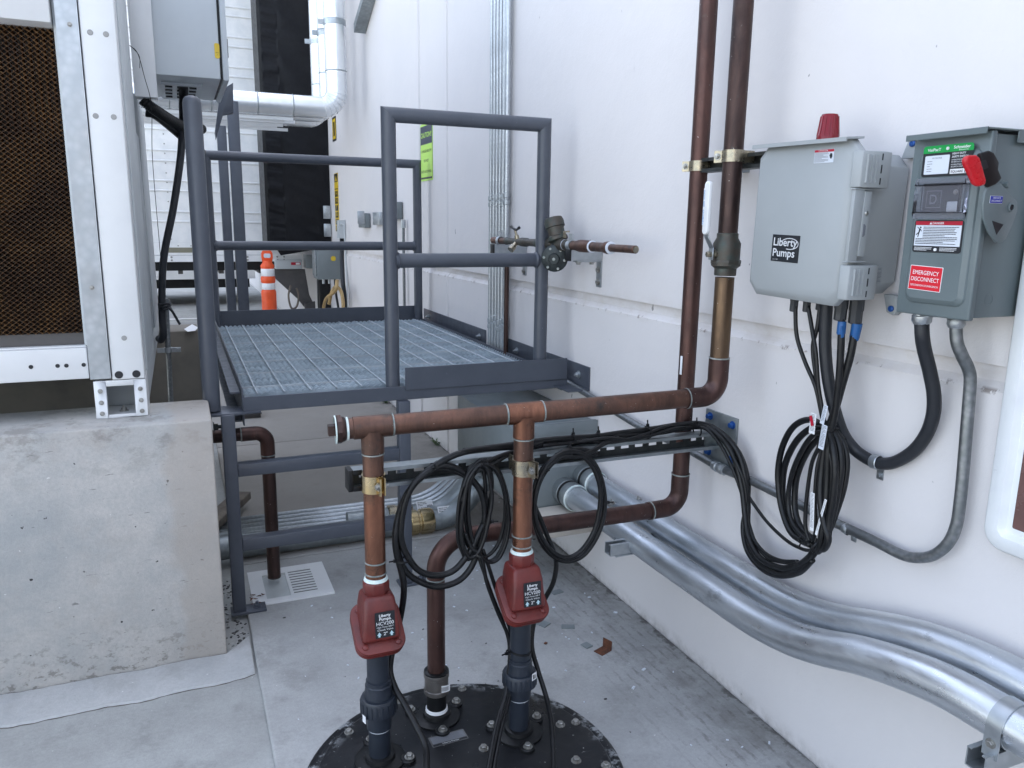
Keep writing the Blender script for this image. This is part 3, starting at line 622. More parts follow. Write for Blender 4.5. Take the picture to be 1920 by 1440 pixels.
# ------------------------------------------------------------ grey steel posts behind the platform and silver pipes
def steel_post(px, x, w, label, zt):
    r = thing('support_post', label, 'post', (x, 6.36, 0), 'grey steel posts under the silver pipes')
    MB().box((x-w/2, 6.36-w/2, .012), (x+w/2, 6.36+w/2, zt)).build('post', 'steel', r, bevel=.004)
    MB().box((x-.085, 6.27, .0004), (x+.085, 6.45, .012)).build('base_plate', 'steel', r); return r
steel_post(0, -1.2257, .066, 'square grey steel post behind the platform, left one of the pair', 2.1757)
steel_post(0, -1.1382, .080, 'square grey steel post behind the platform, right one of the pair', 2.3520)
q = (-1.1597,6.3869,0)
g = MB().box((q[0]-.09, 6.15, 0), (q[0]+.09, 6.26, .075)).build('concrete_block', 'dark_panel', bevel=.006); tag(g, 'small dark block on the pavement by the grey post bases', 'block')
g = MB().ext([(-1.283130973696318, 2.2542029610192817), (-1.2081086385622049, 2.3052268007898857), (-1.214705698335777, 2.1311803092712083), (-1.2761762652546584, 2.115011202319958), (-1.3237321347535862, 1.9711206197765783), (-1.3272088051958462, 2.013985046018939)], (0, 5.2, 0), (1, 0, 0), (0, 0, 1), (0, .05, 0)).build('post_bracket', 'steel', bevel=.002); tag(g, 'grey gusset bracket under the right edge of the control cabinet', 'bracket')

def silver(x, y, r, zh, label, seed):
    s = thing('jacketed_pipe', label, 'pipe', (x, y, zh), 'silver jacketed pipes on the wall')
    P = fil([(x, y, 5.2), (x, y, zh), (-3.4, y, zh)], r*1.55, 9)
    MB().tube(P, r, 28).build('pipe', 'silver', s)
    m = MB(); rnd = random.Random(seed)
    for k in range(9): ring(m.piece(), (x, y, zh+.32+k*.36+rnd.uniform(-.03, .03)), (0, 0, 1), r, .0022, .012)
    for k in range(9): ring(m.piece(), (x-.34-k*.33+rnd.uniform(-.03, .03), y, zh), (1, 0, 0), r, .0022, .012)
    for i in range(12, 18): pass
    each(m, 'band', 'galv_dull', s)
    m = MB(); c = Vector((x-r*1.55, y, zh+r*1.55))
    for k in range(6):
        a_ = radians(10+k*14); n_ = Vector((cos(a_), 0, -sin(a_))); cc = c+n_*r*1.55; ax = Vector((-sin(a_), 0, -cos(a_)))
        m.piece().lathe(cc-ax*.003, ax, [(r, 0), (r+.003, .002), (r+.003, .004), (r, .006)], 28, cap=False)
    each(m, 'elbow_gore', 'silver', s)
    return s
silver(-.25, 7.0, .088, 2.44, 'largest silver jacketed pipe, nearest of three coming down the wall', 1)
silver(-.25, 7.42, .072, 2.44, 'narrow silver jacketed pipe, the middle one of three on the wall', 2)
silver(-.25, 7.80, .080, 2.44, 'silver jacketed pipe farthest along the wall beside the black shelter', 3)
m = MB(); rnd = random.Random(4)
for k, (y, z) in enumerate(((7.0, 2.348), (7.15, 2.355), (7.30, 2.36), (7.45, 2.345), (7.62, 2.35), (7.8, 2.345))):
    a_ = -1.0+rnd.uniform(-.25, .1); m.piece().box((a_-.8, y, z-.03), (a_+.55, y+.028, z-.004))
for g, w_ in zip(each(m, 'pipe_strip', 'white_metal'), ('nearest', 'second nearest', 'third nearest', 'third farthest', 'second farthest', 'farthest')): tag(g, w_+' thin white metal strip under the horizontal silver pipes', 'strip', 'strips under the silver pipes')
hz = [7.16, 7.28, 7.56]
# strap and bracket high on the wall
br = thing('pipe_bracket', 'grey angled strut bracket holding the silver pipes high on the wall', 'bracket', (0, 6.8, 3.2))
za = (-0.1,7.2444,3.1135); zc = (-0.002,6.9694,3.2974)
m = MB().ext([(6.95, 3.05), (6.45, 3.28), (6.45, 3.33), (6.95, 3.12)], (-.10, 0, 0), (0, 1, 0), (0, 0, 1), (.098, 0, 0)); m.build('strut', 'galv_dull', br)
m = MB()
for y, r, z in ((7.0, .0885, 3.12), (7.42, .0725, 3.12), (7.8, .0805, 3.12)): m.piece().lathe((-.25, y, z-.02), (0, 0, 1), [(r, 0), (r+.005, 0), (r+.005, .04), (r, .04)], 28, cap=False); m.box((-.25-r-.045, y-.006, z-.02), (-.25-r, y+.006, z+.02))
m.box((-.165, y-.03, 3.085), (-.1, y+.03, 3.1)) if 0 else None
each(m, 'strap', 'galv', br)

# ------------------------------------------------------------ yard things beyond the platform
dl = thing('delineator_post', 'orange delineator post with two white bands behind the platform', 'delineator', (-0.707,8.75,-0.02))
c = Vector(dl['_o']); H = 1.05; prof = [(.095, .02), (.08, .06)]
MB().lathe(c+V(0, 0, .0), (0, 0, 1), [(.2, .0), (.2, .035), (.11, .06), (.10, .06)], 8).build('base', 'black', dl)
def zz(py): return 1.0000*0 + py
yz = {470: 1.184, 492: 1.06, 500: 1.015, 503: 0.998, 518: 0.913, 521: 0.896, 528: 0.857, 530: 0.845, 543: 0.771, 547: 0.748, 580: 0.559}
MB().lathe((c.x, c.y, 0), (0, 0, 1), [(.075, .03), (.078, yz[547]-.01), (.078, yz[547]), (.069, yz[543]), (.069, yz[530]), (.076, yz[528]), (.076, yz[521]), (.069, yz[518]), (.069, yz[503]), (.073, yz[500]), (.073, yz[500]+.012), (.048, yz[492]), (.045, yz[492]+.02)], 24).build('tube', 'orange', dl)
m = MB(); zt_ = yz[470]; zb_ = yz[492]; w = .058
m.ext([(-w*.85, zb_), (w*.85, zb_), (w, zb_+.05), (w, zt_-.03), (w*.75, zt_), (-w*.75, zt_), (-w, zt_-.03), (-w, zb_+.05)], (c.x, c.y-.02, 0), (1, 0, 0), (0, 0, 1), (0, .04, 0)); m.build('grip', 'orange', dl, bevel=.006)
m = MB().ext(rrect(.07, .045, .015), (c.x-.035, c.y-.0225, zt_-.075), (1, 0, 0), (0, 0, 1), (0, .002, 0)); m.build('grip_slot', 'lw', dl)
for a_, b_ in ((543, 530), (518, 503)): MB().lathe((c.x, c.y, 0), (0, 0, 1), [(.0695, yz[a_]+.003), (.071, yz[a_]+.005), (.071, yz[b_]-.005), (.0695, yz[b_]-.003)], 24, cap=False).build('reflective_band', 'reflect', dl)

# dock control box with hoses
bx = thing('dock_control_box', 'grey control box with hoses beneath, on the wall past the platform', 'control box', (0,8.9914,0.876))
a = (-0.02,8.2608,1.2228); b = (-0.02,8.312,0.905)
m = MB().box((-.26, a[1], b[2]), (-.008, a[1]+.28, a[2]+.06)); m.build('box', 'greybox', bx, bevel=.006)
m = MB(); m.box((-.262, a[1]+.03, b[2]+.03), (-.275, a[1]+.24, a[2]+.03)); m.build('lid', 'galv_dull', bx, bevel=.004)
Label((-.12, a[1]-.0005, b[2]+.19), (1, 0, 0), (0, 0, 1), .05, .05, 'yl', .02).build(bx, 'sticker')
m = MB()
for k in range(3): m.piece().lathe((-.19+k*.06, a[1]+.08, b[2]-.05), (0, 0, 1), [(.014, 0), (.014, .05)], 12)
each(m, 'gland', 'galv', bx)
for k, (dx, col_) in enumerate(((0, 'yellow'), (.0, 'yellow'), (0, 'yellow'))):
    pass
yb = a[1]+.05
g = MB().tube(cr([(-0.17,7.6815,0.9351), (-0.2,7.6185,0.8427), (-0.22,8.0258,0.7284), (-0.22,8.2092,0.6007), (-0.2,8.1534,0.5062), (-0.18,7.6931,0.5484), (-0.16,7.4797,0.6753), (-0.15,7.5871,0.8288), (-0.16,7.8036,0.8634), (-0.2,7.8235,0.8099), (-0.22,7.8814,0.6884)]), .017, 10).build('tan_hose', 'yellow', angle=180); tag(g, 'tan hose looped beneath the grey dock control box', 'hose')
g = MB().tube(cr([(-0.13,8.0148,0.9163), (-0.15,7.8695,0.7944), (-0.15,7.7772,0.6703), (-0.15,7.7143,0.5449)]), .012, 10).build('black_lead', 'black', angle=180); tag(g, 'black lead hanging amid the tan hose loops', 'cable')
g = MB().tube(fil([(-0.03,8.0998,1.3673), (-0.04,8.0857,1.1266), (-0.06,7.9627,0.8921), (-0.03,7.9243,0.516)], .2), .022, 12).build('flex_drop', 'flex', angle=180); tag(g, 'dark flexible conduit on the wall right of the dock control box', 'conduit')
g = MB().tube(cr([(-0.4431,9,0.7928), (-0.4713,9,0.6746), (-0.4479,9,0.5426), (-0.3892,9,0.553), (-0.3612,9,0.6661), (-0.3806,9,0.7619)]), .011, 8).build('air_hose', 'wood', angle=180); tag(g, 'thin brown air hose hanging in a loop under the trailer', 'hose')
# small pull switch box
m = MB(); a = (-0.01,8.0833,1.4209); m.box((-.07, a[1]-.05, a[2]-.09), (-.003, a[1]+.06, a[2]+.09)); m.tube([(-.05, a[1]-.05, a[2]+.05), (-.05, a[1]-.22, a[2]+.05), (-.03, a[1]-.24, a[2]-1.3)], .008, 8)
g = m.build('wall_switch', 'offwhite', bevel=.0); tag(g, 'small pale switch box and thin conduit under the yellow vertical sign', 'switch')
# receptacle boxes
def rec(px0, px1, py0, py1, label, depth):
    a = 0.0000; return None
r1 = thing('receptacle_box', 'grey outlet box with a lifted clear cover, left of the railing post', 'outlet box', (0,7.0268,1.5173))
MB().box((-.05, 6.9198, 1.4473), (-.003, 7.2008, 1.5729)).build('box', 'greybox', r1, bevel=.006)
m = MB(); c0 = Vector((-0.1,6.8731,1.5159)); m.obox((-.085, c0[1]+.05, c0[2]+.02), (.03, .0, 0), (0, .008, 0), (0, 0, .055)); m.build('lifted_cover', 'galv', r1, bevel=.003)
r2 = thing('receptacle_box', 'grey outlet box with a thin conduit running down below it', 'outlet box', (0,5.928,1.5857))
MB().box((-.055, 5.8356, 1.5221), (-.003, 6.1206, 1.6490)).build('box', 'greybox', r2, bevel=.006)
qq = (-0.03,5.7287,1.5179); MB().tube([(-.03, qq[1], qq[2]), (-.03, qq[1], .02)], .011, 10).build('conduit', 'conduit', r2)
MB().lathe((-.03, qq[1], qq[2]-.06), (0, 0, 1), [(.018, 0), (.018, .06)], 12).build('connector', 'galv', r2)
r3 = MB().box((-.035, 6.4556, 1.4737), (-.003, 6.7008, 1.5788)).build('receptacle_box', 'galv', bevel=.005); tag(r3, 'small bare metal box on the wall just left of the railing post', 'outlet box')

# signs
a = (0,5.3517,2.1301); b = (0,5.0801,1.7733); SW = a[1]-b[1]; zt_ = 2.1468; zb_ = 1.7761; SH = zt_-zb_
L = Label((-.001, a[1], zb_), (0, -1, 0), (0, 0, 1), SW, SH, 'lime', .01, .003)
L.rect(.008, .012, SW-.016, .012, 'k').rect(.004, SH*.64, SW-.008, SH*.32, 'navy').rect(.003, .02, .004, SH*.62, 'k').rect(SW-.007, .02, .004, SH*.62, 'k')
L.txt('CAUTION!!', SW/2, SH*.76, SH*.085, SW*.88, 'lime', 3, .02, al='c').txt('CHARGER BELOW', SW/2, SH*.50, SH*.048, SW*.84, 'k', al='c').txt('DO NOT', SW/2, SH*.33, SH*.048, SW*.4, 'k', al='c').txt('BACK INTO WALL', SW/2, SH*.14, SH*.048, SW*.84, 'k', al='c')
g = L.build(None, 'caution_sign'); tag(g, 'lime green caution sign with a dark header on the white wall', 'sign')
a = (-0,8.5967,1.9919); zt_ = a[2]; zb_ = 1.3949; SW = .20; SH = zt_-zb_
L = Label((-.001, 8.5701, zb_), (0, -1, 0), (0, 0, 1), SW, SH, 'yl', .004, .003)
L.rect(.01, SH*.85, SW-.02, SH*.14, 'k').poly([(.05, SH*.865), (SW-.05, SH*.865), (SW/2, SH*.965)], 'yl', .0034, .0037).rect(.01, SH*.725, SW-.02, SH*.015, 'k')
for k, ch in enumerate('HNTBSE'):
    zz_ = SH*(.62-k*.12); L.rect(.02, zz_-.012, SW-.04, SH*.095, 'k'); L.txt(ch, SW/2, zz_+.004, SH*.062, .09, 'yl', 3, al='c')
g = L.build(None, 'caution_sign'); tag(g, 'narrow black and yellow sign with stacked letters by the black shelter', 'sign')
a = (0,8.4864,2.4459)
L = Label((-.001, a[1]+.1, a[2]-.13), (0, -1, 0), (0, 0, 1), .20, .24, 'k', .004, .003); L.rect(.02, .02, .16, .20, 'yl').rect(.06, .05, .08, .14, 'k', 2)
g = L.build(None, 'wall_sign'); tag(g, 'small square yellow and black sign just below the silver pipes', 'sign')

# ------------------------------------------------------------ steel access platform
FY, BY, LX, RX, DZ = 3.025, 5.22, -1.392, -.062, .852
pf = thing('steel_platform', 'blue grey steel access platform with grating deck, pipe railings and square legs', 'platform', (-.75, 3.0, 0))
R = .0285
# deck grating
m = MB(); th = .0045; H = .028; pitch = .0301; y = FY+.058; tooth = .0064
bars = []
while y < BY-.03:
    n = int((RX-LX-.02)/tooth); x0 = LX+.01; vs = []; fs = []
    for i in range(n+1):
        x = x0+i*tooth; zt = (DZ-.0025, DZ-.005, DZ-.0125, DZ-.005)[i % 4]
        vs += [(x, y-th/2, zt), (x, y+th/2, zt), (x, y-th/2, DZ-H), (x, y+th/2, DZ-H)]
    for i in range(n):
        a = i*4; fs += [(a, a+4, a+5, a+1), (a+2, a+6, a+4, a), (a+1, a+5, a+7, a+3)]
    m.add(vs, fs); nb = len(bars); bars.append(y); y += pitch
M['grating'] = mat('galvanised_grating', (.56, .64, .69), (.36, .43, .48), rough=.36, metal=.45, scale=11, stretch=(.5, 1.6, 1))
M['rod'] = mat('bright_rod', (.55, .60, .63), (.46, .5, .53), rough=.4, metal=.3)
dk = m.build('deck_grating', 'grating', pf, smooth=False)
m = MB()
for y in bars[4::10]: m.box((LX+.01, y-.0028, DZ-.012), (RX-.012, y+.0028, DZ-.0032))
m.build('band_bar', 'rod', dk, smooth=False)
k = 0; x = LX+.055
while x < RX-.02:
    m = MB(); P = []; n = int((BY-.03-FY-.05)/.012)
    vs = []; fs = []
    for i in range(n+1):                         # twisted square rod
        a = i*.9; c = Vector((x, FY+.05+i*.012, DZ-.0055)); 
        for q in range(4): vs.append(c+Vector((.0042*cos(a+q*pi/2), 0, .0042*sin(a+q*pi/2))))
    for i in range(n):
        for q in range(4): fs.append((i*4+q, i*4+(q+1) % 4, i*4+4+(q+1) % 4, i*4+4+q))
    m.add(vs, fs); m.build('cross_rod', 'rod', dk, smooth=False); x += .1016
m = MB(); m.box((LX-.004, FY-.03, DZ-.052), (RX+.02, FY+.045, DZ-.047)); m.box((LX-.004, FY-.035, DZ-.055), (RX+.02, FY-.03, DZ+.001)); m.build('front_beam', 'steel', pf, bevel=.0015, seg=1)
m = MB(); m.box((LX-.005, FY-.027, DZ-.11), (LX, BY+.0, DZ+.035)); m.box((LX-.045, FY+.04, DZ-.11), (LX-.006, BY, DZ-.10)); m.box((LX-.045, FY+.04, DZ+.0), (LX-.006, BY, DZ+.008)); m.build('left_stringer', 'steel', pf, bevel=.0015, seg=1)
m = MB(); m.box((LX, BY-.01, DZ-.06), (RX, BY-.004, DZ+.085)); m.build('back_toe_plate', 'steel', pf, bevel=.0015, seg=1)
m = MB(); zt = 0.9294; m.box((-.775, FY-.042, DZ-.015), (-.048, FY-.0355, zt)); m.build('front_toe_plate', 'steel', pf, bevel=.0015, seg=1)
m = MB(); m.box((RX-.001, FY-.02, DZ-.07), (RX+.003, BY, DZ+.002)); m.build('right_stringer', 'steel', pf, bevel=.001, seg=1)
# posts and rails
LPX = -1.503
m = MB(); m.lathe((LPX, FY, DZ-.047), (0, 0, 1), [(.031, 0), (.031, 1.085), (.028, 1.098), (.020, 1.107), (.008, 1.111)], 28); m.build('tall_post', 'steel', pf)
FX = -.816; X2 = -.162; zt = 1.8977; zm = 1.3516
def weld(m, c, ax, r): m.lathe(V(c)-V(ax)*.003, ax, [(r, 0), (r+.005, .002), (r+.004, .007), (r, .011)], 20, cap=False)
def frame(xa, xb, y, zb0, zt, zm, zb):
    P = [(xa, y, zb), (xa, y, zt), (xb, y, zt), (xb, y, zb)]
    for a, b, nm in ((0, 1, 'post'), (2, 3, 'post')):
        m = MB(); p, q = V(P[a]), V(P[b])
        lo, hi = (p, q) if p.z < q.z else (q, p); side = 1 if P[a][0] == xa else -1
        n = 24; vs = []; 
        for k in range(n): aa = 2*pi*k/n; vs.append((lo.x+R*cos(aa), lo.y+R*sin(aa), lo.z))
        for k in range(n): aa = 2*pi*k/n; vs.append((lo.x+R*cos(aa), lo.y+R*sin(aa), hi.z-side*R*cos(aa)))
        m.add(vs, [tuple(reversed(range(n))), tuple(range(n, 2*n))]+[(k, (k+1) % n, n+(k+1) % n, n+k) for k in range(n)])
        m.build('rail_post', 'steel', pf)
    m = MB(); n = 24; vs = []
    for x, sgn in ((xa, 1), (xb, -1)):
        for k in range(n): aa = 2*pi*k/n; vs.append((x-sgn*R*cos(aa)*1.0, y+R*sin(aa), zt+R*cos(aa)))
    m.add(vs, [tuple(reversed(range(n))), tuple(range(n, 2*n))]+[(k, (k+1) % n, n+(k+1) % n, n+k) for k in range(n)]); m.build('top_rail', 'steel', pf)
    m = MB(); m.tube([(xa+R*.6, y, zm), (xb-R*.6, y, zm)], R, 24); weld(m, (xa+R, y, zm), (1, 0, 0), R); weld(m, (xb-R, y, zm), (-1, 0, 0), R); m.build('mid_rail', 'steel', pf)
frame(FX, X2, FY, 0, zt, zm, DZ-.046)
frame(-1.3902, -0.0817, 5.175, 0, 1.8778, 1.3432, DZ-.045)
# gusset plate below the tall post
m = MB().ext([(LPX-.048, FY-.05), (LPX+.06, FY-.055), (LPX+.17, FY-.04), (LPX+.17, FY-.03), (LX+.02, FY+.05), (LPX-.048, FY+.12)], (0, 0, DZ-.062), (1, 0, 0), (0, 1, 0), (0, 0, .010)); m.build('gusset_plate', 'steel', pf, bevel=.002)
m = MB().box((LPX-.012, FY-.035, DZ-.235), (LPX-.004, FY+.4, DZ-.062)); m.build('side_plate', 'steel', pf, bevel=.001)
m = MB().hexb((LPX+.0, FY-.01, DZ-.11), (1, 0, 0), .014, .014, stud=True); each(m, 'bolt', 'dark_iron', pf)
# legs, braces, feet
LG = (-1.452, 2.985); w = .048
for x, yy, side in ((LG[0], LG[1], 1), (-.785, LG[1], 1)):
    MB().box((x-w/2, yy-w/2, .010), (x+w/2, yy+w/2, DZ-.056)).build('leg', 'steel', pf, bevel=.004, seg=2)
    fo = MB().box((x-w/2-.008, yy-w/2-.01, .0004), (x+w/2+.075, yy+w/2+.012, .010)).build('foot_plate', 'steel', pf, bevel=.002)
    each(MB().hexb((x+w/2+.042, yy, .0105), (0, 0, 1), .012, .010, stud=True), 'bolt', 'steel', fo)
for a, b in ((0.5792, 0), (0.2814, 0)):
    MB().box((LG[0]+w/2, LG[1]-.024, a-.024), (-.785-w/2, LG[1]+.024, a+.024)).build('brace', 'steel', pf, bevel=.003, seg=2)
# wall angle in two lengths
for y0, y1 in ((2.86, 3.7516), (4.0877, 5.30)):
    m = MB().ext([(-.0005, 0), (-.105, 0), (-.105, .007), (-.0075, .007), (-.0075, .102), (-.0005, .102)], (0, y0, DZ-.047), (1, 0, 0), (0, 0, 1), (0, y1-y0, 0)); an = m.build('wall_angle', 'steel', pf)
    m = MB()
    for yy in (y0+.09, y1-.12): m.hexb((-.008, yy, DZ+.008), (-1, 0, 0), .012, .010, stud=True)
    each(m, 'bolt', 'galv', an)

# ------------------------------------------------------------ grey trough and conduits on and under the platform
bxo = thing('junction_trough', 'large grey metal junction box on the wall under the platform', 'junction box', (-.19, 3.1, .29))
MB().ext([(-.38, .41), (-.38, .69), (-.003, .69), (-.003, .29), (-.30, .29), (-.34, .33)], (0, 2.80, 0), (1, 0, 0), (0, 0, 1), (0, .69, 0)).build('box', 'greybox', bxo, bevel=.005)
m = MB(); m.box((-.386, 2.778, .575), (-.004, 2.799, .697)); m.box((-.388, 2.774, .655), (-.003, 2.777, .699)); m.build('end_cover', 'greybox', bxo, bevel=.004)
MB().box((-.37, 2.785, .31), (-.02, 2.7995, .57)).build('end_panel', 'greybox', bxo, bevel=.004)
g = MB().box((-.30, 2.66, .25), (-.06, 2.782, .345)).build('tan_cover', 'tan', bevel=.01); tag(g, 'plain tan box below the couplings of the big conduits', 'cover')

# bank of conduits on the wall
for k in range(6):
    x = -.028; y = 3.965-k*.0425; r = (.0105, .0105, .0105, .0105, .0105, .0165)[k]
    if k == 5: y -= .004
    c = thing('wall_conduit', ['farthest', 'second farthest', 'third farthest', 'third nearest', 'second nearest', 'nearest and thickest'][k]+' of six grey conduits rising side by side on the wall', 'conduit', (x, y, .70), 'six conduits on the wall')
    MB().tube([(x, y, .70), (x, y, 6)], r, 14).build('tube', 'bank', c)
    for zc in ((.935+.012*(k % 3)), 1.585+.01*(k % 2)):
        m = MB(); m.lathe((x, y, zc), (0, 0, 1), [(r+.001, 0), (r+.004, .002), (r+.004, .022), (r+.001, .024), (r+.002, .034), (r+.004, .036), (r+.004, .056), (r+.001, .058)], 14); m.build('coupling', 'galv', c)
yy = 3.655
cp = thing('small_copper_pipe', 'thin brown copper pipe beside the bank of conduits, under the backflow valve', 'pipe', (-.04, yy, .5))
MB().tube([(-.06, yy, .3), (-.06, yy, 1.3392)], .0125, 14).build('pipe', 'cop_dark', cp)

# conduits along the floor beneath the platform
fc = [(3.50, .055, .052, 'thicker galvanised conduit nearest the camera, lying on the pavement under the platform'), (3.63, .050, .047, 'second thick galvanised conduit lying on the pavement under the platform')]
for k, (y, z, r, lab) in enumerate(fc):
    c = thing('floor_conduit', lab, 'conduit', (-1.0, y, 0), 'thick conduits on the pavement')
    P = fil([(-1.9 if k == 0 else -.90, y+.01, z+.002), (-.40, y, z+.002), (-.17+.05*k, y, .30+.04*k), (-.15+.05*k, y-.10, .42)], [.20, .12], 12)
    MB().tube(P, r, 24).build('tube', 'galv_dull', c)
    x = -.53 - .07*k
    m = MB(); m.lathe((x-.10, y, z+.002), (1, 0, 0), [(r+.002, 0), (r+.010, .006), (r+.010, .040), (r+.004, .045), (r+.004, .055), (r+.011, .060), (r+.011, .11), (r+.006, .122), (r+.001, .124)], 26); m.build('coupling', 'brass' if k == 0 else 'brass2', c)
    L = Label((x+.045, y-r*.75, z+r*.62), (1, 0, -.02), (0, .66, .75), .085, .05, 'w', .002)
    L.lines(.006, .038, .05, 3, .008, .003, 'k').txt('2" RIGID', .006, .006, .008, None, 'k')
    for i in range(12): L.rect(.052+i*.0024, .008, .0012 if i % 3 else .0017, .016, 'k')
    L.build(c, 'sticker')
for k in range(5):
    y = 3.73+k*.052
    c = MB().tube(fil([(-1.9, y, .018), (-.40, y, .018), (-.10, y, .30), (-.1, y, .4)], [.3, .1], 8), .0155, 12).build('thin_conduit', 'bank', angle=180)
    tag(c, ['nearest', 'second nearest', 'middle', 'second farthest', 'farthest'][k]+' of five thin grey conduits lying side by side under the platform', 'conduit', 'thin conduits on the pavement')

# ------------------------------------------------------------ floor sink and copper drain
fs_ = thing('floor_sink', 'white square floor sink with a half slotted grate, set in the pavement', 'floor sink', (-1.24, 3.16, 0))
x0, x1, y0, y1 = -1.398, -1.080, 3.003, 3.318
m = MB(); hx0, hx1, hy0, hy1 = x0+.055, x0+.150, y0+.035, y1-.055; z = .009
for a, b in (((x0, y0), (x1, hy0)), ((x0, hy1), (x1, y1)), ((x0, hy0), (hx0, hy1))): m.box((a[0], a[1], .0003), (b[0], b[1], z))
xs = hx1; sl = []
m.box((hx1, hy0, .0003), (hx1+.012, hy1, z)); m.box((x1-.060, hy0, .0003), (x1, hy1, z))
ns = 9; dy = (hy1-hy0)/ns
for i in range(ns): m.box((hx1+.012, hy0+i*dy, .0003), (x1-.060, hy0+i*dy+dy*.55, z-.0005))
m.build('rim_and_grate', 'white_metal', fs_, smooth=False)
MB().box((hx0-.002, hy0-.002, .0002), (x1-.08, hy1+.002, .0008)).build('bowl', 'gray_pvc', fs_, smooth=False)
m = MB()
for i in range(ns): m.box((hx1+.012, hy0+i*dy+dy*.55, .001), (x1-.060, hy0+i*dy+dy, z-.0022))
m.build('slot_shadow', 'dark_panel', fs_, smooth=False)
m = MB(); px = -1.2976; pz = 0.6592
dp = thing('drain_pipe', 'dark copper drain pipe with an elbow ending above the floor sink', 'pipe', (px, 3.19, .03))
P = fil([(px, 3.19, .028), (px, 3.19, pz), (-1.95, 3.19, pz+.004)], .052, 10); MB().tube(P, .0265, 24).build('pipe', 'cop_dark', dp)
m = MB(); m.piece(); ring(m, (px, 3.19, pz-.095), (0, 0, 1), .0265, .003, .006); m.piece(); ring(m, (px-.10, 3.19, pz), (1, 0, 0), .0265, .003, .006); each(m, 'solder_ring', 'solder', dp)
m = MB().tube(fil([(px, 3.19, pz-.092), (px, 3.19, pz), (px-.097, 3.19, pz)], .052, 10), .0285, 24); m.build('elbow', 'cop_red', dp)
m = MB(); m.lathe((px, 3.19, .03), (0, 0, 1), [(.0268, 0), (.0275, .003)], 20)
m.build('pipe_end', 'bronze', dp)
g = MB().beam((-1.5298,3.8093,0.06), (-1.3476,4.1979,0.06), .09, .04).build('wood_block', 'wood', bevel=.003); tag(g, 'weathered wooden block leaning by the concrete plinth under the platform', 'wood block', 'wooden blocks under the platform')
q0, q1 = Vector((-1.5606,3.8189,0.02)), Vector((-1.4247,4.0698,0.02))
g = MB().beam(q0, q1, .09, .038).build('wood_block', 'wood', bevel=.003); tag(g, 'lower weathered wooden block flat on the pavement by the plinth', 'wood block', 'wooden blocks under the platform')

# ------------------------------------------------------------ backflow preventer on its wall brackets
bfX = -.135
bf = thing('backflow_valve', 'dark bronze backflow preventer with capped copper ends above the railing', 'valve', (bfX, 3.0, 1.45))
def bp(px, py, X=bfX): return None
pA = Vector((-0.135,2.3273,1.4189)); pB = Vector((-0.135,3.6171,1.4127))
zc = pA.z; ya, yb = pA.y, pB.y
ax = Vector((0, 1, 0))
def at(f): return Vector((bfX, ya+(yb-ya)*f, zc+(pB.z-zc)*f))
def fy(px): return None
yv = {1192: 2.3277, 1145: 2.4978, 1130: 2.5562, 1110: 2.6377, 1095: 2.7016, 1075: 2.7909, 1060: 2.861, 1045: 2.9341, 1030: 3.0103, 1010: 3.1172, 990: 3.2306, 970: 3.3511, 950: 3.4794, 935: 3.5812, 925: 3.6519}
def cyl(m, a, b, prof): m.lathe((bfX, yv[a], zc), (0, 1, 0), [(r, h*(yv[b]-yv[a])) for r, h in prof], 22)
m = MB(); cyl(m, 1192, 1145, [(.0125, 0), (.014, .01), (.014, 1)]); m.build('copper_tail', 'cop_mid', bf)
m = MB(); cyl(m, 1192, 1145, [(.0115, -.012), (.0115, .0)]); m.build('tail_cap', 'brass2', bf)
m = MB(); cyl(m, 1145, 1075, [(.021, 0), (.023, .06), (.021, .13), (.0175, .16), (.018, .5), (.022, .55), (.024, .62), (.024, .8), (.019, .9), (.018, 1)]); m.build('union', 'cop_mid', bf)
m = MB(); 
for p in (1145, 1110, 1060): m.piece(); m.lathe((bfX, yv[p]-.004, zc), (0, 1, 0), [(.021, 0), (.0226, .001), (.0226, .005), (.021, .006)], 22)
each(m, 'thread_tape', 'lw', bf)
m = MB(); cyl(m, 1075, 1010, [(.018, 0), (.022, .2), (.026, .3), (.030, .5), (.030, .7), (.022, 1)]); cyl(m, 1010, 950, [(.022, 0), (.017, .1), (.016, .3), (.02, .35), (.02, .5), (.015, .6), (.015, .9), (.018, 1)]); m.build('body', 'bronze', bf)
yc = yv[1045]; 
m = MB(); m.lathe((bfX, yc-.01, zc+.01), (-.14, .30, 1), [(.030, 0), (.042, .008), (.042, .020), (.034, .026), (.036, .060), (.041, .062), (.041, .086), (.036, .100), (.018, .105)], 26); m.build('valve_bonnet', 'bronze', bf)
m = MB(); m.lathe((bfX-.015, yc-.01, zc-.055), (-.55, -.83, -.12), [(.03, -.03), (.050, 0), (.055, .004), (.055, .016), (.051, .020), (.024, .024), (.02, .032)], 30); m.lathe((bfX, yc-.01, zc-.055), (0, 0, 1), [(.035, 0), (.03, .06)], 20); rv = m.build('relief_valve', 'dark_iron', bf)
m = MB(); nrm = Vector((-.55, -.83, -.12)).normalized(); u_ = Vector((0, 0, 1)); w_ = nrm.cross(u_)
for k in range(6): a_ = k*pi/3+.4; m.hexb(Vector((bfX-.015, yc-.01, zc-.055))+nrm*.0215+(u_*cos(a_)+w_*sin(a_))*.043, nrm, .006, .005, washer=False)
m.hexb(Vector((bfX-.015, yc-.01, zc-.055))+nrm*.033, nrm, .007, .005, washer=False)
each(m, 'bolt', 'solder', rv)
m = MB(); m.lathe((bfX-.005, yv[1060], zc+.03), (-.2, -.3, 1), [(.008, 0), (.007, .02)], 8); m.beam((bfX-.01, yv[1060]-.0, zc+.052), (bfX-.01, yv[1060]-.05, zc+.054), .004, .006); m.build('test_cock', 'brass2', bf)
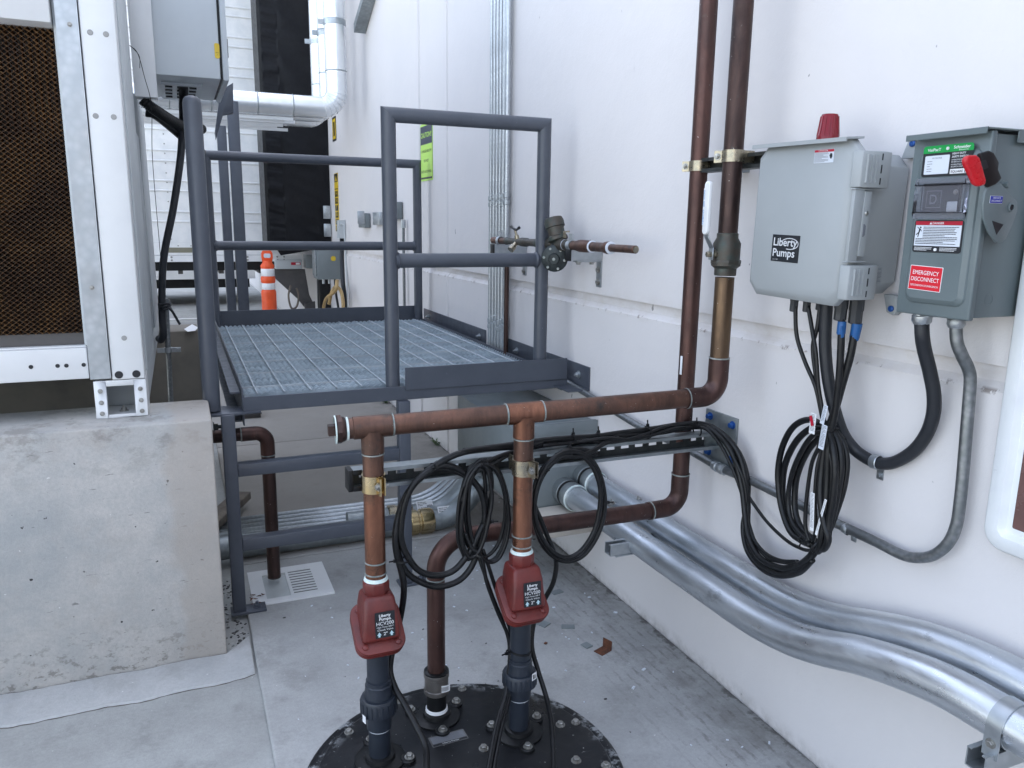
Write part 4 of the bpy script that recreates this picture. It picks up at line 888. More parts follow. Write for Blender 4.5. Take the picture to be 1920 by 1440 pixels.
for f_, nm in ((970, 'hose_bibb'),):
    m = MB(); c = Vector((bfX, yv[970], zc)); m.lathe(c+V(0, 0, .01), (-.25, .1, 1), [(.012, 0), (.010, .02), (.006, .022), (.005, .045)], 12); m.lathe(c, (-.8, -.25, -.75), [(.011, 0), (.011, .03), (.016, .032), (.016, .055)], 14)
    hb = m.build('hose_bibb', 'brass2', bf)
    cc = c+V(-.012, .004, .056); m = MB(); m.tube([cc+V(-.0, .045, .012), cc+V(0, .015, .002), cc, cc+V(0, -.015, -.004), cc+V(0, -.05, .008)], [.007, .004, .006, .004, .007], 8); m.build('tee_handle', 'blackp', hb)
m = MB(); cyl(m, 950, 925, [(.015, 0), (.015, .5), (.017, .55), (.017, 1)]); m.build('copper_end', 'cop_mid', bf)
# brackets
for nm, yw, xl in (('near', 2.7907, .146), ('far', 3.5413, .175)):
    zt_ = zc-.0185
    b_ = thing('strut_shelf', nm+' galvanised strut arm carrying the dark bronze backflow valve', 'bracket', (0, yw, zt_), 'strut arms of the backflow valve')
    MB().ext([(0, 0), (.013, 0), (.013, -.003), (.003, -.003), (.003, -.038), (.038, -.038), (.038, -.003), (.028, -.003), (.028, 0), (.041, 0), (.041, -.041), (0, -.041)], (-xl, yw, zt_), (0, 1, 0), (0, 0, 1), (xl-.003, 0, 0)).build('strut', 'galv', b_)
    MB().box((-xl-.004, yw-.001, zt_-.043), (-xl+.003, yw+.042, zt_+.002)).build('end_cap', 'blackp', b_, bevel=.001)
    m = MB(); m.box((-.115, yw, zt_-.0475), (-.003, yw+.04, zt_-.0415)); m.box((-.006, yw, zt_-.15), (-.0005, yw+.04, zt_-.042)); an = m.build('angle', 'galv', b_, bevel=.002)
    m = MB(); m.hexb((-.0062, yw+.02, zt_-.08), (-1, 0, 0), .010, .008); m.hexb((-.0062, yw+.02, zt_-.13), (-1, 0, 0), .010, .008); m.hexb((-.10, yw+.02, zt_-.048), (0, 0, -1), .009, .008); m.hexb((-.04, yw+.02, zt_-.048), (0, 0, -1), .009, .008); each(m, 'bolt', 'bolt', an)
    m = MB(); yk = yw+.02; m.lathe((bfX, yk-.012, zc), (0, 1, 0), [(.0185, 0), (.021, 0), (.021, .026), (.0185, .026)], 20, cap=False); m.box((bfX-.004, yk-.012, zc+.02), (bfX+.006, yk+.014, zc+.045)); m.build('pipe_clamp', 'galv', b_)

# ------------------------------------------------------------ sump cover
TC = (-.949, 1.772); TR = .443
sp_ = thing('sump_cover', 'round black sump tank cover bolted down in the pavement with paint spatter', 'tank cover', (TC[0], TC[1], 0))
t = NT('sump_black'); col = t.mix(t.ramp(t.noise(4, 7, .65), .42, .66), (.0035, .004, .006), (.010, .011, .014))
col = t.mix(t.ramp(t.noise(70, 3, .6, off=3), .715, .73), col, (.42, .44, .42)); col = t.mix(t.ramp(t.noise(23, 4, .7, off=5), .70, .715), col, (.5, .52, .5))
x = t.sep(); rad = t.math('POWER', t.math('ADD', t.math('MULTIPLY', x[0], x[0]), t.math('MULTIPLY', x[1], x[1])), .5)
e = t.math('MULTIPLY', t.ramp(rad, .375, .425), t.ramp(t.noise(17, 7, .75, off=8), .50, .58)); col = t.mix(t.math('MULTIPLY', e, .7), col, (.40, .42, .43))
rs_ = t.ramp(t.noise(5, 5, .6, off=21), .66, .74); col = t.mix(t.math('MULTIPLY', rs_, .5), col, (.11, .055, .03))
t.lk(col, t.b.inputs['Base Color']); t.lk(t.ramp(t.noise(9, 5), .3, .7, .22, .55), t.b.inputs['Roughness']); t.bump(t.noise(45, 5), .25, .002); M['sump'] = t.m
MB().lathe((TC[0], TC[1], .0005), (0, 0, 1), [(TR, 0), (TR, .008), (TR-.006, .012), (TR-.03, .012), (TR-.034, .020), (TR-.038, .022), (.01, .022)], 96).build('cover', 'sump', sp_)
m = MB()
for k in range(12):
    a_ = radians(12+k*30); m.hexb((TC[0]+(TR-.052)*cos(a_), TC[1]+(TR-.052)*sin(a_), .0225), (0, 0, 1), .0095, .008)
m.hexb((-.868, 1.845, .0225), (0, 0, 1), .010, .009); m.hexb((-.645, 1.70, .0225), (0, 0, 1), .010, .009); m.hexb((-.615, 1.86, .0225), (0, 0, 1), .010, .009)
each(m, 'bolt', 'bolt', sp_)
def flange(x, y, r, ring_):
    o = MB().lathe((x, y, .0222), (0, 0, 1), [(r+.04, 0), (r+.04, .007), (r+.03, .010), (r+.012, .011), (r+.010, .022), (r+.003, .024)], 36).build('pipe_flange', 'blackp', sp_)
    m = MB()
    for k in range(3):
        a_ = radians(95+k*120 if ring_ else 25+k*120); c = Vector((x+(r+.052)*cos(a_), y+(r+.052)*sin(a_), .0222)); m.hexb(c+V(0, 0, .012), (0, 0, 1), .0095, .009)
    q = each(m, 'flange_bolt', 'bolt', o)
    m = MB()
    for k in range(3):
        a_ = radians(95+k*120 if ring_ else 25+k*120); c = Vector((x+(r+.048)*cos(a_), y+(r+.048)*sin(a_), .0222)); m.piece(); m.lathe(c, (0, 0, 1), [(.022, 0), (.022, .009), (.019, .0115)], 20)
    each(m, 'flange_ear', 'blackp', o)
R1 = (-1.154, 1.91); R2 = (-.746, 1.874); R3 = (-.948, 2.037)
flange(R1[0], R1[1], .031, 1); flange(R2[0], R2[1], .031, 0); flange(R3[0], R3[1], .031, 0)
# nameplate on the cover
a = Vector((-1.0063,1.9492,0.024)); b = Vector((-0.8933,1.9514,0.024)); c = Vector((-1.0017,1.9015,0.024)); u = (b-a).normalized(); v = Vector((-u.y, u.x, 0)); wv = (b-a).length
L = Label(c-Vector((0, 0, .001)), u, v, wv*.97, .048, 'plate', .003); L.rect(.003, .003, wv*.97-.006, .008, 'k').rect(.005, .013, wv*.97-.01, .030, 'gy', 2).txt('Liberty Pumps', wv*.5, .0045, .005, .05, 'w', 3, al='c').lines(.008, .037, wv*.8, 5, .005, .0010, 'plate', 3)
L.build(sp_, 'nameplate')

# ------------------------------------------------------------ pump discharge pipework
hd = thing('discharge_pipework', 'copper header with two risers, red check valves and dark plastic unions over the sump', 'pipework', (-.95, 1.89, .022))
r = .0272
def lin(x): return R1[1]+(R2[1]-R1[1])*(x-R1[0])/(R2[0]-R1[0])
HZ = lambda x: .988+(x-R1[0])*.0245
EX = -.15; EY = lin(EX); EZ = HZ(EX)
dirh = (Vector((EX, EY, EZ))-Vector((R1[0], R1[1], HZ(R1[0])))).normalized()
def hp(x): return Vector((x, lin(x), HZ(x)))
xcap = -1.2240
MB().tube([hp(xcap), hp(EX-.10)], r, 28).build('header', 'cop_mid', hd)
MB().tube(fil([hp(EX-.105), hp(EX), (EX, EY, EZ+.115)], .055, 12), .0295, 28).build('elbow', 'cop_red', hd)
zv0 = 1.3918; zv1 = 1.4825; zrd = 1.3587
MB().tube([(EX, EY, EZ+.11), (EX, EY, zrd)], r, 28).build('lower_standpipe', 'cop_gold', hd)
MB().tube([(EX, EY, zv1), (EX, EY, 6)], r, 28).build('standpipe', 'cop_dark', hd)
m = MB()
for c, ax in ((hp(EX-.10), dirh), ((EX, EY, EZ+.113), (0, 0, 1)), (hp(R2[0]+.052), dirh), (hp(R2[0]-.052), dirh), (hp(R1[0]+.052), dirh)): m.piece(); ring(m, c, ax, .0285, .0018, .005)
for (x, y), zs in ((R1, (HZ(R1[0])-.072, 0.6191, 0.5873)), (R2, (HZ(R2[0])-.072, 0.6461, 0.6157))):
    for z in zs: m.piece(); ring(m, (x, y, z), (0, 0, 1), .0275, .0018, .0045)
each(m, 'solder_ring', 'solder', hd)
# tees
for (x, y) in (R1, R2):
    m = MB(); m.lathe(hp(x-.050), dirh, [(.0272, 0), (.0295, .002), (.0295, .099), (.0272, .101)], 28); m.lathe((x, y, HZ(x)-.07), (0, 0, 1), [(.0272, 0), (.0295, .002), (.0295, .05), (.031, .062)], 28); m.build('tee', 'cop_mid' if x == R1[0] else 'cop_bright', hd)
# end plug
m = MB(); c = hp(xcap-.002); m.lathe(c, -dirh, [(.0272, -.006), (.031, -.002), (.033, .004), (.033, .006)], 28); m.lathe(c-dirh*.006, -dirh, [(.037, 0), (.037, .010), (.034, .013)], 8, ref=(0, 0, 1)); m.lathe(c-dirh*.019, -dirh, [(.018, 0), (.018, .018), (.016, .020)], 4, ref=(0, 1, 1)); m.build('end_plug', 'cop_dark', hd)
ring(MB(), c, dirh, 1)
m = MB(); ring(m, c-dirh*.020, dirh, .0345, .002, .004); ring(m, c+dirh*.009, dirh, .0275, .0025, .007); m.build('plug_sealant', 'flux', hd)
def riser(x, y, ztee, zcl, zcv, zun_t, zun_b, mat_up, lab):
    MB().tube([(x, y, zcl), (x, y, ztee-.068)], r, 28).build('upper_riser', mat_up, hd)
    MB().tube([(x, y, zcv), (x, y, zcl)], r, 28).build('riser', 'cop_bright', hd)
    # check valve
    cv = MB().lathe((x, y, zcv-.040), (0, 0, 1), [(.034, 0), (.036, .004), (.036, .032), (.033, .036), (.030, .038)], 8, ref=(1, .42, 0)); Z0 = zcv-.036
    A = Vector((x, y, Z0))
    q = [(-.040, -.040, 0), (.040, -.040, 0), (.040, .034, 0), (-.040, .034, 0), (-.045, -.054, -.035), (.045, -.054, -.035), (.046, .036, -.035), (-.046, .036, -.035), (-.052, -.062, -.118), (.052, -.062, -.118), (.050, .028, -.118), (-.050, .028, -.118)]
    bod = MB().add([A+Vector(p) for p in q], [(3, 2, 1, 0)[::-1], (0, 1, 5, 4)[::-1], (1, 2, 6, 5)[::-1], (2, 3, 7, 6)[::-1], (3, 0, 4, 7)[::-1], (4, 5, 9, 8)[::-1], (5, 6, 10, 9)[::-1], (6, 7, 11, 10)[::-1], (7, 4, 8, 11)[::-1], (8, 9, 10, 11)[::-1]])
    bmesh_fix = bod
    b_ = bod.build('check_valve', 'valve_red', hd, bevel=.011, seg=4, angle=70); b_['label'] = lab
    cv.build('valve_neck', 'valve_red', b_, bevel=.002)
    nrm = Vector((0, -.60, .80)).normalized(); u_ = Vector((1, 0, 0)); v_ = nrm.cross(u_); C = A+Vector((0, -.012, -.098))
    pl = [(a-.067, b-.076) for a, b in rrect(.134, .152, .036, 7)]
    m = MB().ext(pl, C-nrm*.012, u_, v_, nrm*.013).ext([(a*.98, b*.98) for a, b in pl], C-nrm*.032, u_, v_, nrm*.018); m.build('valve_flange', 'valve_red', b_, bevel=.004, seg=2)
    m = MB()
    for sx in (-1, 1):
        for sy in (-1, 1): m.piece(); m.lathe(C+u_*sx*.044+v_*sy*.053+nrm*.001, nrm, [(.009, 0), (.008, .004), (.004, .0055)], 14)
    each(m, 'flange_screw', 'valve_red', b_)
    MB().lathe(A+V(0, -.004, -.15), (0, 0, 1), [(.033, 0), (.04, .03), (.042, .06)], 24).build('valve_outlet', 'valve_red', b_)
    # label on the sloping front face
    p0 = A+Vector((-.024, -.0548, -.108)); up_ = (A+Vector((0, -.054, -.035))-(A+Vector((0, -.062, -.118)))).normalized()
    o_ = A+Vector((-.018, -.0617, -.106)); L = Label(o_+Vector((0, -.0006, 0)), (1, 0, 0), up_, .053, .070, 'k', .001)
    L.txt('Liberty', .0265, .057, .0075, .031, 'w', 2, .02, al='c').txt('Pumps', .0265, .0475, .0075, .030, 'w', 2, .02, al='c').txt('HCV200', .0265, .0345, .0095, .046, 'w', 2, .0, al='c').txt('High-Temp 200 F', .0265, .0275, .0036, .044, 'w', 2, al='c').txt('Check Valve', .0265, .0195, .0048, .042, 'w', 2, al='c').txt('2"', .0265, .0065, .0085, .010, 'w', 2, .01, al='c')
    for sx in (.010, .043): L.poly([(sx-.006, .008), (sx, .0165), (sx+.006, .008)], 'ag', .001, .00125).rect(sx-.0028, .003, .0056, .0055, 'ag', 2)
    L.txt('TM', .041, .047, .0015, .003, 'w', 2).build(b_, 'valve_label')
    m = MB(); m.lathe((x, y, zcv-.004), (0, 0, 1), [(.0275, 0), (.0325, .0005), (.031, .006), (.0275, .009)], 24, cap=False); m.build('sealant_ring', 'flux', hd)
    # plastic pipe and union
    rp = .0302
    MB().tube([(x, y, .030), (x, y, zun_b)], rp, 28).build('lower_pipe', 'pvc', hd); MB().tube([(x, y, zun_t), (x, y, zcv-.17)], rp, 28).build('plastic_pipe', 'pvc', hd)
    h = zun_t-zun_b; prof = [(rp+.0, 0), (rp+.004, .003), (rp+.004, h*.22), (rp+.012, h*.26), (rp+.014, h*.30)]
    m = MB(); m.lathe((x, y, zun_b), (0, 0, 1), [(rp, 0), (rp+.004, .002), (rp+.004, h*.28), (rp+.019, h*.34), (rp+.0195, h*.62), (rp+.0165, h*.66), (rp+.009, h*.665), (rp+.009, h*.70), (rp+.006, h*.82), (rp+.006, h*.9), (rp+.0035, h*.92), (rp+.0035, h*.99), (rp, h)], 40)
    un = m.build('union', 'pvc', hd)
    m = MB()
    for k in range(20): a_ = 2*pi*k/20; m.obox((x+(rp+.0195)*cos(a_), y+(rp+.0195)*sin(a_), zun_b+h*.48), (.0014*cos(a_), .0014*sin(a_), 0), (-.0022*sin(a_), .0022*cos(a_), 0), (0, 0, h*.115))
    m.build('union_grip', 'pvc', un)
    m = MB(); ring(m, (x, y, zun_b-.001), (0, 0, 1), rp, .0012, .004); m.build('glue_ring', 'lw', un)
    return un
zc1 = 0.8380; zc2 = 0.8462
u1 = riser(R1[0], R1[1], HZ(R1[0]), zc1, 0.5719, 0.2747, 0.1270, 'cop_mid', 'left red check valve with black printed label')
u2 = riser(R2[0], R2[1], HZ(R2[0]), zc2, 0.5997, 0.2701, 0.1423, 'cop_mid', 'right red check valve with black printed label')
Label((R1[0]-.0495, R1[1]-.022, .170), (.3, -.95, 0), (0, 0, 1), .016, .022, 'w', .001).build(u1, 'sticker')
L = Label((R2[0]+.018, R2[1]-.0475, .215), (.9, .45, 0), (0, 0, 1), .02, .022, 'w', .001); L.rect(.004, .004, .005, .014, 'k').rect(.011, .004, .004, .012, 'k').build(u2, 'sticker')
# ball valve on the standpipe
h = zv1-zv0
bv = MB().lathe((EX, EY, zv0-.028), (0, 0, 1), [(.030, 0), (.031, .004), (.031, .020), (.036, .024), (.041, .028), (.041, .036), (.038, .038), (.038, .038+h*.30), (.0385, .04+h*.55), (.030, .04+h*.72), (.030, .028+h*.98), (.028, .028+h)], 28).build('ball_valve', 'bronze', hd)
MB().lathe((EX, EY, zv0+.004), (0, 0, 1), [(.0412, 0), (.0425, .003), (.0425, .010), (.0412, .012)], 8, ref=(1, .3, 0)).build('valve_hex', 'bronze', bv)
sv = Vector((-.99, .08, 0)).normalized(); C = Vector((EX, EY, zv0+h*.35))
m = MB(); m.lathe(C+sv*.030, sv, [(.013, 0), (.013, .014), (.008, .016), (.008, .030)], 16); m.lathe(C+sv*.056, sv, [(.0085, 0), (.0085, .007), (.007, .009)], 6); m.build('valve_stem', 'brass2', bv)
hz0 = C.z; m = MB(); sidev = sv.cross(V(0, 0, 1)).normalized()
pts = [C+sv*.050+V(0, 0, -.016), C+sv*.050+V(0, 0, .018), C+sv*.068+V(0, 0, .048), C+sv*.070+V(0, 0, .060)]
for a, b in zip(pts, pts[1:]): m.beam(a, b+(b-a).normalized()*.002, .022, .003, upv=sv)
m.build('handle_arm', 'galv', bv, bevel=.001, seg=1)
a = pts[-1]; hl = MB().ext([(p[0]-.0125, p[1]) for p in rrect(.025, .145, .0115, 6)], a-V(0, 0, .006)-sv*.005, sidev, (0, 0, 1), sv*.012).build('handle_grip', 'white', bv, bevel=.003, seg=3)
uu_ = -sidev if (-sidev).cross(V(0, 0, 1)).dot(sv) > 0 else sidev
L = Label(a+sv*.0072+V(0, 0, .02)-uu_*.004, (0, 0, 1), -uu_, .10, .008, 'w', .001) if V(0, 0, 1).cross(-uu_).dot(sv) > 0 else Label(a+sv*.0072+V(0, 0, .02)+uu_*.004, (0, 0, 1), uu_, .10, .008, 'w', .001)
L.txt('NIBCO', .002, .001, .006, .04, 'sb', 2, .01).txt('600 WOG', .05, .001, .006, .045, 'sb', 2, .01).build(hl, 'handle_text')

# ------------------------------------------------------------ dark copper vent pipe
vp_ = thing('vent_pipe', 'dark copper vent pipe down the wall, across and down into the sump cover', 'pipe', (R3[0], R3[1], .022))
VX = -.105; VY = 2.037; vz = 0.6229; vz2 = 0.6003
zz1 = 0.5890; zz0 = 0.5972
MB().tube([(VX, VY, zz1+.10), (VX, VY, 6)], .0268, 28).build('upright', 'cop_red', vp_)
MB().tube(fil([(VX, VY, zz1+.115), (VX, VY, zz1), (VX-.12, VY, zz1-.002)], .058, 12), .0292, 28).build('elbow', 'cop_red', vp_)
e0 = Vector((VX-.11, VY, zz1-.002)); e1 = Vector((R3[0], R3[1], zz0))
MB().tube([e0, e1-(e1-e0).normalized()*.20], .0268, 28).build('crossing', 'cop_red', vp_)
MB().tube(fil([e1-(e1-e0).normalized()*.205, e1, (R3[0], R3[1], .155)], [.095], 16), .0268, 28).build('downpipe', 'cop_red', vp_)
m = MB(); m.piece(); ring(m, (VX, VY, zz1+.112), (0, 0, 1), .0285, .002, .006); m.piece(); ring(m, e0, (1, 0, 0), .0285, .002, .006); m.piece(); ring(m, (R3[0], R3[1], zz0-.12), (0, 0, 1), .027, .001, .006)
each(m, 'solder_ring', 'solder', vp_)
m = MB(); m.lathe((R3[0], R3[1], .108), (0, 0, 1), [(.036, 0), (.038, .002), (.038, .014), (.036, .016), (.036, .052), (.0385, .054), (.0385, .066), (.036, .068)], 28); cpl = m.build('coupling', mat('band_coupling', (.16, .15, .14), (.12, .11, .105), rough=.35, metal=.5), vp_)
MB().lathe((R3[0], R3[1], .174), (0, 0, 1), [(.0375, 0), (.0375, .006), (.031, .008)], 28).build('coupling_sleeve', 'black', vp_)
L = Label((R3[0]-.002, R3[1]-.0366, .124), (.94, .0, 0), (0, 0, 1), .034, .022, 'w', .001, bend=.0372); L.rect(.004, .004, .001, .014, 'k')
for i in range(11): L.rect(.005+i*.0022, .004, .0011, .014, 'k')
L.build(cpl, 'sticker')
MB().tube([(R3[0], R3[1], .03), (R3[0], R3[1], .11)], .0302, 28).build('stub', 'blackp', vp_)
MB().lathe((R3[0], R3[1], .046), (0, 0, 1), [(.0305, 0), (.034, .002), (.033, .011), (.0305, .012)], 28, cap=False).build('sealant_ring', 'w', vp_)
MB().obox((VX-.0272, VY-.006, 1.0664), (.0012, 0, 0), (0, .005, 0), (0, 0, .03)).build('paint_smear', 'w', vp_, bevel=.001)

# clamps on the wall strut near the top
st_ = thing('wall_strut', 'dark strut on the wall holding two zinc clamps round the vertical pipes', 'strut', (0, 1.9, 1.69))
zk = 1.6789
MB().ext([(0, 0), (-.041, 0), (-.041, .010), (-.038, .010), (-.038, .003), (-.003, .003), (-.003, .038), (-.038, .038), (-.038, .031), (-.041, .031), (-.041, .041), (0, .041)], (-.075, 1.66, zk-.02), (1, 0, 0), (0, 0, 1), (0, .39, 0)).build('strut', 'strut_dark', st_)
MB().box((-.0745, 1.70, zk-.02), (-.0005, 1.75, zk+.02)).build('standoff', 'galv_dull', st_); MB().box((-.0745, 1.93, zk-.02), (-.0005, 1.96, zk+.02)).build('standoff', 'galv_dull', st_)
def clamp(par, c, rad, h, back, out=(0, 1, 0), m1='brass2', ear=None):
    c = V(c); k = MB(); k.lathe(c-V(0, 0, h/2), (0, 0, 1), [(rad, 0), (rad+.0035, 0), (rad+.0035, h), (rad, h)], 30, cap=False)
    b_ = V(back).normalized(); e = V(ear if ear else -b_).normalized(); sd = e.cross(V(0, 0, 1))
    for s_ in (-1, 1): k.obox(c+e*(rad+.011)+sd*s_*.006, e*.013, sd*.0016, V(0, 0, h*.5))
    for s_ in (-1, 1): k.obox(c+b_*(rad+.015)+b_.cross(V(0, 0, 1))*s_*.016, b_*.017, b_.cross(V(0, 0, 1))*.0016, V(0, 0, h*.5))
    o = k.build('pipe_clamp', m1, par); q = MB(); q.hexb(c+e*(rad+.014)+sd*.008, sd, .0075, .006); q.hexb(c+e*(rad+.014)-sd*.008, -sd, .0065, .006, stud=True); each(q, 'clamp_bolt', 'bolt', o); return o
clamp(st_, (VX, VY, zk), .0268, .030, (1, 0, 0), ear=(-.55, .83, 0)); clamp(st_, (EX, EY, zk+.012), .0272, .032, (1, 0, 0), ear=(-.55, .83, 0))

# ------------------------------------------------------------ cantilever strut with its wall plate
ss = thing('slotted_strut', 'slotted strut arm with a black end cap, reaching out from a bolted wall plate', 'strut', (-.6, 1.95, .8))
xa = -1.1987; za_ = 0.8361; zb_ = 0.8275
p0 = Vector((xa, 1.944, za_)); p1 = Vector((-.012, 1.958, zb_)); d = (p1-p0); L_ = d.length; d.normalize(); sdv = Vector((0, 1, 0)); sdv = (sdv-d*sdv.dot(d)).normalized(); upv = d.cross(sdv)
if upv.z < 0: upv = -upv
def sbox(s0, s1, a0, a1, h0, h1, m):           # along, across (towards the wall of the channel), up
    P = [p0+d*s+sdv*a+upv*h for h in (h0, h1) for s, a in ((s0, a0), (s1, a0), (s1, a1), (s0, a1))]
    m.add(P, [(0, 3, 2, 1), (4, 5, 6, 7), (0, 1, 5, 4), (1, 2, 6, 5), (2, 3, 7, 6), (3, 0, 4, 7)])
m = MB(); H = .054; Wd = .041; T_ = .0026
sbox(0, L_, 0, Wd, H/2-T_, H/2, m); sbox(0, L_, 0, Wd, -H/2, -H/2+T_, m); sbox(0, L_, 0, T_, H/2-.010, H/2-T_, m); sbox(0, L_, 0, T_, -H/2+T_, -H/2+.010, m)
s = 0; sp = .0508
m.mats = ['galv_dull', 'strut_dark']; m.cur = 1  # dark web: oil staining plus channel shade, both put into the colour
sbox(0, L_, Wd-T_, Wd, .012, H/2-T_, m); sbox(0, L_, Wd-T_, Wd, -H/2+T_, -.005, m)
while s < L_-.02: sbox(s, s+.022, Wd-T_, Wd, -.005, .012, m); s += sp
m.build('channel', None, ss, smooth=False)
m = MB(); sbox(-.014, -.0005, -.002, Wd+.002, -H/2-.002, H/2+.002, m); sbox(-.0005, .022, -.0025, -.0003, H/2-.012, H/2+.002, m); sbox(-.0005, .022, -.0025, -.0003, -H/2-.002, -H/2+.012, m); m.build('end_cap', 'blackp', ss, bevel=.002)
pl_ = MB().box((-.0085, 1.894, 0.7411), (-.0006, 2.052, .912)).build('wall_plate', 'galv_dull', ss, bevel=.0015)
m = MB()
for y, z in ([(2.027, 0.891), (1.913, 0.888), (2.023, 0.772), (1.906, 0.777)]): m.piece(); m.hexb((-.0085, y, z), (-1, 0, 0), .009, .012)
each(m, 'blue_anchor', 'blue_cap', pl_)
MB().box((-.05, 1.99, zb_-.040), (-.0086, 2.0, zb_+.035)).build('angle_fitting', 'galv_dull', ss)
clamp(ss, (R1[0], R1[1], zc1), .0275, .046, (0, 1, 0), ear=(.25, -.97, 0), m1='brass'); clamp(ss, (R2[0], R2[1], zc2), .0275, .044, (0, 1, 0), ear=(.35, -.94, 0))
# small strut below the vent pipe carrying the big conduits
s2 = thing('conduit_strut', 'short galvanised strut under the two big conduits near the vent pipe', 'strut', (-.15, 2.2, .35))
y_ = 2.3657
def cstrut(par, x0, y, z, L2, mname='galv', flip=False):
    return MB().ext([(0, 0), (.041, 0), (.041, .041), (.031, .041), (.031, .038), (.038, .038), (.038, .003), (.003, .003), (.003, .038), (.010, .038), (.010, .041), (0, .041)], (x0, y, z), (0, 1, 0), (0, 0, 1), (L2, 0, 0)).build('strut', mname, par)
cstrut(s2, -.27, 2.185, 0.3848-.012, .268)
MB().box((-.25, 2.18, 0.3848-.016), (-.0005, 2.235, 0.3848-.0125)).build('angle', 'galv', s2)
m = MB(); c = Vector((-0.12,2.4371,0.4607)); m.hexb(c, (-.3, 0, 1), .009, .008, stud=True); c = Vector((-0.05,2.3622,0.4901)); m.hexb(c, (-.3, 0, 1), .009, .008, stud=True); each(m, 'bolt', 'bolt', s2)

# ------------------------------------------------------------ two big galvanised conduits low on the wall
def big(name, off, pts, rr_, lab, k):
    c = thing('big_conduit', lab, 'conduit', (off, 1.5, .4), 'big galvanised conduits along the wall')
    P = cr(pts, 10); o = MB().tube(P, rr_, 36).build('tube', 'duct', c, angle=180)
    y = pts[0][1]; z = pts[0][2]
    m = MB(); m.lathe((off, 2.79, z), (0, -1, 0), [(rr_+.008, 0), (rr_+.010, .003), (rr_+.010, .045), (rr_+.003, .050), (rr_+.003, .062), (rr_+.009, .068), (rr_+.010, .11), (rr_+.004, .122), (rr_, .124)], 34); m.build('coupling', 'galv_dull', c)
    m = MB(); ring(m, (off, 2.735, z), (0, 1, 0), rr_+.007, .003, .012); m.build('black_gasket', 'black', c)
    m = MB(); ring(m, (off, 2.675, z), (0, 1, 0), rr_+.007, .003, .010); m.build('coupling_ring', 'flux', c)
    return c
c1_ = [(-.15, 2.80, .405), (-.15, 2.5, .405), (-.15, 2.1, .405), (-.15, 1.80, .408), (-.15, 1.60, .412), (-.15, 1.45, .432), (-.15, 1.33, .466), (-.15, 1.22, .506), (-.15, 1.10, .538), (-.15, 1.0, .556), (-.15, .90, .560), (-.15, .80, .560), (-.15, .6, .560), (-.15, .2, .56), (-.15, -1.2, .56)]
big('a', -.15, c1_, .046, 'nearer and lower of the two big galvanised conduits bending along the wall', 0)
c2_ = [(-.06, p[1]-.03, p[2]+.0) for p in c1_]
c2_ = [(-.058, 2.76, .455)]+[(-.058, y, z) for x, y, z in ((0, 2.4, .452), (0, 2.1, .45), (0, 1.80, .452), (0, 1.62, .456), (0, 1.48, .472), (0, 1.36, .502), (0, 1.25, .540), (0, 1.14, .572), (0, 1.03, .592), (0, .93, .60), (0, .8, .60), (0, .6, .60), (0, .2, .60), (0, -1.2, .60))]
big('b', -.058, c2_, .043, 'farther and higher of the two big galvanised conduits, against the wall', 1)
s3 = thing('conduit_strut', 'open strut with a wide strap at the lower right corner of the picture', 'strut', (-.15, .83, .49))
st_z = 0.5426
MB().ext([(0, 0), (.041, 0), (.041, .041), (.031, .041), (.031, .038), (.038, .038), (.038, .003), (.003, .003), (.003, .038), (.010, .038), (.010, .041), (0, .041)], (-.222, .850, .470), (0, 1, 0), (0, 0, 1), (.219, 0, 0)).build('strut', 'galv', s3, angle=20)
m = MB(); m.lathe((-.15, .845, .560), (0, 1, 0), [(.0465, 0), (.0495, 0), (.0495, .032), (.0465, .032)], 40, cap=False); m.box((-.1995, .845, .500), (-.1965, .877, .56)); m.box((-.1035, .845, .500), (-.1005, .877, .56)); m.build('strap', 'galv', s3)
m = MB(); m.hexb((-.200, .861, .53), (-1, 0, 0), .007, .006); each(m, 'bolt', 'bolt', s3)

# ------------------------------------------------------------ pump control enclosure
def loft(mb, rings):                              # rings of equal length, closed, capped
    n = len(rings[0]); vs = [p for r_ in rings for p in r_]; fs = []
    for i in range(len(rings)-1):
        for k in range(n): fs.append((i*n+k, i*n+(k+1) % n, (i+1)*n+(k+1) % n, (i+1)*n+k))
    fs += [tuple(reversed(range(n))), tuple((len(rings)-1)*n+k for k in range(n))]
    return mb.add(vs, fs)
def octo(x, y0, y1, z0, z1, c): return [(x, y0+c, z0), (x, y0, z0+c), (x, y0, z1-c), (x, y0+c, z1), (x, y1-c, z1), (x, y1, z1-c), (x, y1, z0+c), (x, y1-c, z0)]
en = thing('control_enclosure', 'grey pump control enclosure with a black logo square and red beacon', 'enclosure', (-.1, 1.5, 1.335))
y0, y1, z0, z1 = 1.345, 1.655, 1.335, 1.685
loft(MB(), [octo(-.012, y0+.016, y1-.016, z0+.014, z1-.014, .03), octo(-.150, y0+.008, y1-.008, z0+.008, z1-.008, .03), octo(-.158, y0+.002, y1-.002, z0+.002, z1-.002, .03), octo(-.166, y0+.002, y1-.002, z0+.002, z1-.002, .03)]).build('body', 'enclosure', en, bevel=.002, seg=2, angle=25)
door = loft(MB(), [octo(-.168, y0-.004, y1+.012, z0-.010, z1+.014, .030), octo(-.187, y0-.004, y1+.012, z0-.010, z1+.014, .030), octo(-.197, y0+.008, y1-.002, z0+.003, z1+.001, .026), octo(-.200, y0+.014, y1-.008, z0+.009, z1-.005, .024)]).build('door', 'enclosure', en, bevel=.002, seg=2, angle=25)
MB().ext([(-.165, 0), (-.214, -.003), (-.214, -.008), (-.218, -.008), (-.218, .001), (-.165, .005)], (0, y0+.012, z1+.014), (1, 0, 0), (0, 0, 1), (0, y1-y0-.002, 0)).build('drip_shield', 'enclosure', en)
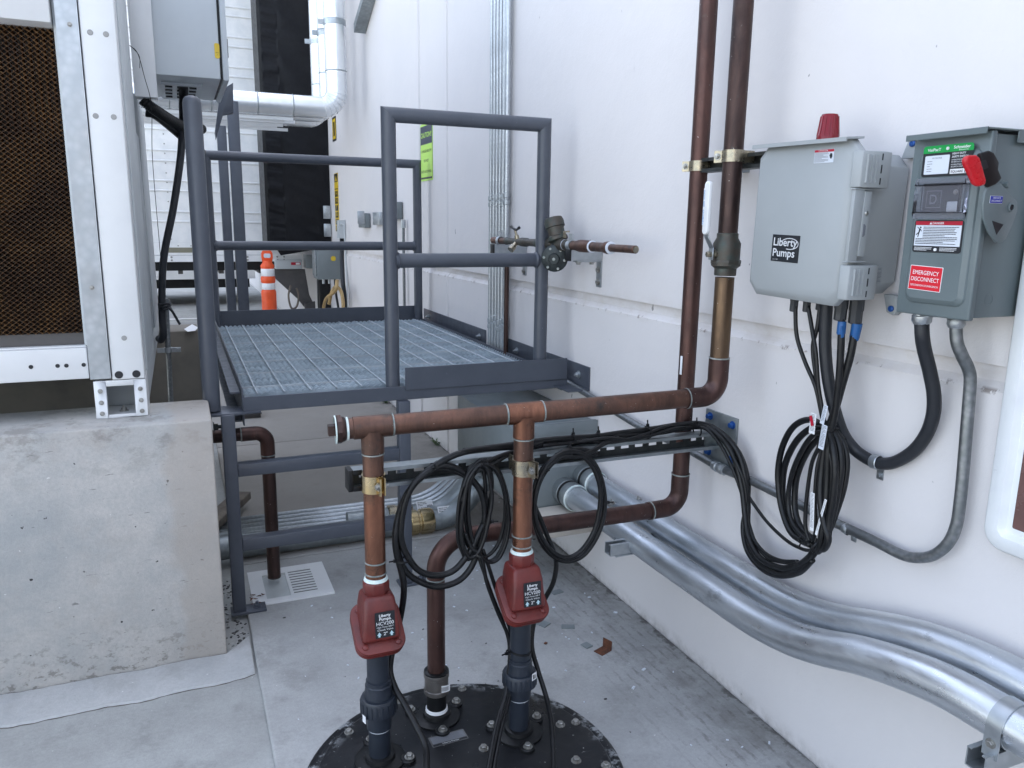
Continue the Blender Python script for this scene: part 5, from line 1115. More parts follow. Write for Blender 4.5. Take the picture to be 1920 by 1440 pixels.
for zc, h in ((1.6318, .078), (1.3831, .078)):
    m = MB(); prof = [(-.202, 0), (-.196, -.020), (-.150, -.026), (-.128, -.026), (-.108, -.018), (-.098, -.004), (-.098, .004), (-.202, .004)]
    m.ext(prof, (0, y0, zc-h/2), (1, 0, 0), (0, 1, 0), (0, 0, h))
    lt = m.build('latch', 'enclosure', en, bevel=.003, seg=2)
    m = MB()
    for xx, w_ in ((-.186, .003), (-.172, .003), (-.160, .003)): m.piece(); m.box((xx, y0-.0275, zc-h/2+.010), (xx+w_, y0-.022, zc+h/2-.008))
    each(m, 'latch_rib', 'enclosure', lt)
    m = MB(); 
    for a_, b_ in ((-.032, -.018), (-.008, .010), (.020, .034)): m.piece(); m.box((-.146, y0-.0268, zc+a_), (-.143, y0-.0255, zc+b_))
    each(m, 'latch_slot', 'k', lt)
m = MB(); zl, zh = 1.4304, 1.5889
m.box((-.200, y0-.014, zl), (-.172, y0-.004, zh)); m.box((-.172, y0-.016, zl+.012), (-.152, y0-.010, zh-.004)); m.box((-.204, y0-.016, zh-.001), (-.145, y0-.003, zh+.002)); m.box((-.204, y0-.016, zl-.002), (-.145, y0-.003, zl+.001)); hs = m.build('hasp', 'enclosure', en, bevel=.0015)
zm_ = (zl+zh)/2
m = MB(); m.lathe((-.162, y0-.0162, zm_+.028), (0, -1, 0), [(.0055, 0), (.004, .003)], 12); m.build('screw', 'bolt', hs)
MB().ext([(0, -.014), (.004, -.010), (.004, .010), (0, .014), (-.003, .014), (-.003, -.014)], (-.164, y0-.0168, zm_-.010), (1, 0, 0), (0, 0, 1), (0, .0008, 0)).build('hasp_slot', 'gy', hs)
for yy, zz_, s_ in ((y0+.004, z1-.010, 1), (y0+.004, z0+.002, -1), (y1-.004, z1-.010, 1), (y1-.004, z0+.002, -1)):
    m = MB(); sy = -1 if yy < 1.5 else 1
    m.ext([(-sy*.030, -.012*s_), (-sy*.016, .030*s_), (sy*.004, .036*s_), (sy*.016, .022*s_), (sy*.006, -.012*s_)], (-.022, yy, zz_), (0, 1, 0), (0, 0, 1), (.020, 0, 0)); f_ = m.build('mounting_foot', 'enclosure', en, bevel=.002)
    m = MB(); m.lathe((-.0222, yy-.002*sy, zz_+.020*s_), (-1, 0, 0), [(.0075, 0), (.0075, .004), (.005, .006)], 12); m.build('foot_screw', 'blue_cap', f_)
# beacon
by_, bz = 1.50, z1-.012; bx_ = (-0.1,1.5337,1.7298)
bb = Vector((-0.1326,1.5,1.7247))
m = MB(); m.lathe((bb.x, 1.50, z1+.001), (0, 0, 1), [(.029, 0), (.029, .017), (.027, .019)], 28); m.build('beacon_base', 'blackp', en)
t = NT('beacon_red'); t.b.inputs['Base Color'].default_value = rgb(.22, .003, .012); t.b.inputs['Roughness'].default_value = .10; t.b.inputs['Transmission Weight'].default_value = .12; t.b.inputs['IOR'].default_value = 1.45; M['beacon'] = t.m
bc = MB().lathe((bb.x, 1.50, z1+.020), (0, 0, 1), [(.026, 0), (.026, .010), (.0245, .014), (.0198, .056), (.018, .060), (.010, .0615)], 28).build('beacon', 'beacon', en)
m = MB()
for k in range(14): a_ = 2*pi*k/14; m.piece(); m.tube([(bb.x+.0252*cos(a_), 1.5+.0252*sin(a_), z1+.03), (bb.x+.0202*cos(a_), 1.5+.0202*sin(a_), z1+.075)], .0012, 6)
each(m, 'beacon_rib', 'beacon', bc)
# logo square
a = Vector((-0.2005,1.5783,1.4157)); s_ = .0595
def liberty(L, x, y, w, h, dark='k', lw='w'):
    L.txt('Liberty', x, y+h*.55, h*.37, w, lw, 2, .016).txt('Pumps', x, y+h*.04, h*.37, w*.93, lw, 2, .016)
    P = [(x+w*.68+w*.36*cos(t_), y+h*.66+h*.26*sin(t_)) for t_ in [radians(-110+k*17) for k in range(17)]]
    for p, q in zip(P, P[1:]): dx, dy = q[0]-p[0], q[1]-p[1]; l_ = sqrt(dx*dx+dy*dy); nx, ny = -dy/l_*w*.012, dx/l_*w*.012; L.poly([(p[0]-nx, p[1]-ny), (q[0]-nx, q[1]-ny), (q[0]+nx, q[1]+ny), (p[0]+nx, p[1]+ny)], lw, L.z+.0003, L.z+.0005)
L = Label((-.2004, a[1], a[2]), (0, -1, 0), (0, 0, 1), .095, .0655, 'k', .001); liberty(L, .006, .011, .082, .051, lw='sil'); L.txt('since 1965', .007, .004, .0025, .018, 'sil'); L.build(door, 'logo_plate')
a = Vector((-0.2005,1.4645,1.6483))
L = Label((-.2004, a[1], a[2]), (0, -1, 0), (0, 0, 1), .060, .030, 'lw', .001); L.rect(.0005, .024, .059, .0055, 'dr').txt('! DANGER', .012, .0255, .0030, .030, 'w', 3).lines(.0015, .0215, .044, 9, .0024, .0009, 'gy').poly([(.050, .010), (.053, .008), (.056, .013), (.055, .02), (.050, .021), (.047, .016)], 'k', .0009, .0012); L.build(door, 'warning_label')
L = Label((-.098, y0+.0056, z0+.040), (1, 0, 0), (0, 0, 1), .030, .042, 'enclosure', .001, .0002); L.lines(.001, .038, .027, 12, .0031, .0011, 'gy'); L.build(en, 'printed_label')
# glands under the enclosure
gl = [(-.155, 1.60, .011, .030), (-.150, 1.562, .010, .026), (-.150, 1.532, .009, .02), (-.155, 1.465, .0155, .034), (-.14, 1.425, .0155, .034)]
GP = [(-0.14,1.5458,1.3025), (-0.13,1.5119,1.3043), (-0.12,1.4809,1.3045), (-0.13,1.4006,1.2914), (-0.1,1.3823,1.2797)]
m = MB()
for k, (p, r_) in enumerate(zip(GP, (.010, .0095, .008, .0145, .0155))):
    m.piece(); zt_ = z0+.008; h_ = zt_-(1.2904, 1.2937, 1.3019, 1.2876, 1.2809)[k]; m.lathe((p[0], p[1], zt_-h_), (0, 0, 1), [(r_*.8, -.002), (r_, 0), (r_, h_*.45), (r_*1.08, h_*.5), (r_*1.08, h_)], 8)
each(m, 'cable_gland', 'gland', en)

en.rotation_euler.x = radians(1.3); en.location.y += .004

# ------------------------------------------------------------ safety switch
sw = thing('safety_switch', 'blue grey safety switch box with red emergency label and red handle', 'switch box', (-.085, 1.13, 1.325))
y0, y1, z0, z1 = 1.047, 1.218, 1.325, 1.684
MB().box((-.150, y0+.008, z0+.004), (-.004, y1-.002, z1-.004)).build('body', 'switch', sw, bevel=.003, seg=2)
m = MB().box((-.168, y0, z0), (-.152, y1, z1)); sd_ = m.build('door', 'switch', sw, bevel=.004, seg=3)
def rr3(x, a, b, c, d, r_, n=6): return [(x, a+p[0], c+p[1]) for p in rrect(b-a, d-c, r_, n)]
pn = loft(MB(), [rr3(-.1679, y0+.012, y1-.020, z0+.025, z1-.030, .02), rr3(-.1715, y0+.014, y1-.022, z0+.027, z1-.032, .018), rr3(-.1765, y0+.021, y1-.029, z0+.034, z1-.039, .014), rr3(-.1775, y0+.023, y1-.031, z0+.036, z1-.041, .013)]).build('raised_panel', 'switch', sw, angle=20)
PX = -.1777
m = MB(); m.box((-.186, y0-.003, z1+.001), (-.004, y1+.004, z1+.004)); m.box((-.189, y0-.003, z1-.008), (-.186, y1+.004, z1+.004)); m.box((-.1, y0-.003, z1-.020), (-.004, y0+.0, z1+.004)); m.build('rain_hood', 'switch', sw, bevel=.001, seg=1)
def pl(px, py): return None
la = Vector((-0.178,1.2066,1.6034)); lb = Vector((-0.178,1.0971,1.656))
Wd = la.y-lb.y-.0; Hd = 1.6551-1.6033
yL = y1-.034; yR = y0+.027; WL = yL-yR
zA = la.z; HA = .060
L = Label((PX, yL, zA), (0, -1, 0), (0, 0, 1), WL, HA, 'k', .006)
L.poly([(0, HA-.014)]+[(WL, HA-.014)]+[(WL-.006+.006*cos(t_), HA-.006+.006*sin(t_)) for t_ in (0, .5, 1.05, 1.57)]+[(.006-.006*sin(t_), HA-.006+.006*cos(t_)) for t_ in (0, .5, 1.05, 1.57)], 'gr', .0006, .0009)
L.txt('VisiPacT', .010, HA-.0105, .0055, .030, 'w', 3, .01).txt('Schneider', WL-.042, HA-.0085, .0055, .036, 'w', 3, .015).txt('Electric', WL-.030, HA-.0125, .0026, .020, 'w', 3)
L.rect(.006, .005, .055, .036, 'lw', 2, .002).txt('HU361RB', .022, .0345, .003, .022, 'gy', 3).lines(.012, .0295, .012, 5, .0048, .0011, 'gy', 3)
L.poly(circ(.0032, 14, WL*.5, HA-.007), 'sil', .0009, .0025)
x_ = .066; w_ = WL-x_-.004
L.txt('HEAVY DUTY', x_, .0405, .0036, w_*.72, 'w', 2, .015, .15).txt('SAFETY SWITCH', x_, .0345, .0036, w_*.85, 'w', 2, .015, .15).txt('INTERRUPTOR DE SEGURIDAD', x_, .0292, .0024, w_*1.0, 'w', 2).txt('DE SERVICIO PESADO', x_, .0252, .0024, w_*.8, 'w', 2).txt('INTERRUPTEUR DE', x_, .0202, .0024, w_*.68, 'w', 2).txt('SECURITE A USAGE INTENSIF', x_, .0162, .0024, w_*.95, 'w', 2)
L.rect(x_-.001, .004, w_, .009, 'w', 2).txt('SQUARE', x_+.001, .006, .0045, w_*.66, 'k', 3, .02).rect(x_+w_*.76, .005, w_*.18, .007, 'k', 3).txt('D', x_+w_*.80, .0063, .0045, None, 'w', 4, .02)
L.build(pn, 'maker_label')
# viewing window
wz0, wz1 = 1.5205, la.z-.003
t = NT('clear_plastic'); t.b.inputs['Base Color'].default_value = rgb(.82, .82, .88); t.b.inputs['Roughness'].default_value = .06; t.b.inputs['Transmission Weight'].default_value = .93; t.b.inputs['IOR'].default_value = 1.12; M['clear'] = t.m
MB().box((PX-.0002, yR+.012, wz0+.012), (PX-.0012, yL-.012, wz1-.010)).build('window_recess', 'k', pn)
m = MB(); wf = .013
for a_, b_, c_, d_ in ((yR-.001, yL+.001, wz0, wz0+wf), (yR-.001, yL+.001, wz1-wf, wz1), (yR-.001, yR+wf, wz0+wf, wz1-wf), (yL-wf, yL+.001, wz0+wf, wz1-wf)): m.box((PX-.0125, a_, c_), (PX-.0012, b_, d_))
m.build('window_frame', 'clear', pn, bevel=.0015, seg=1)
MB().box((PX-.0085, yR+wf, wz0+wf), (PX-.0065, yL-wf, wz1-wf)).build('window_pane', 'clear', pn)
L = Label((PX-.0013, yL-.020, wz0+.022), (0, -1, 0), (0, 0, 1), .034, .034, 'gy', .001); L.rect(.0015, .0015, .031, .031, 'k').txt('D', .009, .008, .018, .016, 'gy', 3, .02).txt('D', .0115, .0105, .013, .011, 'k', 4).build(pn, 'square_mark')
m = MB().box((PX-.0055, yR+.014, wz0+.014), (PX-.0013, yR+.040, wz0+.034)); m.build('window_block', 'gray_pvc', pn, bevel=.002)
m = MB().hexb((PX-.0014, yR+.026, wz0+.052), (-1, 0, 0), .0035, .003); m.build('window_screw', 'bolt', pn)
# danger label
dz1 = wz0-.002; dH = .064; L = Label((PX, yL+.001, dz1-dH), (0, -1, 0), (0, 0, 1), WL+.001, dH, 'k', .006)
L.rect(.0025, dH-.0095, WL-.005, .0075, 'dr').txt('DANGER', WL*.5, dH-.008, .0045, .026, 'w', 3, .005, al='c').poly([(WL*.5-.020, dH-.0083), (WL*.5-.0145, dH-.0083), (WL*.5-.0172, dH-.0035)], 'w', .0012, .0015)
L.poly(rrect(WL-.006, dH-.022, .003) if 0 else [(.003, .013), (WL-.003, .013), (WL-.003, dH-.010), (.003, dH-.010)], 'lw', .0006, .0009)
L.lines(.022, dH-.0145, WL-.030, 7, .0033, .0012, 'k', 3, 2).lines(.006, dH-.0375, WL-.012, 4, .0032, .0012, 'k', 3, 5)
for pg in ([(.007, dH-.014), (.012, dH-.018), (.0125, dH-.0165), (.0075, dH-.0132)], [(.012, dH-.0165), (.0155, dH-.0175), (.013, dH-.026), (.0105, dH-.0255)], [(.0105, dH-.0255), (.013, dH-.026), (.011, dH-.034), (.0095, dH-.034)], [(.0105, dH-.024), (.012, dH-.026), (.006, dH-.030), (.005, dH-.029)], [(.014, dH-.0175), (.015, dH-.017), (.0185, dH-.022), (.0175, dH-.0225)]): L.poly(pg, 'k', .0009, .0012)
L.poly(circ(.0018, 12, .015, dH-.0145), 'k', .0009, .0012).lines(.005, .009, WL*.4, 3, .0026, .001, 'w', 2, 8).lines(WL*.58, .009, WL*.36, 3, .0026, .001, 'w', 2, 9).poly(circ(.003, 14, WL*.5, .006), 'w', .0006, .003)
L.build(pn, 'danger_label')
# emergency label, stuck on slightly askew
a = Vector((-0.178,1.1848,1.3782)); b = Vector((-0.178,1.1075,1.3759)); u = (b-a); u.x = 0; c = Vector((-0.178,1.1837,1.427)); hh = c.z-a.z+.001; u.normalize(); v = Vector((0, u.z, -u.y)); v = v if v.z > 0 else -v
EW = (b-a).length*.985
L = Label((PX, a.y, a.z), u, v, EW, hh, 'w', .0015); L.rect(.0012, .0012, EW-.0024, hh-.0024, 'ir', 1, .001).txt('EMERGENCY', EW/2, hh*.64, hh*.17, EW*.80, 'w', 2, .0, al='c').txt('DISCONNECT', EW/2, hh*.37, hh*.17, EW*.86, 'w', 2, .0, al='c').txt('DESCONEXION DE EMERGENCIA', EW/2, hh*.16, hh*.075, EW*.86, 'w', 2, .0, al='c').build(pn, 'emergency_label')
# operating handle on the near side
HY = y0-.020
hp_ = [(-0.17249143088419738, 1.5848721765264484), (-0.15542696457346072, 1.5873483923014562), (-0.10222874011436334, 1.5544931393565462), (-0.0984008768963105, 1.5366653660111462), (-0.1054119512161813, 1.512553936619716), (-0.11916126133726834, 1.4843063098109643), (-0.12975246930232598, 1.4772175800729763), (-0.14472518610535623, 1.477166489094465), (-0.16945566824072578, 1.4969371132302636), (-0.18929288907848418, 1.5232635925546485), (-0.19512819282650584, 1.5455580717342503), (-0.19374433327267027, 1.5678423502479844), (-0.18634916633293153, 1.581548666709112)]
hd_ = MB().ext(hp_, (0, HY, 0), (1, 0, 0), (0, 0, 1), (0, .006, 0)).build('handle_plate', 'switch', sw, bevel=.002, seg=2)
c = (-0.1195,1.03,1.5432); m = MB(); m.lathe((c[0], HY-.0002, c[2]), (0, -1, 0), [(.0085, 0), (.0085, .002), (.006, .003), (.006, .0005)], 20); m.build('pivot_ring', 'switch', hd_)
MB().lathe((c[0], HY-.0006, c[2]), (0, -1, 0), [(.0055, 0), (.0055, .001)], 16).build('pivot_hole', 'k', hd_)
tr_ = [(-0.16626365329966375, 1.5177138583789915), (-0.1337763737197919, 1.511206019258078), (-0.14925928502795416, 1.4921306537391819)]
MB().ext(tr_, (0, HY-.0008, 0), (1, 0, 0), (0, 0, 1), (0, .0006, 0)).build('lock_hole', 'k', hd_)
a = (-0.18,1.03,1.5498); b = (-0.1458,1.03,1.5623)
L = Label((a[0], HY-.0002, a[2]), (1, 0, 0), (0, 0, 1), b[0]-a[0], b[2]-a[2]+.001, 'w', .0005); ww = b[0]-a[0]; L.rect(.0005, .0005, ww-.001, b[2]-a[2], 'bl').txt('SERVICE', ww/2, .0082, .0032, ww*.6, 'w', 3, al='c').txt('DISCONNECT', ww/2, .003, .0032, ww*.82, 'w', 3, al='c').build(hd_, 'service_label')
gb = [(-0.2258534491689672, 1.6370538650026831), (-0.20145407025183393, 1.6428845273912016), (-0.18934567974050132, 1.639668511077677), (-0.17157480017831128, 1.6233266454314221), (-0.17194386516638915, 1.610869226912904), (-0.15846803619147543, 1.5949913766838901), (-0.1722971525639987, 1.5839125534121286), (-0.19133566411502456, 1.577547048855589), (-0.20787392060345677, 1.588538776306446)]
MB().ext(gb, (0, HY-.004, 0), (1, 0, 0), (0, 0, 1), (0, .009, 0)).build('handle_arm', 'blackp', hd_, bevel=.003, seg=2)
gr_ = [(-0.2647850047645288, 1.6253113656325258), (-0.2577869538051163, 1.6320930913499925), (-0.23590018920043887, 1.6340068514507557), (-0.2264704093966048, 1.6288349317423396), (-0.20179756170843843, 1.590216430921181), (-0.20294462620701004, 1.581616294182238), (-0.2193807426602261, 1.5782610975251268), (-0.23154058955953505, 1.5826207996451016), (-0.26168024998418904, 1.6161780093070448)]
MB().ext(gr_, (0, HY-.006, 0), (1, 0, 0), (0, 0, 1), (0, .011, 0)).build('red_grip', 'red', hd_, bevel=.005, seg=3)
sq = [(-0.22398109016575063, 1.6233329933467837), (-0.2105056134190355, 1.6267184050276926), (-0.20063999362789375, 1.6130002392430693), (-0.21524673875441325, 1.6077188413911254)]
MB().ext(sq, (0, HY-.0046, 0), (1, 0, 0), (0, 0, 1), (0, .0005, 0)).build('grip_hole', 'k', hd_)
c = (-0.1102,1.045,1.5864); m = MB(); m.hexb((c[0], y0+.0075, c[2]), (0, -1, 0), .006, .010); each(m, 'side_bolt', 'switch', sw)
m = MB(); c = (-0.1068,1.052,1.3654); m.lathe((c[0], y0+.0078, c[2]), (0, -1, 0), [(.0115, 0), (.0115, .0006), (.0105, .0006), (.0105, .0)], 24, cap=False); m.build('knockout', 'switch', sw)
# conduit connectors under the switch
fx = Vector((-0.1,1.2061,1.3067)); rg = Vector((-0.08,1.1391,1.3049))
m = MB()
for c, r_ in ((fx, .021), (rg, .018)): m.piece(); m.lathe((c.x, c.y, z0-.024), (0, 0, 1), [(r_*.8, -.004), (r_*.9, 0), (r_, .003), (r_, .014), (r_*.92, .016), (r_*.92, .0265)], 10)
each(m, 'conduit_connector', 'galv', sw)
m = MB().box((-.16, 1.1538-.012, z0-.004), (-.12, 1.1538+.010, z0-.001)); m.build('bottom_tab', 'galv', sw, bevel=.001)

# ------------------------------------------------------------ conduits on the wall round the switch
zf = z0-.028
fl = thing('flexible_conduit', 'thick dark flexible conduit looping from the enclosure to the switch box', 'conduit', (-.05, 1.35, 1.0))
P = [(fx.x, fx.y, zf+.012)]+[(-0.1,1.2003,1.2747), (-0.085,1.2028,1.2418), (-0.06,1.2008,1.1869), (-0.045,1.1967,1.1381), (-0.035,1.1999,1.0935), (-0.028,1.2132,1.0484), (-0.024,1.2363,1.0062), (-0.022,1.2657,0.9731), (-0.022,1.3046,0.9445), (-0.022,1.3459,0.9323), (-0.028,1.386,0.9394), (-0.04,1.4111,0.9574), (-0.06,1.4274,0.9915), (-0.08,1.437,1.0424), (-0.095,1.4491,1.103), (-0.105,1.4598,1.1698), (-0.11,1.4666,1.2365)]+[(-.115, 1.4666+.001, 1.338)]
MB().tube(cr(P, 8), .0152, 18).build('tube', 'flex', fl, angle=180)
c = Vector((-0.022,1.351,0.9336)); d_ = (Vector((-0.022,1.3046,0.9445))-Vector((-0.028,1.386,0.9394))).normalized()
m = MB(); m.lathe(c-d_*.010, d_, [(.0168, 0), (.0185, .002), (.0185, .018), (.0168, .020)], 20, cap=False); m.box((-.003, c.y-.010, c.z-.048), (-.0006, c.y+.010, c.z-.012)); m.hexb((-.003, c.y, c.z-.036), (-1, 0, 0), .006, .005); m.build('one_hole_strap', 'galv', fl)
L = Label(Vector((-0.05,1.1924,1.078)), (.02, -.3, 1), (-.3, -.9, -.2), .001, .001, 'k')
rc = thing('rigid_conduit', 'thin grey metal conduit sweeping along the wall and up to the switch box', 'conduit', (-.03, 1.3, .9))
P = [(rg.x, rg.y, zf+.010)]+[(-0.077,1.1338,1.2691), (-0.065,1.1278,1.2408), (-0.045,1.124,1.2116), (-0.035,1.1228,1.1856), (-0.03,1.1222,1.1289), (-0.03,1.1184,1.0582), (-0.03,1.1145,0.9867), (-0.03,1.1118,0.9138), (-0.03,1.1129,0.8572), (-0.03,1.1261,0.8102), (-0.03,1.1559,0.7696), (-0.03,1.1952,0.7453), (-0.03,1.2413,0.7342), (-0.03,1.3208,0.7367), (-0.03,1.4423,0.7378), (-0.03,1.5996,0.7426), (-0.028,1.7945,0.7468), (-0.028,1.9355,0.7434), (-0.028,2.1404,0.7565), (-0.028,2.4133,0.7607), (-0.028,2.7889,0.7941), (-0.028,3.2608,0.836)]
MB().tube(cr(P, 8), .0128, 16).build('tube', 'conduit', rc, angle=180)
c = Vector((-0.03,1.4097,0.7368))
m = MB(); m.lathe(c+V(0, .009, 0), (0, -1, -.18), [(.013, 0), (.0145, .002), (.0145, .016), (.013, .018)], 18, cap=False); m.box((-.003, c.y-.008, c.z-.040), (-.0006, c.y+.008, c.z-.010)); m.hexb((-.003, c.y, c.z-.028), (-1, 0, 0), .0055, .004); m.build('one_hole_strap', 'galv', rc)
c = Vector((-0.028,1.9381,0.7426)); d_ = (Vector((-0.028,1.7945,0.7468))-Vector((-0.028,2.1404,0.7565))).normalized()
m = MB(); m.lathe(c-d_*.03, d_, [(.0132, 0), (.0165, .002), (.0165, .010), (.0175, .012), (.0175, .022), (.015, .024), (.015, .036), (.0175, .038), (.0175, .048), (.0165, .05), (.0165, .058), (.0132, .060)], 16); m.build('coupling', 'galv', rc)

# ------------------------------------------------------------ white framed box at the right edge
wb = thing('wall_vent', 'white rounded frame with a brownish inner panel at the right picture edge', 'frame', (-.03, .8, .85))
y1_, z0_, z1_ = 1.052, .838, 1.95; y0_ = .40
def rr4(x, i, r_): return [(x, p[0]+y0_+i, p[1]+z0_+i) for p in rrect(y1_-y0_-2*i, z1_-z0_-2*i, max(r_-i*.6, .004), 7)]
loops = [rr4(-.0006, 0, .045), rr4(-.030, .002, .045), rr4(-.036, .008, .045), rr4(-.036, .034, .04), rr4(-.022, .044, .035), rr4(-.022, .056, .03)]
n = len(loops[0]); vs = [p for l_ in loops for p in l_]; fs = []
for i in range(len(loops)-1):
    for k in range(n): fs.append((i*n+k, i*n+(k+1) % n, (i+1)*n+(k+1) % n, (i+1)*n+k))
M['frame_white'] = mat('frame_white', (.78, .80, .80), (.72, .74, .75), rough=.35)
MB().add(vs, fs).build('frame', 'frame_white', wb, angle=50)
MB().box((-.021, y0_+.03, z0_+.03), (-.0006, y1_-.03, z1_-.03)).build('inner_panel', mat('mauve_panel', (.17, .085, .075), (.13, .07, .062), rough=.25), wb)

# ------------------------------------------------------------ cables
def strands(parent, lst, m='black', name='cable'):
    for P, r in lst: MB().tube(cr(P, 9), r*1.1, 12).build(name, m, parent, angle=180)
def tie(parent, c, d, r, tail=(0, 0, 1)):
    c, d = V(c), V(d).normalized(); m = MB(); m.lathe(c-d*.0025, d, [(r, 0), (r+.0015, 0), (r+.0015, .005), (r, .005)], 18, cap=False)
    tl = V(tail).normalized(); tl = (tl-d*tl.dot(d)).normalized(); m.obox(c+tl*(r+.003), tl*.004, d*.004, d.cross(tl)*.003); m.obox(c+tl*(r+.013), tl*.007, d*.002, d.cross(tl)*.0008)
    m.build('zip_tie', 'blackp', parent)
def zp(x, y, Y): return None
# left coil
c1 = thing('cable_coil', 'big loose black cable coil hanging left, between the two copper risers', 'cable coil', (-.95, 1.93, .6), 'cable coils on the strut')
def L_(*p): return p
A1 = [(-0.7418,1.96,0.8781), (-0.8365,1.95,0.8843), (-0.9002,1.93,0.8872), (-0.9476,1.93,0.8741), (-0.9929,1.93,0.8491), (-1.0423,1.93,0.8099), (-1.0738,1.93,0.7613), (-1.091,1.93,0.6956), (-1.0891,1.93,0.6342), (-1.0722,1.93,0.5756), (-1.0351,1.93,0.5347), (-0.977,1.93,0.5052), (-0.9173,1.93,0.5107), (-0.8791,1.93,0.543), (-0.8568,1.93,0.5942), (-0.841,1.93,0.6512), (-0.8367,1.93,0.7141), (-0.8514,1.93,0.771), (-0.8861,1.93,0.817), (-0.9325,1.93,0.8498), (-0.9689,1.93,0.8554), (-1.0065,1.925,0.8402), (-1.0406,1.92,0.8204), (-1.0646,1.92,0.7786), (-1.0786,1.92,0.7203), (-1.0809,1.92,0.6676), (-1.064,1.92,0.6142), (-1.0316,1.92,0.5668), (-0.9845,1.92,0.5446), (-0.9333,1.92,0.5501), (-0.8908,1.92,0.591), (-0.8589,1.925,0.6414), (-0.8279,1.94,0.6966), (-0.836,1.945,0.7562), (-0.8933,1.945,0.8178), (-0.9428,1.945,0.8388), (-0.9793,1.94,0.8475)]
A2 = [(-0.9687,1.94,0.8614), (-1.0199,1.93,0.8327), (-1.0573,1.93,0.7892), (-1.0831,1.93,0.7324), (-1.0968,1.92,0.6776), (-1.0933,1.92,0.6236), (-1.0823,1.92,0.5755), (-1.0755,1.92,0.5353), (-1.0751,1.93,0.4833), (-1.0823,1.94,0.4239), (-1.096,1.95,0.3567), (-1.1101,1.94,0.308), (-1.1148,1.93,0.2705), (-1.108,1.9,0.2375), (-1.0921,1.86,0.2094), (-1.0753,1.8,0.1743), (-1.0654,1.76,0.1427), (-1.0808,1.7,0.1264), (-1.0931,1.66,0.1053)]
strands(c1, [(A1, .0082), (A2, .0082)])
tie(c1, (-0.9974,1.93,0.8496), (-.7, 0, .7), .019, (.3, -1, .5)); tie(c1, (-1.0789,1.92,0.6059), (.1, 0, 1), .019, (-1, -.2, 0)); tie(c1, (-1.1015,1.94,0.3632), (0, 0, 1), .011, (1, -.3, 0))
# middle coil of thinner cables
c2 = thing('cable_coil', 'middle black coil of several thinner cables just left of the right riser', 'cable coil', (-.82, 1.92, .6), 'cable coils on the strut')
def ell(cx, cy, rx, ry, Y_, ph=0, tilt=0, n=12, turns=1): return None
E1 = [[(-0.8547,1.91,0.8547), (-0.8385,1.91,0.8396), (-0.8283,1.91,0.8008), (-0.8262,1.91,0.7457), (-0.8328,1.91,0.6852), (-0.8468,1.91,0.6313), (-0.8654,1.91,0.5954), (-0.8849,1.91,0.5846), (-0.9011,1.91,0.6011), (-0.911,1.91,0.6412), (-0.9126,1.91,0.6965), (-0.9058,1.91,0.7561), (-0.8919,1.91,0.8085), (-0.8737,1.91,0.8436), (-0.8547,1.91,0.8547)], [(-0.8506,1.925,0.8605), (-0.8319,1.925,0.8445), (-0.8202,1.925,0.8036), (-0.8181,1.925,0.7457), (-0.8262,1.925,0.682), (-0.8428,1.925,0.6256), (-0.8647,1.925,0.5881), (-0.8873,1.925,0.5771), (-0.9061,1.925,0.5947), (-0.9173,1.925,0.637), (-0.9188,1.925,0.6951), (-0.9105,1.925,0.7576), (-0.8941,1.925,0.8124), (-0.8728,1.925,0.849), (-0.8506,1.925,0.8605)], [(-0.8594,1.935,0.8509), (-0.8441,1.935,0.8364), (-0.8341,1.935,0.799), (-0.8315,1.935,0.7459), (-0.8368,1.935,0.6874), (-0.8491,1.935,0.6354), (-0.8659,1.935,0.6006), (-0.8838,1.935,0.59), (-0.8991,1.935,0.6058), (-0.9088,1.935,0.6444), (-0.9111,1.935,0.6979), (-0.9055,1.935,0.7555), (-0.8933,1.935,0.8061), (-0.8769,1.935,0.8401), (-0.8594,1.935,0.8509)], [(-0.8367,1.92,0.8498), (-0.8098,1.92,0.8327), (-0.7863,1.92,0.7902), (-0.7711,1.92,0.7302), (-0.7672,1.92,0.6643), (-0.7759,1.92,0.606), (-0.7953,1.92,0.5676), (-0.8215,1.92,0.5571), (-0.849,1.92,0.5764), (-0.8722,1.92,0.6209), (-0.8865,1.92,0.6814), (-0.8895,1.92,0.7458), (-0.8807,1.92,0.8016), (-0.8619,1.92,0.8386), (-0.8367,1.92,0.8498)], [(-0.8342,1.935,0.8574), (-0.806,1.935,0.8396), (-0.7822,1.935,0.7952), (-0.7675,1.935,0.7323), (-0.7651,1.935,0.6634), (-0.7757,1.935,0.6025), (-0.7974,1.935,0.5623), (-0.8254,1.935,0.5514), (-0.8541,1.935,0.5715), (-0.8775,1.935,0.6182), (-0.8912,1.935,0.6814), (-0.8927,1.935,0.7486), (-0.882,1.935,0.807), (-0.8612,1.935,0.8457), (-0.8342,1.935,0.8574)], [(-0.8363,1.95,0.8486), (-0.807,1.95,0.8315), (-0.7828,1.95,0.7894), (-0.7688,1.95,0.7301), (-0.768,1.95,0.6653), (-0.7807,1.95,0.6083), (-0.8046,1.95,0.571), (-0.8345,1.95,0.5612), (-0.8642,1.95,0.5806), (-0.8878,1.95,0.6246), (-0.9007,1.95,0.6841), (-0.9008,1.95,0.7472), (-0.8881,1.95,0.8019), (-0.8652,1.95,0.838), (-0.8363,1.95,0.8486)]]
E1 = [[Vector(p)+Vector((noise.noise(Vector((i*3., k*.8, 1)))*.006, 0, noise.noise(Vector((i*3., k*.8, 5)))*.005)) for k, p in enumerate(P)] for i, P in enumerate(E1)]
strands(c2, [(P, .0052) for P in E1])
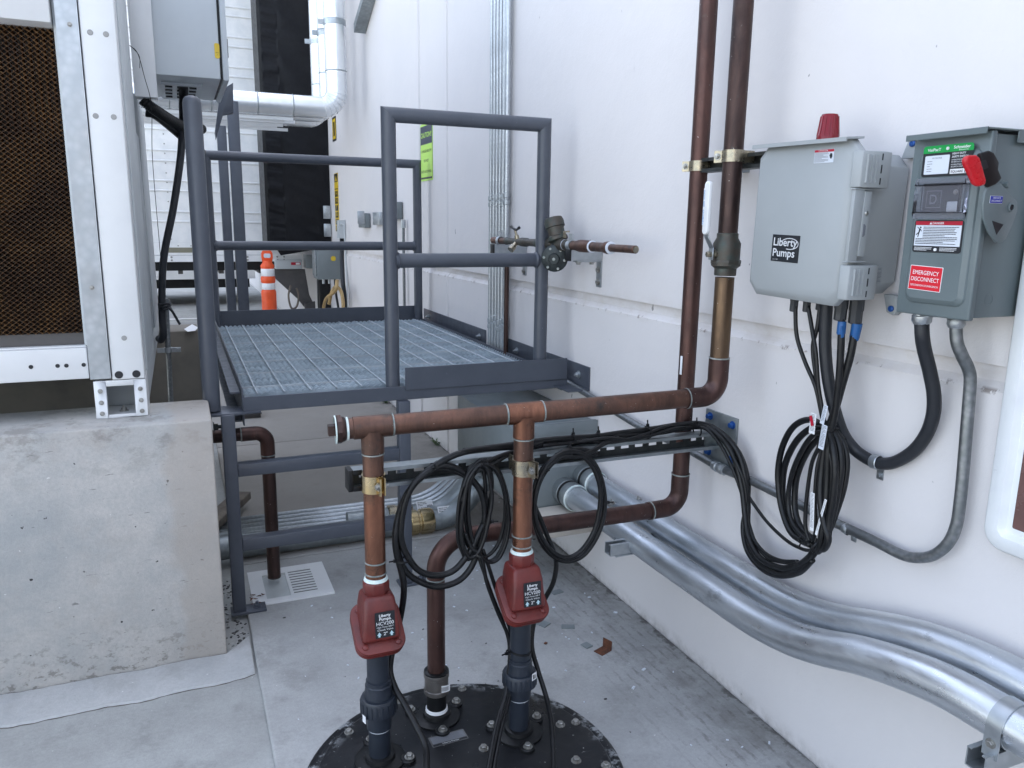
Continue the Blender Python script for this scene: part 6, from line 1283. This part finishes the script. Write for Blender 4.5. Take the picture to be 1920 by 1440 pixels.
strands(c2, [([(-0.6464,1.96,0.8812), (-0.7064,1.95,0.8741), (-0.7762,1.94,0.8653), (-0.8281,1.93,0.8551), (-0.8603,1.92,0.8493), (-0.8885,1.915,0.8342), (-0.9087,1.91,0.7924)], .0052), ([(-0.6574,1.965,0.8682), (-0.7496,1.945,0.8642), (-0.8121,1.93,0.8441), (-0.8489,1.925,0.8404), (-0.8789,1.92,0.8162), (-0.9082,1.92,0.7506)], .0052), ([(-0.8988,1.92,0.6556), (-0.88,1.915,0.6104), (-0.8546,1.91,0.5845), (-0.8363,1.91,0.5006), (-0.8047,1.905,0.4081), (-0.7746,1.895,0.33), (-0.7735,1.88,0.2803), (-0.7956,1.86,0.1847), (-0.8488,1.8,0.1225), (-0.9034,1.72,0.0603), (-0.9194,1.69,0.0382)], .0052), ([(-0.8442,1.925,0.5975), (-0.8279,1.92,0.5452), (-0.8043,1.92,0.4705), (-0.781,1.91,0.396), (-0.7606,1.9,0.321), (-0.7643,1.885,0.2533), (-0.776,1.87,0.1618), (-0.8325,1.8,0.1098), (-0.8863,1.72,0.0553), (-0.9026,1.69,0.0331)], .0052), ([(-0.8616,1.93,0.5982), (-0.8427,1.915,0.5287), (-0.8163,1.91,0.4493), (-0.7812,1.9,0.3506), (-0.7729,1.89,0.295), (-0.7871,1.865,0.2018), (-0.8351,1.81,0.1292), (-0.8918,1.73,0.0662), (-0.9118,1.69,0.0359)], .0048)])
tie(c2, (-0.8646,1.925,0.8406), (-.8, 0, .5), .020, (-.4, -1, .4)); tie(c2, (-0.856,1.915,0.5874), (.3, 0, 1), .018); tie(c2, (-0.7698,1.885,0.2852), (0, .1, 1), .014, (-1, -.3, 0)); tie(c2, (-0.8316,1.93,0.6769), (0, 0, 1), .014, (1, -.3, 0))
g = MB().lathe((R1[0], R1[1], 0.2575), (0, 0, 1), [(.0305, 0), (.033, 0), (.033, .006), (.0305, .006)], 30, cap=False).build('pipe_tie', 'blackp'); tag(g, 'thin black tie round the left dark plastic pipe above its union', 'cable tie', 'ties round the plastic pipes')
g = MB().lathe((R2[0], R2[1], 0.2879), (.15, 0, 1), [(.0305, 0), (.033, 0), (.033, .006), (.0305, .006)], 30, cap=False).build('pipe_tie', 'blackp'); tag(g, 'thin black tie round the right dark plastic pipe above its union', 'cable tie', 'ties round the plastic pipes')
# right coil
c3 = thing('cable_coil', 'round black cable coil hanging just right of the right riser', 'cable coil', (-.66, 1.92, .6), 'cable coils on the strut')
B1 = [(-0.3966,1.955,0.8712), (-0.4533,1.945,0.8629), (-0.4971,1.93,0.8502), (-0.5497,1.92,0.8423), (-0.6017,1.92,0.8462), (-0.6402,1.92,0.8249), (-0.6729,1.92,0.7792), (-0.6882,1.92,0.7137), (-0.6834,1.92,0.6481), (-0.6581,1.92,0.5834), (-0.6153,1.92,0.5365), (-0.5688,1.92,0.5187), (-0.5209,1.92,0.5314), (-0.4827,1.92,0.5766), (-0.4613,1.92,0.633), (-0.4565,1.92,0.6914), (-0.4703,1.92,0.7598), (-0.4994,1.92,0.8158), (-0.5412,1.92,0.8494), (-0.59,1.92,0.8577), (-0.6355,1.91,0.8463), (-0.6682,1.91,0.8104), (-0.6926,1.905,0.7514), (-0.6927,1.905,0.6826), (-0.6693,1.905,0.6142), (-0.6277,1.91,0.5594), (-0.5816,1.91,0.5352), (-0.5359,1.91,0.5515), (-0.4982,1.91,0.5998), (-0.4808,1.91,0.6613), (-0.4783,1.91,0.7309), (-0.4958,1.915,0.7907), (-0.5266,1.92,0.8317), (-0.5623,1.93,0.8553)]
B2 = [(-0.483,1.935,0.8358), (-0.5362,1.93,0.8574), (-0.5884,1.93,0.858), (-0.639,1.93,0.8314), (-0.6752,1.93,0.7891), (-0.6854,1.93,0.718), (-0.662,1.93,0.6577), (-0.6364,1.93,0.596), (-0.6178,1.93,0.5513), (-0.6078,1.93,0.5073), (-0.6169,1.93,0.4525), (-0.6373,1.94,0.4017), (-0.667,1.945,0.3389), (-0.6828,1.93,0.2625), (-0.674,1.9,0.193), (-0.6729,1.84,0.1376), (-0.6984,1.75,0.1073), (-0.7408,1.65,0.0635), (-0.7744,1.58,0.0449)]
strands(c3, [(B1, .0068), (B2, .0068)])
tie(c3, (-0.6766,1.92,0.7972), (-.6, 0, .8), .017, (.9, -.3, -.3)); tie(c3, (-0.4589,1.925,0.6866), (0, 0, 1), .012, (1, -.3, 0)); tie(c3, (-0.5743,1.93,0.8501), (1, 0, 0), .015, (0, -.1, 1))
# bundle along the strut and drop to the wall coil
bd = thing('cable_bundle', 'black cable bundle lying on the strut arm then drooping down by the wall', 'cable bundle', (-.4, 1.95, .87))
base = [[(-0.8931,1.95,0.8839), (-0.8187,1.955,0.8841), (-0.7419,1.96,0.8844), (-0.6442,1.965,0.8861), (-0.5426,1.97,0.883), (-0.4571,1.975,0.8784), (-0.3796,1.975,0.8811), (-0.2597,1.975,0.8836), (-0.1733,1.975,0.8878), (-0.085,1.9901,0.8814), (-0.075,1.9213,0.8836), (-0.065,1.8533,0.8592), (-0.055,1.811,0.8159), (-0.05,1.7822,0.7449), (-0.05,1.7678,0.6821), (-0.06,1.749,0.6224), (-0.07,1.711,0.5625), (-0.08,1.6457,0.5412), (-0.09,1.5634,0.5543), (-0.1,1.4923,0.6013), (-0.11,1.4434,0.6542), (-0.12,1.4186,0.6897)], [(-0.7351,1.96,0.8711), (-0.6438,1.965,0.8732), (-0.5422,1.97,0.8715), (-0.4565,1.975,0.8651), (-0.3822,1.97,0.8726), (-0.2589,1.975,0.8698), (-0.1724,1.975,0.8738), (-0.09,1.9824,0.8732), (-0.085,1.9183,0.8784), (-0.075,1.8549,0.8496), (-0.065,1.8165,0.7985), (-0.06,1.7843,0.7201), (-0.065,1.7585,0.6535), (-0.075,1.7258,0.5996), (-0.085,1.6603,0.5607), (-0.095,1.5702,0.5698), (-0.1,1.5025,0.603), (-0.115,1.4424,0.6584), (-0.12,1.423,0.6953)], [(-0.6651,1.985,0.8635), (-0.5586,1.99,0.8744), (-0.4482,1.99,0.8653), (-0.3406,1.985,0.8613), (-0.2528,1.985,0.877), (-0.1658,1.985,0.8794), (-0.075,1.9918,0.8748), (-0.06,1.921,0.8719), (-0.05,1.8448,0.8397), (-0.045,1.8039,0.7966), (-0.04,1.7835,0.7348), (-0.045,1.7774,0.6695), (-0.06,1.7691,0.6062), (-0.07,1.7283,0.5469), (-0.08,1.6485,0.5267), (-0.09,1.5685,0.544), (-0.1,1.4889,0.5904), (-0.11,1.4355,0.6515)], [(-0.6486,1.955,0.8732), (-0.5474,1.96,0.8715), (-0.4456,1.95,0.8773), (-0.3622,1.95,0.8659), (-0.272,1.955,0.8711), (-0.1933,1.96,0.883), (-0.1,1.9855,0.8716), (-0.095,1.9264,0.8772), (-0.085,1.878,0.8478), (-0.075,1.8396,0.803), (-0.065,1.8002,0.741), (-0.06,1.7703,0.6825), (-0.06,1.742,0.625), (-0.07,1.6948,0.5858), (-0.085,1.6257,0.5736), (-0.095,1.5418,0.5963), (-0.1,1.485,0.6228), (-0.11,1.4408,0.6642)], [(-0.6063,1.965,0.8824), (-0.5183,1.965,0.8771), (-0.4359,1.95,0.8631), (-0.3217,1.955,0.8707), (-0.2198,1.965,0.8893), (-0.095,1.993,0.8781), (-0.085,1.9295,0.8825), (-0.08,1.8651,0.8609), (-0.07,1.8219,0.8143), (-0.06,1.7832,0.7542), (-0.055,1.7676,0.6912), (-0.055,1.7566,0.6358), (-0.07,1.7052,0.5951), (-0.08,1.6411,0.5795), (-0.09,1.5697,0.5899), (-0.1,1.4965,0.6195)], [(-0.5634,1.98,0.8644), (-0.4507,1.985,0.8585), (-0.3411,1.985,0.8716), (-0.2256,1.985,0.8814), (-0.1494,1.98,0.8827), (-0.08,1.9767,0.8755), (-0.07,1.9072,0.8643), (-0.06,1.8511,0.827), (-0.05,1.8111,0.7612), (-0.045,1.7796,0.7113), (-0.045,1.7303,0.6777), (-0.05,1.6663,0.652), (-0.07,1.571,0.6434), (-0.09,1.4918,0.6551), (-0.11,1.4422,0.6755)]]
strands(bd, [(P, r) for P, r in zip(base, (.0082, .0082, .0068, .0050, .0050, .0045))])
tie(bd, (-0.1,1.9709,0.8665), (1, 0, .1), .021, (0, 0, 1)); tie(bd, (-0.456,1.97,0.873), (1, 0, .1), .018, (-.2, 0, 1)); tie(bd, (-0.5424,1.97,0.8781), (1, 0, .05), .015, (-.1, 0, 1)); tie(bd, (-0.2838,1.97,0.8768), (1, 0, .1), .019, (-.1, 0, 1))
# coil bundle under the enclosure
c4 = thing('cable_coil', 'long drooping coil of black cables tied under the enclosure with white tags', 'cable coil', (-.11, 1.45, .8), 'cable coils below the enclosure')
K = [[(-0.14,1.5462,1.3065), (-0.135,1.5364,1.228), (-0.13,1.5039,1.1638), (-0.125,1.4696,1.112), (-0.12,1.4498,1.0566), (-0.12,1.4353,1.0117), (-0.12,1.4415,0.9614), (-0.12,1.4604,0.9065), (-0.12,1.4663,0.8181), (-0.12,1.4623,0.7388), (-0.12,1.4426,0.7021)], [(-0.13,1.5124,1.3083), (-0.13,1.4903,1.2476), (-0.13,1.4705,1.1898), (-0.125,1.4594,1.1167), (-0.12,1.4446,1.0578), (-0.12,1.4284,1.0134), (-0.13,1.4042,0.9725), (-0.13,1.3832,0.9167), (-0.13,1.3798,0.8346), (-0.13,1.3848,0.7623), (-0.12,1.4064,0.7093)], [(-0.12,1.4819,1.3124), (-0.125,1.4803,1.2554), (-0.12,1.4938,1.206), (-0.12,1.4766,1.1405), (-0.12,1.4524,1.0767), (-0.12,1.4326,1.0193), (-0.125,1.4271,0.9588), (-0.13,1.4311,0.9022), (-0.13,1.4279,0.818), (-0.13,1.4158,0.7505), (-0.12,1.4318,0.7064)]]
strands(c4, [(P, .0048) for P in K])
K = [[(-0.13,1.4017,1.3002), (-0.13,1.3949,1.2342), (-0.125,1.3948,1.1557), (-0.12,1.3996,1.088), (-0.12,1.4046,1.0329), (-0.125,1.415,0.976), (-0.13,1.4154,0.907), (-0.14,1.4024,0.8422), (-0.145,1.3772,0.7815), (-0.145,1.3587,0.7463), (-0.14,1.3721,0.7147), (-0.13,1.4019,0.6981)], [(-0.1,1.384,1.2923), (-0.105,1.3846,1.2086), (-0.11,1.3951,1.1349), (-0.115,1.4052,1.0662), (-0.12,1.413,1.0172), (-0.13,1.4009,0.9597), (-0.13,1.395,0.8854), (-0.135,1.386,0.8121), (-0.14,1.3846,0.7425), (-0.135,1.395,0.6988), (-0.12,1.4239,0.6875)], [(-0.11,1.4364,1.0105), (-0.1,1.5038,1.0115), (-0.095,1.5614,0.9782), (-0.09,1.6,0.9153), (-0.085,1.6158,0.8412), (-0.085,1.6037,0.7751), (-0.09,1.5751,0.7233), (-0.095,1.5363,0.6873), (-0.1,1.4902,0.6816), (-0.11,1.4476,0.6882)], [(-0.105,1.4368,1.0016), (-0.095,1.4934,0.9922), (-0.085,1.5539,0.9422), (-0.075,1.5987,0.8683), (-0.07,1.6101,0.7945), (-0.075,1.5907,0.7313), (-0.08,1.5516,0.6948), (-0.09,1.4979,0.6892), (-0.1,1.4545,0.6898)], [(-0.115,1.4295,0.9961), (-0.105,1.4776,0.9786), (-0.1,1.5165,0.9288), (-0.09,1.5556,0.8525), (-0.085,1.5686,0.7791), (-0.09,1.5484,0.7253), (-0.1,1.5066,0.7026), (-0.11,1.4562,0.6966)], [(-0.1,1.4375,0.9954), (-0.09,1.4751,0.9678), (-0.08,1.5224,0.9133), (-0.07,1.559,0.8339), (-0.07,1.5579,0.7577), (-0.08,1.5278,0.7161), (-0.09,1.4859,0.703), (-0.1,1.4444,0.6998)], [(-0.11,1.4227,1.0139), (-0.115,1.3859,0.9828), (-0.12,1.3654,0.9278), (-0.125,1.3638,0.8602), (-0.13,1.368,0.7968), (-0.13,1.3788,0.7433), (-0.125,1.4043,0.705)], [(-0.1,1.4255,1.0123), (-0.1,1.3872,0.9837), (-0.1,1.3678,0.9385), (-0.105,1.3633,0.8759), (-0.11,1.3727,0.8134), (-0.115,1.3837,0.7605), (-0.12,1.3951,0.721)], [(-0.12,1.4173,1.0093), (-0.135,1.3818,0.9723), (-0.14,1.363,0.9172), (-0.14,1.3612,0.8492), (-0.14,1.366,0.7919), (-0.14,1.3651,0.743), (-0.135,1.3817,0.7072)]]
strands(c4, [(P, r) for P, r in zip(K, (.0078, .0085, .0078, .0082, .0062, .0078, .0082, .0068, .0078))])
c = Vector((-0.115,1.4295,1.0099))
m = MB(); 
for dz in (-.006, .006): m.tube([c+Vector((.030*cos(a_), .026*sin(a_), dz+.004*sin(a_*2))) for a_ in [k/16*2*pi for k in range(16)]], .0024, 8, closed=True)
m.tube(cr([c+V(-.01, -.026, 0), (-0.09,1.4071,0.9954), (-0.05,1.4137,0.9717), (-0.03,1.4166,0.9662)], 6), .0016, 6); m.build('tie_wire', 'blackp', c4)
c = Vector((-0.125,1.4057,0.7016)); tie(c4, c, (0, .8, .3), .020, (0, 0, -1)); tie(c4, Vector((-0.1,1.4857,0.6925)), (0, .8, .3), .013, (0, 0, -1))
def tag_(pa, pb, w, x, base, lab):
    a, b = V(pa), V(pb); v = (a-b); v.x *= .2; vh = v.normalized(); u = Vector((0, -1, 0)); u = (u-vh*u.dot(vh)).normalized()
    L = Label(b-u*w/2, u, vh, w, v.length, base, .001, .0008); L.lines(.002, v.length-.004, w-.004, int(v.length/.0036)-1, .0034, .0012, 'gy', 2, 3); return L.build(c4, 'paper_tag', lab)
tag_((-0.145,1.4442,1.0462), (-0.145,1.445,0.9936), .019, 0, 'w', 'white paper tag with a red block')
L = Label(Vector((-0.1475,1.4465,1.0128)), (0, -.9, .35), (0, .35, .9), .009, .026, 'dr', .001, .0006); L.build(c4, 'red_patch')
tag_((-0.15,1.4023,1.0764), (-0.15,1.4101,1.0275), .013, 0, 'lw', 'pale tag above the tie')
tag_((-0.158,1.3918,1.03), (-0.158,1.3978,0.9675), .017, 0, 'lw', 'silvery tag below the tie')
tag_((-0.15,1.4179,0.8468), (-0.15,1.4094,0.7487), .013, 0, 'w', 'long white paper tag')
tag_((-0.158,1.372,0.8451), (-0.15,1.3941,0.7432), .007, 0, 'w', 'narrow white paper tag')
m = MB(); p = Vector((-0.13,1.3978,1.2699)); m.lathe(p-V(0, 0, .020), (0, 0, 1), [(.0092, 0), (.0105, .004), (.010, .032)], 14); m.obox(p+V(-.006, -.010, -.012), (.004, 0, .001), (0, .002, 0), (0, .002, .013)); m.build('blue_tape_wrap', 'blue_tape', c4, bevel=.001)
m = MB(); p = Vector((-0.1,1.385,1.2627)); m.lathe(p-V(0, 0, .026), (0, -.12, 1), [(.0100, 0), (.0118, .008), (.0125, .042)], 14); m.build('blue_tape_wrap', 'blue_tape', c4)

# ------------------------------------------------------------ litter on the pavement
def chip(px, py, w, h, rz, m_, lab, cat, t_=.004, nm='metal_offcut', grp=None):
    c = V(px); a = radians(rz); ux = Vector((cos(a), sin(a), 0)); uy = Vector((-sin(a), cos(a), 0))
    o = MB().obox(c+V(0, 0, t_/2+.0005), ux*w/2, uy*h/2, (0, 0, t_/2)).build(nm, m_, bevel=.0006, seg=1); tag(o, lab, cat, grp); return o
chip((-0.2237,2.6785,0), 0, .05, .03, 10, 'greybox', 'grey slate chip on the pavement behind the right check valve', 'chip', nm='grey_chip', grp='grey chips on the pavement')
chip((-0.3901,2.4648,0), 0, .04, .05, 30, 'greybox', 'grey slate chip beside the right plastic pipe', 'chip', nm='grey_chip', grp='grey chips on the pavement')
chip((-0.3097,2.4071,0), 0, .05, .028, -25, 'greybox', 'slanted grey slate chip with tan dust around it', 'chip', nm='grey_chip', grp='grey chips on the pavement')
chip((-0.3074,2.2625,0), 0, .030, .034, 15, 'greybox', 'small square grey chip next to the rusty angle offcut', 'chip', nm='grey_chip', grp='grey chips on the pavement')
c = Vector((-0.271,2.2093,0)); a = radians(20); u = Vector((cos(a), sin(a), 0)); v = Vector((-sin(a), cos(a), 0))
m = MB(); m.obox(c+V(0, 0, .0015), u*.026, v*.020, (0, 0, .0013)); m.obox(c+u*.025+V(0, 0, .019), u*.0013, v*.020, (0, 0, .0175)); g = m.build('angle_offcut', 'rust'); tag(g, 'rusty bent angle iron offcut on the pavement', 'offcut')
chip((-0.4401,2.3309,0), 0, .012, .010, 30, 'rust', 'tiny rust brown crumb on the pavement', 'crumb', nm='rust_crumb')
rnd = random.Random(12); m = MB()
for k in range(170):
    x = rnd.uniform(-1.35, -.03); y = rnd.uniform(1.2, 3.9); s_ = rnd.uniform(.0015, .005)*(1.5 if x > -.3 else 1); a = rnd.uniform(0, 6.3)
    if (x-TC[0])**2+(y-TC[1])**2 < .2: continue
    m.use('lw' if k % 3 else 'dark_panel'); m.obox((x, y, s_*.3+.0005), (s_*cos(a), s_*sin(a), 0), (-s_*.5*sin(a), s_*.5*cos(a), 0), (0, 0, s_*.3))
for k in range(120):
    x = rnd.uniform(-1.51, -1.43); y = 2.74+.6*rnd.random()**1.3; s_ = rnd.uniform(.0015, .006); a = rnd.uniform(0, 6.3)
    m.use('dark_panel' if k % 3 else 'mortar_concrete'); m.obox((x, y, s_*.3-.0215), (s_*cos(a), s_*sin(a), 0), (-s_*.6*sin(a), s_*.6*cos(a), 0), (0, 0, s_*.3))
g = m.build('grit', None); tag(g, 'scattered grit and paint flakes on the concrete', 'grit', kind='stuff')
# leaves in the floor sink corner
m = MB(); rnd = random.Random(5)
for k in range(14):
    c = Vector((-1.3742,3.0303,0.014))+Vector((rnd.uniform(-.03, .02), rnd.uniform(-.03, .05), rnd.uniform(0, .006))); a = rnd.uniform(0, 6.3); s_ = rnd.uniform(.006, .014); u = Vector((cos(a), sin(a), rnd.uniform(-.3, .3))); v = Vector((-sin(a), cos(a), .2))
    m.add([c-u*s_, c+v*s_*.35, c+u*s_, c-v*s_*.35], [(0, 1, 2, 3)])
g = m.build('dead_leaves', 'rust'); tag(g, 'brown dead leaves and dirt on the floor sink corner', 'leaves', kind='stuff')
# weeds at the wall foot
for j, (q, s_, lab) in enumerate((((-0.0257,6.3244,0), 1.2, 'small green weed at the wall foot, seen beneath the deck'), ((-0.0098,4.9657,0), 1.0, 'small green weed at the wall foot beside the grey junction box'))):
    m = MB(); rnd = random.Random(40+j)
    for k in range(26):
        a = rnd.uniform(pi*.5, pi*1.5) if k % 3 else rnd.uniform(0, 6.3); l_ = rnd.uniform(.03, .085)*s_; c = Vector(q)+Vector((-.012+rnd.uniform(-.01, .01), rnd.uniform(-.03, .03), 0)); u = Vector((cos(a)*.8, sin(a)*.8, rnd.uniform(.3, 1.1))).normalized(); w = u.cross(V(0, 0, 1)).normalized()*.004*s_
        md = c+u*l_*.55; m.add([c-w*.4, md-w, c+u*l_-V(0, 0, l_*.2), md+w, c+w*.4], [(0, 1, 2, 3, 4)])
    g = m.build('weed', 'leaf'); tag(g, lab, 'weed', 'weeds at the wall foot')
# torn paper on the far plinth
g = MB().add([Vector(p) for p in [(-1.5769,5.0461,0.853), (-1.5297,5.1298,0.87), (-1.4951,5.0977,0.853), (-1.517,4.9147,0.858), (-1.5579,4.9173,0.853)]], [(0, 1, 2, 3, 4)]).build('paper_scrap', 'w'); tag(g, 'crumpled white scrap on top of the far dark plinth', 'paper')
